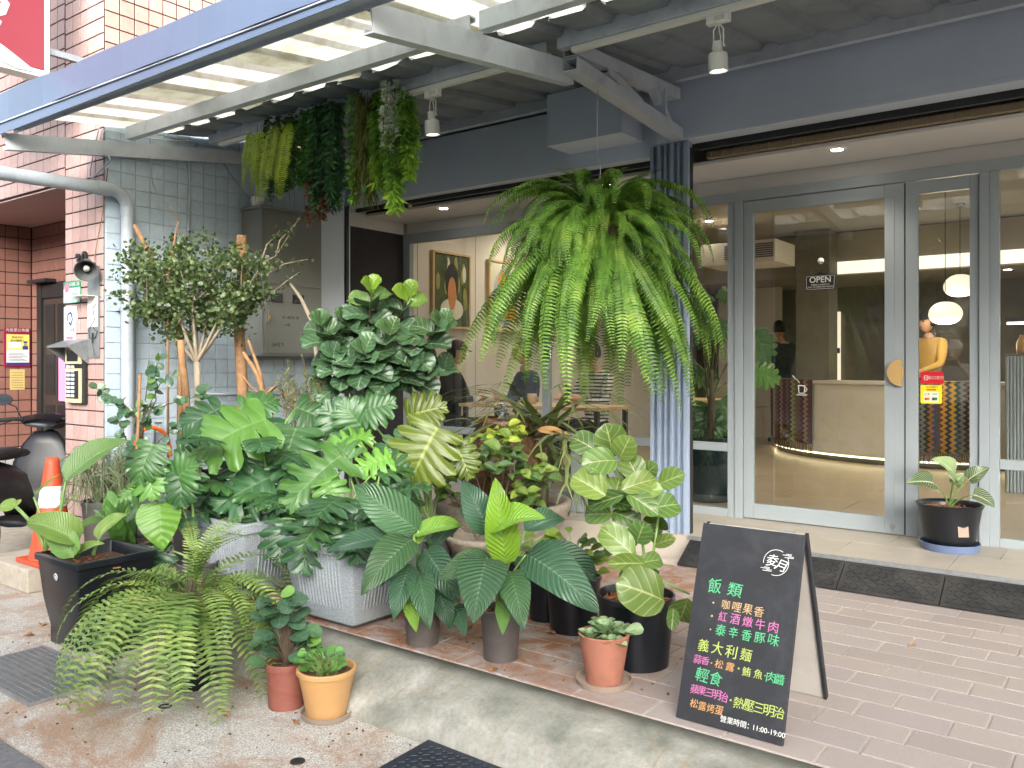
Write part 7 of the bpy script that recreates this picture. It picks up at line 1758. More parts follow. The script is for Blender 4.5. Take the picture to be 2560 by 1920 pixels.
for i in range(9):
    for j in range(12):
        o = link('floor_tile', fm_, fl); o.location = (-5.4 + 1.2 * i + (.6 if j % 2 else 0), 6.175 + .6 * j, .1422)
def wallbox(name, b, mat): m = MB(); m.box(*b); return struct(m.build(name, mat))
wallbox('interior_wall', (-6.3, -6.0, 5.87, 13.4, .142, 3.1), 'in_white'); wallbox('interior_wall', (-6.0, 4.3, 13.2, 13.4, .142, 3.1), 'in_concrete'); wallbox('interior_wall', (4.21, 4.4, 5.9, 13.2, .142, 3.1), 'in_white')
wallbox('interior_wall', (-6.0, -5.66, 5.84, 5.87, .142, 3.1), 'in_white'); wallbox('interior_wall', (-5.65, 4.2, 5.905, 5.93, 2.60, 3.1), 'in_white')
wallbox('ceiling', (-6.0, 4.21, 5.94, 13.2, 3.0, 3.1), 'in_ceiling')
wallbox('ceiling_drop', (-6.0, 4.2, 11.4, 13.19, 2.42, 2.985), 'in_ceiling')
m = MB(); m.box(-3.2, 4.2, 11.385, 11.399, 2.44, 2.60); tag(m.build('cove_light', 'cove_glow'), 'long glowing cove strip along the ceiling step inside', 'lamp')
# wall panel joints and pictures on the left wall
gm = MB()
for y in (6.35, 7.30, 8.30, 9.3): gm.box(-6.0015, -5.9985, y, y + .006, .15, 2.98)
gm.build('joint', 'in_dark', [o for o in bpy.data.objects if o.name == 'interior_wall'][0])
plain('art_green', srgb(66, 78, 40), .5, .45, 9); plain('art_pale', srgb(206, 200, 180), .5, .08, 5); plain('art_dark', srgb(34, 30, 30), .5, .2, 8); plain('art_tan', srgb(186, 124, 78), .5, .15, 9); plain('art_leaf', srgb(140, 138, 70), .5, .2, 14); plain('art_grey', srgb(168, 172, 178), .5, .1, 4); plain('art_orange', srgb(220, 146, 66), .5, .12, 6)
def picture(y0, y1, z0, z1, label, kind):
    t = thing('framed_picture', label, 'picture', (-5.99, (y0 + y1) / 2, z0)); m = MB(); f = .022
    for a in ((y0, y0 + f, z0, z1), (y1 - f, y1, z0, z1), (y0 + f + .0005, y1 - f - .0005, z0, z0 + f), (y0 + f + .0005, y1 - f - .0005, z1 - f, z1)): m.box(-5.999, -5.955, *a)
    m.build('frame', 'wood_light', t); m = MB(); m.box(-5.998, -5.968, y0 + f + .001, y1 - f - .001, z0 + f + .001, z1 - f - .001); c = m.build('canvas', 'art_pale' if kind else 'art_green', t)
    def disc(u, v, ru, rv, mat, k, n=18):
        cy, cz = y0 + (y1 - y0) * u, z0 + (z1 - z0) * v; mm = MB(); P = [(cy + ru * math.cos(2 * math.pi * q / n), cz + rv * math.sin(2 * math.pi * q / n)) for q in range(n)]
        mm.add([(-5.9675 + .0006 * k, a, b) for a, b in P] + [(-5.9672 + .0006 * k, a, b) for a, b in P], [tuple(range(n, 2 * n)), tuple(range(n - 1, -1, -1))]); mm.build('painted_shape', mat, c)
    r = random.Random(5)
    if not kind:
        for q in range(16): disc(r.uniform(.12, .88), r.uniform(.35, .9), .03, .09, r.choice(('art_leaf', 'art_pale', 'art_green')), 1 + q * .2)
        disc(.5, .62, .11, .20, 'art_dark', 6); disc(.5, .25, .19, .12, 'art_pale', 7); disc(.5, .46, .07, .18, 'art_tan', 8)
    else:
        disc(.5, .5, .24, .34, 'art_grey', 1); disc(.42, .72, .10, .10, 'art_orange', 2); disc(.62, .30, .13, .13, 'art_orange', 3); disc(.60, .52, .05, .09, 'art_pale', 4)
picture(6.55, 7.17, 1.64, 2.46, 'wood-framed dark green leafy picture on the inside wall', 0); picture(7.50, 8.15, 1.63, 2.46, 'wood-framed pale picture with orange shapes behind the fern', 1)
def in_lamp(x, y, z, e, size=165, soft=.08, c=(1, .88, .70), nme='ceiling_lamp', label=None, glow=True):
    t = thing('ceiling_spot', label or 'round recessed ceiling lamp inside the cafe', 'lamp', (x, y, z), 'recessed lamps in the cafe ceiling')
    m = MB(); m.lathe([(0, -.002), (.045, -.002)], (x, y, z), 18); m.build('lens', 'downlight_glow', t); m = MB(); m.lathe([(.045, -.003), (.06, -.004), (.062, .0)], (x, y, z), 18); m.build('trim', 'white_plastic', t)
    ld = bpy.data.lights.new('lamp', 'SPOT'); ld.energy = e * .30; ld.color = c; ld.spot_size = R(size); ld.spot_blend = 1.0; ld.shadow_soft_size = soft; lo = bpy.data.objects.new('lamp', ld); col.objects.link(lo); adopt(lo, t); lo.matrix_basis = Matrix.Translation((x, y, z - .02))
for x, y, e in ((-5.45, 7.85, 80), (-5.3, 6.8, 30), (-4.2, 7.0, 45), (-3.0, 7.2, 45), (-1.6, 7.6, 60), (-.2, 7.4, 45), (-4.2, 9.6, 50), (-2.4, 9.0, 60)): in_lamp(x, y, 2.998, e)
for x, y in ((-2.55, 11.9), (-1.3, 11.9), (0.2, 11.9)): in_lamp(x, y, 2.418, 35)
# pendants
for (px, py, y, rr_, lab) in ((2363, 785, 9.3, .155, 'lower glowing pebble-shaped pendant lamp behind the narrow door'), (2400, 716, 10.2, .165, 'upper glowing pebble-shaped pendant lamp behind the narrow door')):
    p = onY(px, py, y); t = thing('pendant_lamp', lab, 'pendant lamp', p, 'glowing pebble pendants over the counter'); m = MB(); n = 14
    pr = [(rr_ * math.sin(math.pi * k / n) ** .85, rr_ * .74 * -math.cos(math.pi * k / n) * (1 - .08 * math.cos(math.pi * k / n))) for k in range(n + 1)]
    m.lathe(pr, p, 28, None, .03); m.build('globe', 'globe_glow', t, smooth=True); m = MB(); m.tube([p + Vector((0, 0, rr_ * .7)), (p.x, p.y, 2.99)], .004, 6); m.build('cord', 'dark_metal', t); m = MB(); m.lathe([(0, 0), (.05, 0), (.05, .012)], (p.x, p.y, 2.985), 16); m.build('rose', 'dark_metal', t)
    ld = bpy.data.lights.new('lamp', 'POINT'); ld.energy = 6; ld.color = (1, .88, .66); ld.shadow_soft_size = .16; lo = bpy.data.objects.new('lamp', ld); col.objects.link(lo); adopt(lo, t); lo.matrix_basis = Matrix.Translation(p - Vector((0, 0, rr_ + .12)))
# curved counter with glowing toe strip
path = [(-4.0, 11.2), (-3.78, 10.62), (-3.35, 10.10), (-2.8, 9.78), (-2.2, 9.61), (-1.7, 9.60), (-1.2, 9.78), (-.75, 10.15), (-.4, 10.7)]
def smooth2(P, k=5):
    out = []
    for i in range(len(P) - 1):
        p0, p1, p2, p3 = [Vector(P[min(len(P) - 1, max(0, j))]) for j in (i - 1, i, i + 1, i + 2)]
        for q in range(k):
            u = q / k; out.append(.5 * ((2 * p1) + (p2 - p0) * u + (2 * p0 - 5 * p1 + 4 * p2 - p3) * u * u + (3 * p1 - p0 - 3 * p2 + p3) * u ** 3))
    return out + [Vector(P[-1])]
CP = smooth2(path)
def curtain(name, mat, i0, i1, z0, z1, off, parent=None, thick=.03, nz_=1, ripple=0.0):
    m = MB(); V = []; UV = []; n = i1 - i0 + 1
    for s in (0, 1):
        for k in range(nz_ + 1):
            z = z0 + (z1 - z0) * k / nz_
            for i in range(i0, i1 + 1):
                d = (CP[min(len(CP) - 1, i + 1)] - CP[max(0, i - 1)]).normalized(); nn = Vector((d.y, -d.x)); 
                if nn.y > 0: nn = -nn
                q = CP[i] + nn * (off - s * thick + ripple * math.sin(i * 2.1)); V.append((q.x, q.y, z)); UV.append(((i - i0) / max(1, n - 1), k / nz_))
    F = []; st_ = n * (nz_ + 1)
    for k in range(nz_):
        for i in range(n - 1):
            a = k * n + i; F.append((a, a + 1, a + n + 1, a + n)); F.append((st_ + a, st_ + a + n, st_ + a + n + 1, st_ + a + 1))
    for i in range(n - 1): F.append((i, st_ + i, st_ + i + 1, i + 1)); a = nz_ * n + i; F.append((a, a + 1, st_ + a + 1, st_ + a))
    for k in range(nz_): a = k * n; F.append((a, a + n, st_ + a + n, st_ + a)); a = k * n + n - 1; F.append((a, st_ + a, st_ + a + n, a + n))
    m.add(V, F, UV); return m.build(name, mat, parent, smooth=False)
ct = thing('counter', 'pale curved cafe counter with a glowing strip along its foot', 'counter', (-2.2, 10.0, .15)); E_ = len(CP) - 1
curtain('front', 'counter_stone', 0, E_, .235, 1.03, 0.0, ct); curtain('toe_kick', 'in_dark', 0, E_, .151, .234, -.08, ct); curtain('light_strip', 'strip_glow', 0, E_, .212, .2335, -.045, ct, .02)
curtain('top', 'counter_stone', 0, E_, 1.031, 1.065, .02, ct, .45)
def zig_mat(name, cols):
    m, t, p = new_mat(name); uv = t.nodes.new('ShaderNodeUVMap').outputs[0]; sx = t.nodes.new('ShaderNodeSeparateXYZ'); t.links.new(uv, sx.inputs[0])
    tri = math_n(t, 'PINGPONG', math_n(t, 'MULTIPLY', sx.outputs[1], 26.0), 1.0)
    u = math_n(t, 'FRACT', math_n(t, 'ADD', math_n(t, 'MULTIPLY', sx.outputs[0], 2.0), math_n(t, 'MULTIPLY', tri, .10)))
    n = len(cols); c = ramp(t, u, [(i / n, srgb(*k)) for i, k in enumerate(cols)]); c.node.color_ramp.interpolation = 'CONSTANT'
    f = noise(t, 90, 2, .6, geo_pos(t)); c = mixc(t, 1.0, c, ramp(t, f, [(.3, (.7, .7, .7, 1)), (.7, (1.1, 1.1, 1.1, 1))]), 'MULTIPLY'); t.links.new(c, p.inputs['Base Color']); p.inputs['Roughness'].default_value = .95
zig_mat('zig_brown', [(70, 44, 34), (128, 84, 62), (52, 36, 32), (150, 140, 92), (96, 96, 52), (120, 70, 56), (60, 40, 34), (160, 120, 90), (84, 54, 44)]); zig_mat('zig_blue', [(190, 146, 46), (40, 66, 74), (120, 116, 120), (40, 36, 36), (150, 96, 60), (44, 60, 110), (96, 52, 40), (200, 150, 60), (60, 64, 80)])
def throw(i0, i1, mat, label):
    t = thing('zigzag_throw', label, 'throw', (CP[i0].x, CP[i0].y, 1.06)); curtain('cloth', mat, i0, i1, .33, 1.068, .028, t, .006, 10, .008); curtain('cloth_top', mat, i0, i1, 1.068, 1.074, .034, t, .30)
    m = MB(); r = random.Random(2)
    for k in range(46):
        f = i0 + (i1 - i0) * (k + .5) / 46; i = int(f); q = CP[i].lerp(CP[min(E_, i + 1)], f - i); m.tube([(q.x, q.y - .032, .335), (q.x + r.uniform(-.01, .01), q.y - .036, .28), (q.x + r.uniform(-.015, .015), q.y - .034, r.uniform(.20, .23))], .0045, 4, False)
    stuff(m.build('fringe', mat, t))
throw(5, 13, 'zig_brown', 'brown and olive zigzag throw hanging over the counter'); throw(23, 30, 'zig_blue', 'blue and mustard zigzag throw hanging over the counter')
# back of the room: columns, lit doorway, shelves
q0, q1 = onY(1990, 900, 11.0), onY(2072, 900, 11.0); wallbox('interior_column', (q0.x, q1.x, 11.0, 11.38, .15, 2.995), 'in_concrete')
q0, q1 = onY(1890, 900, 12.4), onY(1950, 900, 12.4); wallbox('partition', (q0.x - .6, q1.x, 12.4, 12.5, .15, 2.41), 'in_white')
q0, q1 = onY(2071, 900, 13.15), onY(2100, 900, 13.15); t = thing('doorway', 'bright cream doorway with a purple band at the back', 'doorway', (q0.x, 13.15, .15)); m = MB(); m.box(q0.x, q1.x, 13.15, 13.195, .15, 2.05); emit('doorway_cream', (.85, .74, .55, 1), .3); m.build('opening', 'doorway_cream', t); m = MB(); m.box(q0.x, q1.x, 13.14, 13.149, 1.42, 1.50); plain('purple', srgb(96, 40, 130), .5); m.build('band', 'purple', t)
# reeded display case on the right
dc = thing('display_case', 'pale reeded counter case with lit glass top behind the right pane', 'display case', (.2, 8.4, .15)); q0 = onY(2505, 900, 8.3); m = MB(); m.box(q0.x + .02, q0.x + 2.2, 8.32, 9.0, .152, 1.32); m.build('body', 'frame_alu', dc); rb = MB(); rb.lathe([(.012, .0), (.012, 1.166)], (0, 0, 0), 8); rbd = rb.data('reed', 'frame_alu', True)
for k in range(60): o = link('reed', rbd, dc); o.location = (q0.x + .04 + k * .026, 8.315, .153)
m = MB(); m.box(q0.x + .02, q0.x + 2.2, 8.33, 8.95, 1.325, 1.34); m.build('shelf', 'steel', dc); m = MB(); m.box(q0.x + .02, q0.x + 2.2, 8.34, 8.9, 1.62, 1.66); m.build('top', 'in_dark', dc); m = MB(); m.box(q0.x + .03, q0.x + 2.2, 8.36, 8.38, 1.595, 1.615); m.build('light_strip', 'strip_glow', dc)
for k in range(9): m = MB(); x = q0.x + .12 + k * .15; m.lathe([(0, 0), (.04, 0), (.045, .04), (.045, .10), (.02, .15), (.02, .17), (0, .17)], (x, 8.6, 1.341), 14); tag(m.build('jar', ['pot_ochre', 'leaf_coin', 'pot_terra'][k % 3], smooth=True), 'small lit jar on the shelf of the display case', 'jar', 'jars in the display case')
# air conditioner grille
q = onY(1912, 628, 9.6); t = thing('air_conditioner', 'white ceiling air conditioner with dark slats', 'air conditioner', (q.x, 9.6, q.z)); m = MB(); m.box(q.x - .8, q.x + .12, 9.6, 10.3, q.z - .12, q.z + .14); m.build('case', 'in_white', t); sm = MB(); sm.box(q.x - .5, q.x + .1, -.004, .002, -.006, .006); sdm = sm.data('slat', 'in_dark')
for k in range(7): o = link('slat', sdm, t); o.location = (0, 9.596, q.z - .06 + k * .025)
# chairs, tables
def chair(x, y, rot, label, mat='in_white'):
    t = thing('shell_chair', label, 'chair', (x, y, .152), 'shell chairs in the cafe'); M = Matrix.Translation((x, y, .152)) @ Matrix.Rotation(rot, 4, 'Z'); V = []; nu, nv = 10, 8
    for i in range(nu + 1):
        f = i / nu
        if f < .5: yy, zz = .20 - .40 * f * 2 * .95, .44 - .02 * math.sin(math.pi * f * 2)
        else: g = (f - .5) * 2; yy, zz = -.18 - .07 * g, .44 + .34 * g
        w = .215 * (1 - .25 * max(0, f - .7) / .3)
        for j in range(nv + 1): s = -1 + 2 * j / nv; V.append(M @ Vector((s * w, yy + .06 * s * s * (1 if f > .45 else 0), zz + .05 * s * s * (1 - f * .5))))
    m = MB(); m.add(V, [(i * (nv + 1) + j, i * (nv + 1) + j + 1, (i + 1) * (nv + 1) + j + 1, (i + 1) * (nv + 1) + j) for i in range(nu) for j in range(nv)]); o = m.build('shell', mat, t, smooth=True); md = o.modifiers.new('thick', 'SOLIDIFY'); md.thickness = .012
    for a, b in ((-1, -1), (1, -1), (1, 1), (-1, 1)): m = MB(); m.tube([M @ Vector((a * .13, b * .13, .43)), M @ Vector((a * .19, b * .20, 0))], [.014, .009], 8); m.build('leg', 'wood_light', t)
p = onZ(1905, 1090, .15); chair(p.x, p.y, R(160), 'cream shell chair beside the counter'); p = onZ(1765, 1090, .15); chair(p.x, p.y + .4, R(40), 'cream shell chair behind the teal pot'); 
def table(x0, x1, y0, y1, h, label):
    t = thing('cafe_table', label, 'table', ((x0 + x1) / 2, (y0 + y1) / 2, .152)); m = MB(); m.bbox(x0, x1, y0, y1, h - .03, h, .004); m.build('top', 'wood_light', t)
    for a in (x0 + .05, x1 - .05):
        for b in (y0 + .05, y1 - .05): m = MB(); m.box(a - .02, a + .02, b - .02, b + .02, .152, h - .0305); m.build('leg', 'in_dark', t)
table(-5.35, -3.75, 6.25, 6.85, .87, 'long wooden cafe table behind the left window'); p = onZ(1745, 1000, .87); table(p.x - .6, p.x + .1, p.y, p.y + .6, .87, 'small cafe table behind the teal pot')
for (px, lab, mat, hh) in ((1222, 'cream mug on the long cafe table', 'counter_stone', .09), (1192, 'glass tumbler on the long cafe table', 'in_white', .08)):
    p = onZ(px, 1012, .872); p.y = max(6.3, min(6.75, p.y)); 
    x = onY(px, 1000, p.y).x; m = MB(); m.lathe([(0, .0), (.034, .0), (.038, hh), (.034, hh), (.03, .01), (0, .008)], (x, p.y, .871), 18); m.tube([(x + .036, p.y, .871 + hh * .8), (x + .062, p.y, .871 + hh * .6), (x + .036, p.y, .871 + hh * .25)], .005, 6); tag(m.build('mug', mat, smooth=True), lab, 'mug')
x = onY(1330, 1000, 6.5).x; m = MB(); m.lathe([(0, .0), (.04, .0), (.045, .10), (.04, .10), (.036, .01), (0, .008)], (x, 6.5, .871), 18); m.tube([(x + .042, 6.5, .95), (x + .07, 6.5, .93), (x + .042, 6.5, .89)], .006, 6); tag(m.build('mug', 'wood_light', smooth=True), 'tan mug on the long cafe table by the man', 'mug')
# teal pot with monstera inside the sidelight
TP = Vector((-2.80, 6.42, .152)); t = thing('teal_pot_plant', 'climbing monstera in a tall teal pot behind the narrow side pane', 'potted plant', TP); m = MB(); m.lathe([(0, 0), (.19, 0), (.20, .02), (.20, .06), (.175, .065), (.20, .50), (.205, .51), (.195, .51), (.185, .46), (0, .46)], TP, 36); m.build('pot', 'pot_teal', t, auto=35)
st = MB(); st.tube([TP + Vector((0, 0, .46)), TP + Vector((.02, 0, .8)), TP + Vector((0, .02, 1.05))], [.03, .024, .012], 8)
for (px, py, tx, ty, k, tint) in ((1772, 735, 1735, 760, 0, .1), (1800, 730, 1838, 750, 1, .7), (1810, 800, 1785, 850, 2, .5), (1745, 830, 1765, 870, 0, .1), (1740, 940, 1790, 955, 1, .6), (1745, 910, 1720, 930, 2, .1), (1885, 830, 1915, 900, 0, .3), (1880, 930, 1945, 950, 1, .7), (1790, 1030, 1775, 1100, 2, .1), (1755, 1050, 1740, 1090, 0, 0), (1800, 1000, 1830, 1060, 1, .1), (1770, 1010, 1760, 1080, 2, .05), (1730, 720, 1715, 700, 0, 0)):
    b = onD(px, py, 6.95); put_leaf(t, ME_mons[k], b, onD(tx, ty, 6.9), FRONT * .9 + Vector((0, 0, .4)), tint, 1.1); petiole(st, TP + Vector((0, 0, .5 + random.Random(px).uniform(0, .4))), b, .007, .005, .05)
st.build('stem', 'stem_dark', t, smooth=True)
# ---------------------------------------------------------------- people
plain('skin', srgb(196, 150, 122), .5, .06, 12); plain('hair_black', srgb(24, 22, 22), .5, .2, 40); plain('cloth_navy', srgb(34, 44, 60), .85, .1, 30); plain('cloth_black', srgb(30, 30, 34), .85, .1, 30); plain('cloth_mustard', srgb(206, 164, 88), .85, .08, 30); plain('cloth_white', srgb(214, 212, 206), .8, .06, 20); plain('cloth_jeans', srgb(58, 62, 72), .85, .1, 30); plain('cap_maroon', srgb(60, 26, 40), .8, .1, 30); plain('cap_beige', srgb(196, 188, 170), .8, .08, 30)
def stripe_mat():
    m, t, p = new_mat('cloth_stripe'); sx = t.nodes.new('ShaderNodeSeparateXYZ'); t.links.new(geo_pos(t), sx.inputs[0]); w = math_n(t, 'FRACT', math_n(t, 'MULTIPLY', sx.outputs[2], 28.0)); c = ramp(t, w, [(0, srgb(206, 206, 200)), (.6, srgb(30, 30, 32))]); c.node.color_ramp.interpolation = 'CONSTANT'; t.links.new(c, p.inputs['Base Color']); p.inputs['Roughness'].default_value = .9
stripe_mat()
def person(loc, yaw, pose, label, shirt, legs, cap=None, phone=False, hair='hair_black'):
    """one continuous skinned body; joints in metres, facing +Y before yaw"""
    J = {}
    if pose == 'sit':
        J.update(pelvis=(0, 0, .50), belly=(0, .01, .66), chest=(0, .0, .88), neck=(0, .02, 1.03), head=(0, .045, 1.10)); hip, knee, ank, toe = (.09, .03, .48), (.11, .44, .47), (.11, .40, .09), (.11, .55, .04); sh, el, wr = (.175, .0, .97), (.24, .10, .72), (.14, .34, .76)
    else:
        J.update(pelvis=(0, 0, .90), belly=(0, .01, 1.05), chest=(0, .0, 1.26), neck=(0, .02, 1.41), head=(0, .045, 1.48)); hip, knee, ank, toe = (.09, .0, .86), (.10, .03, .48), (.10, .0, .08), (.11, .16, .03); sh, el, wr = (.175, .0, 1.35), (.26, .12, 1.14), (.07, .30, 1.40)
        if pose == 'work': el, wr = (.23, .10, 1.10), (.15, .32, 1.02)
    rad = dict(pelvis=.145, belly=.13, chest=.15, neck=.055, head=.055)
    vs, es, rs, idx = [], [], [], {}
    def av(n, p, r_): idx[n] = len(vs); vs.append(p); rs.append(r_)
    for n in ('pelvis', 'belly', 'chest', 'neck', 'head'): av(n, J[n], rad[n])
    es += [(0, 1), (1, 2), (2, 3), (3, 4)]
    for s in (-1, 1):
        for n, p, r_ in (('sh', sh, .068), ('el', el, .048), ('wr', wr, .030), ('hip', hip, .092), ('kn', knee, .062), ('an', ank, .042), ('to', toe, .034)): av(n + str(s), (p[0] * s, p[1], p[2]), r_)
        es += [(2, idx['sh%d' % s]), (idx['sh%d' % s], idx['el%d' % s]), (idx['el%d' % s], idx['wr%d' % s]), (0, idx['hip%d' % s]), (idx['hip%d' % s], idx['kn%d' % s]), (idx['kn%d' % s], idx['an%d' % s]), (idx['an%d' % s], idx['to%d' % s])]
    me = bpy.data.meshes.new('body_src'); me.from_pydata(vs, es, []); ob = bpy.data.objects.new('body_src', me); col.objects.link(ob)
    sk = ob.modifiers.new('skin', 'SKIN'); sv = me.skin_vertices[0].data
    for i, r_ in enumerate(rs): sv[i].radius = (r_, r_ * (.72 if i in (0, 1, 2) else 1)); sv[i].use_root = (i == 0)
    sb_ = ob.modifiers.new('sub', 'SUBSURF'); sb_.levels = 2; sb_.render_levels = 2
    bm_me = bpy.data.meshes.new_from_object(ob.evaluated_get(bpy.context.evaluated_depsgraph_get())); V = [Vector(v.co) for v in bm_me.vertices]; F = [list(f.vertices) for f in bm_me.polygons]
    bpy.data.objects.remove(ob); bpy.data.meshes.remove(bm_me)
    hd = Vector(J['head']) + Vector((0, .02, .115)); o = len(V); nr, ns = 14, 18            # head with brow, nose, mouth, chin
    for i in range(nr + 1):
        th = math.pi * i / nr
        for k in range(ns):
            ph = 2 * math.pi * k / ns; x, y, z = math.sin(th) * math.sin(ph), math.sin(th) * math.cos(ph), math.cos(th)
            w = .076 * (1 - .22 * max(0, -z) ** 1.5); l = .098 if y < 0 else .092
            q = Vector((x * w, y * l, z * .118)); 
            if y > .6 and abs(x) < .22: q.y += .020 * math.exp(-((z + .12) / .16) ** 2) * (1 - abs(x) / .22)      # nose
            if y > .5 and abs(z - .08) < .12: q.y -= .006 * (1 if .2 < abs(x) < .6 else 0)                           # eye sockets
            if y > .5: q.y += .006 * math.exp(-((z + .45) / .09) ** 2) * (1 - min(1, abs(x) / .4))                  # lips
            V.append(hd + q)
    F += [[o + i * ns + k, o + i * ns + (k + 1) % ns, o + (i + 1) * ns + (k + 1) % ns, o + (i + 1) * ns + k] for i in range(nr) for k in range(ns)]
    hm = MB(); hands = []
    for s in (-1, 1):
        w_ = Vector((wr[0] * s, wr[1], wr[2])); e_ = Vector((el[0] * s, el[1], el[2])); d = (w_ - e_).normalized(); c = w_ + d * .075; sd_ = d.orthogonal().normalized() if abs(d.z) > .9 else d.cross(Vector((0, 0, 1))).normalized(); up_ = sd_.cross(d)
        hm.tube([w_ - d * .01, w_ + d * .03, w_ + d * .085], [.026, .034, .034], 8)
        for k, L in enumerate((.062, .074, .070, .055)): b_ = w_ + d * .08 + sd_ * (-.026 + .0175 * k); hm.tube([b_, b_ + d * L * .5 + up_ * -.012, b_ + d * L * .75 + up_ * -.036], [.0095, .0088, .006], 6)
        b_ = w_ + d * .03 - sd_ * .03 * s; hm.tube([b_, b_ - sd_ * s * .022 + d * .025, b_ - sd_ * s * .024 + d * .055 - up_ * .01], [.012, .010, .007], 6)
        er = hd + Vector((s * .077, -.005, -.005)); hm.lathe([(0, -.006), (.012, -.004), (.016, .0), (.012, .004)], (0, 0, 0), 8, Matrix.Translation(er) @ Matrix.Rotation(R(90), 4, 'Y') @ Matrix.Diagonal((1.5, 1, 1, 1)))
    o = len(V); V += [Vector(q) for q in hm.v]; F += [[i + o for i in f] for f in hm.f]
    M = Matrix.Translation(loc) @ Matrix.Rotation(yaw, 4, 'Z'); t = thing('person', label, 'person', loc)
    bm_ = MB(); bm_.add([M @ v for v in V], F); me = bm_.data('body', 'skin', True); me.materials.append(MATS[shirt]); me.materials.append(MATS[legs]); me.materials.append(MATS['cloth_black'])
    zn, zp = J['neck'][2] - .015, J['pelvis'][2] + .03
    for f in me.polygons:
        c = sum((V[i] for i in f.vertices), Vector()) / len(f.vertices); mi = 0
        if f.vertices[0] < o - (nr + 1) * ns and f.vertices[0] < o:
            dw = min((c - Vector((wr[0] * s, wr[1], wr[2]))).length for s in (-1, 1))
            if c.z > zn and abs(c.x) < .09: mi = 0
            elif dw < .035: mi = 0
            elif c.z > zp and not (pose == 'sit' and c.y > .2 and c.z < .6): mi = 1
            else: mi = 2
            if c.z < .07: mi = 3
        f.material_index = mi
    link('body', me, t)
    hr = MB(); V2 = []                                                                     # hair cap
    for i in range(9):
        th = math.pi * .62 * i / 8
        for k in range(18):
            ph = 2 * math.pi * k / 18; y = math.cos(ph); lim = .40 if y > .35 else 1.0; a = th * (lim if y > .35 else 1.0)
            V2.append(M @ (hd + Vector((math.sin(a) * math.sin(ph) * .084, math.sin(a) * y * .108 - .004, math.cos(a) * .127))))
    hr.add(V2, [(i * 18 + k, i * 18 + (k + 1) % 18, (i + 1) * 18 + (k + 1) % 18, (i + 1) * 18 + k) for i in range(8) for k in range(18)]); hr.build('hair', hair, t, smooth=True)
    for s in (-1, 1):
        e = MB(); bme_ = bmesh.new(); bmesh.ops.create_icosphere(bme_, subdivisions=1, radius=.011, matrix=M @ Matrix.Translation(hd + Vector((s * .031, .080, .010)))); e.bm(bme_); e.build('eye', 'hair_black', t, smooth=True)
    mo = MB(); mo.tube([M @ (hd + Vector((-.022, .083, -.055))), M @ (hd + Vector((0, .092, -.056))), M @ (hd + Vector((.022, .083, -.055)))], .004, 6); mo.build('mouth', 'notice_red', t)
    for s in (-1, 1): mo = MB(); mo.tube([M @ (hd + Vector((s * .016, .090, .030))), M @ (hd + Vector((s * .045, .076, .030)))], .004, 5); mo.build('eyebrow', 'hair_black', t)
    if cap:
        cp_ = MB(); V2 = []
        for i in range(7):
            th = math.pi * .47 * i / 6
            for k in range(20): ph = 2 * math.pi * k / 20; V2.append(M @ (hd + Vector((math.sin(th) * math.sin(ph) * .092, math.sin(th) * math.cos(ph) * .116, .02 + math.cos(th) * .122))))
        cp_.add(V2, [(i * 20 + k, i * 20 + (k + 1) % 20, (i + 1) * 20 + (k + 1) % 20, (i + 1) * 20 + k) for i in range(6) for k in range(20)])
        P = [(.085 * math.sin(R(-75 + 15 * k)), .095 + .085 * math.cos(R(-75 + 15 * k)) * 1.0) for k in range(11)]
        cp_.add([M @ (hd + Vector((x, y - .02, .030 - .25 * max(0, y - .1)))) for x, y in P] + [M @ (hd + Vector((x, y - .02, .037 - .25 * max(0, y - .1)))) for x, y in P], [tuple(range(10, -1, -1)), tuple(range(11, 22))] + [(k, k + 1, k + 12, k + 11) for k in range(10)]); cp_.build('cap', cap, t, smooth=False)
    if phone:
        m = MB(); m.bbox(-.075, .075, -.005, .005, -.037, .037, .004); Mp = M @ Matrix.Translation(Vector((0, wr[1] + .10, wr[2] + .03))); m.v = [tuple(Mp @ Vector(q)) for q in m.v]; tag(m.build('mobile_phone', 'dark_metal'), 'dark mobile phone held up in both hands', 'phone')
    return t
def at_(px, y): q = onY(px, 911, y); return (q.x, q.y, .152)
person(at_(1128, 6.55), R(-70), 'sit', 'seated diner in a black jacket and maroon cap at the long table', 'cloth_black', 'cloth_jeans', 'cap_maroon'); person(at_(1318, 7.05), R(150), 'sit', 'seated diner in a navy jumper with white earphone wire', 'cloth_navy', 'cloth_black')
person(at_(1490, 7.3), R(165), 'sit', 'seated diner in a black and white striped top behind the fern', 'cloth_stripe', 'cloth_black'); person(at_(2325, 10.9), R(150), 'work', 'staff member in a mustard shirt and black cap behind the counter', 'cloth_mustard', 'cloth_black', 'cloth_black')
person(at_(1955, 11.6), R(60), 'work', 'person in a dark patterned jacket standing at the back of the room', 'cloth_black', 'cloth_black'); 
for px, y, who in ((1128, 6.45, 'diner in the maroon cap'), (1318, 7.15, 'diner in the navy jumper'), (1490, 7.4, 'diner in the striped top')): q = at_(px, y); m = MB(); m.bbox(q[0] - .2, q[0] + .2, q[1] - .2, q[1] + .2, .55, .60, .01); t = thing('stool', 'dark cafe stool under the ' + who, 'stool', q, 'stools at the long cafe table'); m.build('seat', 'in_dark', t); [(lambda mm: (mm.tube([(q[0] + a * .15, q[1] + b * .15, .55), (q[0] + a * .18, q[1] + b * .18, .152)], .012, 8), mm.build('leg', 'in_dark', t)))(MB()) for a, b in ((-1, -1), (1, -1), (1, 1), (-1, 1))]
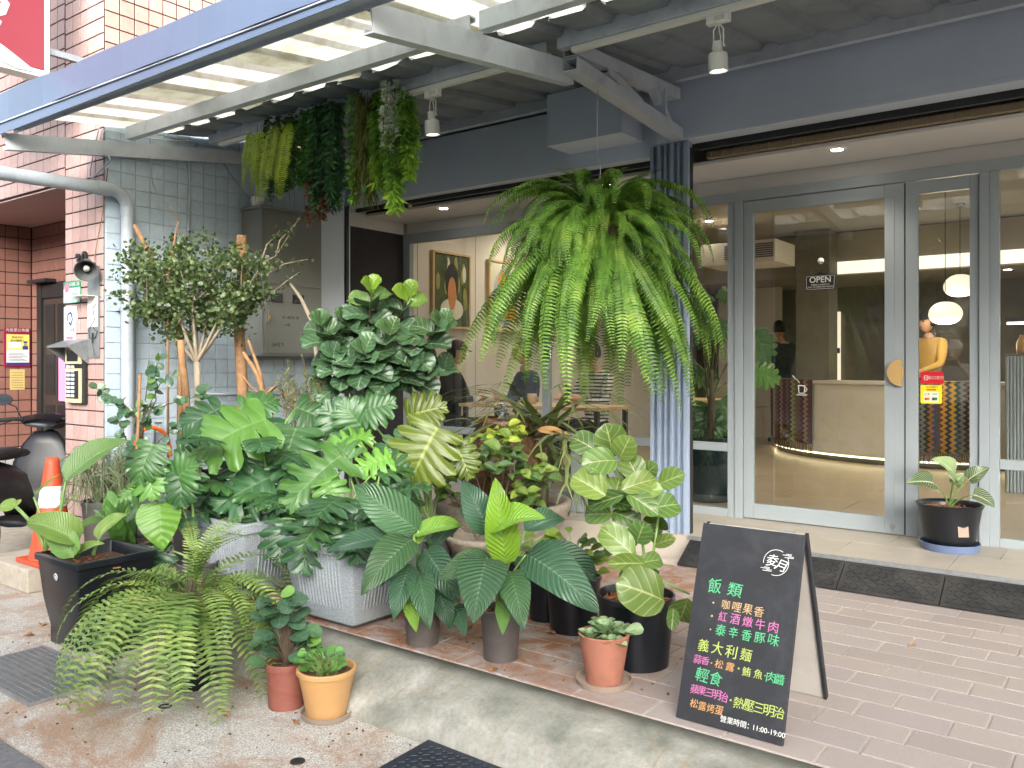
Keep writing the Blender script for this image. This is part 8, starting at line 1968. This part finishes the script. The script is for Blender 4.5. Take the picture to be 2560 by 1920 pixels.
person((-1.93, -.65, -.158), R(-2), 'shoot', 'passer-by in a white jacket and beige cap photographing the cafe', 'cloth_white', 'cloth_jeans', 'cap_beige', True)
# ================================================================ across the street (seen only in the glass)
plain('far_wall', srgb(118, 114, 108), .8, .12, .6, 12, .1); plain('far_glass', srgb(46, 52, 58), .15, .2, 2)
ob_ = thing('opposite_building', 'grey apartment house with dark windows across the street', 'building', (-4, -20, -.16)); m = MB(); m.box(-30, 24, -30, -19, -.16, 8); m.build('wall', 'far_wall', ob_)
wm = MB(); wm.box(-.8, .8, 0, .06, -.7, .7); wd = wm.data('window', 'far_glass')
for i in range(16):
    for j in range(3): o = link('window', wd, ob_); o.location = (-27 + 3.2 * i, -18.995, 1.6 + 2.4 * j)
foliage_mat('street_leaf', srgb(44, 70, 34), srgb(74, 104, 48), srgb(108, 136, 66), .5, .25, 3)
for k, (x, y, h, rr_) in enumerate(((-5.2, -7.6, 6.0, 2.0), (1.4, -8.2, 6.6, 2.3), (6.2, -7.2, 5.6, 2.0))):
    t = thing('street_tree', ['leafy street tree opposite the chalkboard side', 'tallest leafy street tree opposite the doors', 'leafy street tree farthest along the street'][k], 'tree', (x, y, -.16), 'street trees across the road'); m = MB(); rg = random.Random(70 + k); lv = []
    m.tube([(x, y, -.16), (x + .1, y, 1.5), (x - .05, y, 3.0), (x, y, h - 1.5)], [.16, .13, .11, .06], 9)
    for q in range(26):
        a = rg.uniform(0, 6.28); e = Vector((x + math.cos(a) * rr_ * rg.uniform(.3, 1), y + math.sin(a) * rr_ * rg.uniform(.3, 1), rg.uniform(h - 3.4, h))); s0 = Vector((x, y, rg.uniform(2.2, h - 2))); m.tube([s0, (s0 + e) / 2 + Vector((0, 0, .1)), e], [.05, .03, .01], 5, False)
        for _ in range(95): lv.append((e + Vector((rg.gauss(0, .42), rg.gauss(0, .42), rg.gauss(0, .34))), Vector((0, 0, 1))))
    m.build('trunk', 'bark_brown', t, smooth=True); stuff(small_leaves(lv, .19, rg, .36).build('crown', 'street_leaf', t))
for o in bpy.data.objects:
    if '_at' in o.keys(): del o['_at']
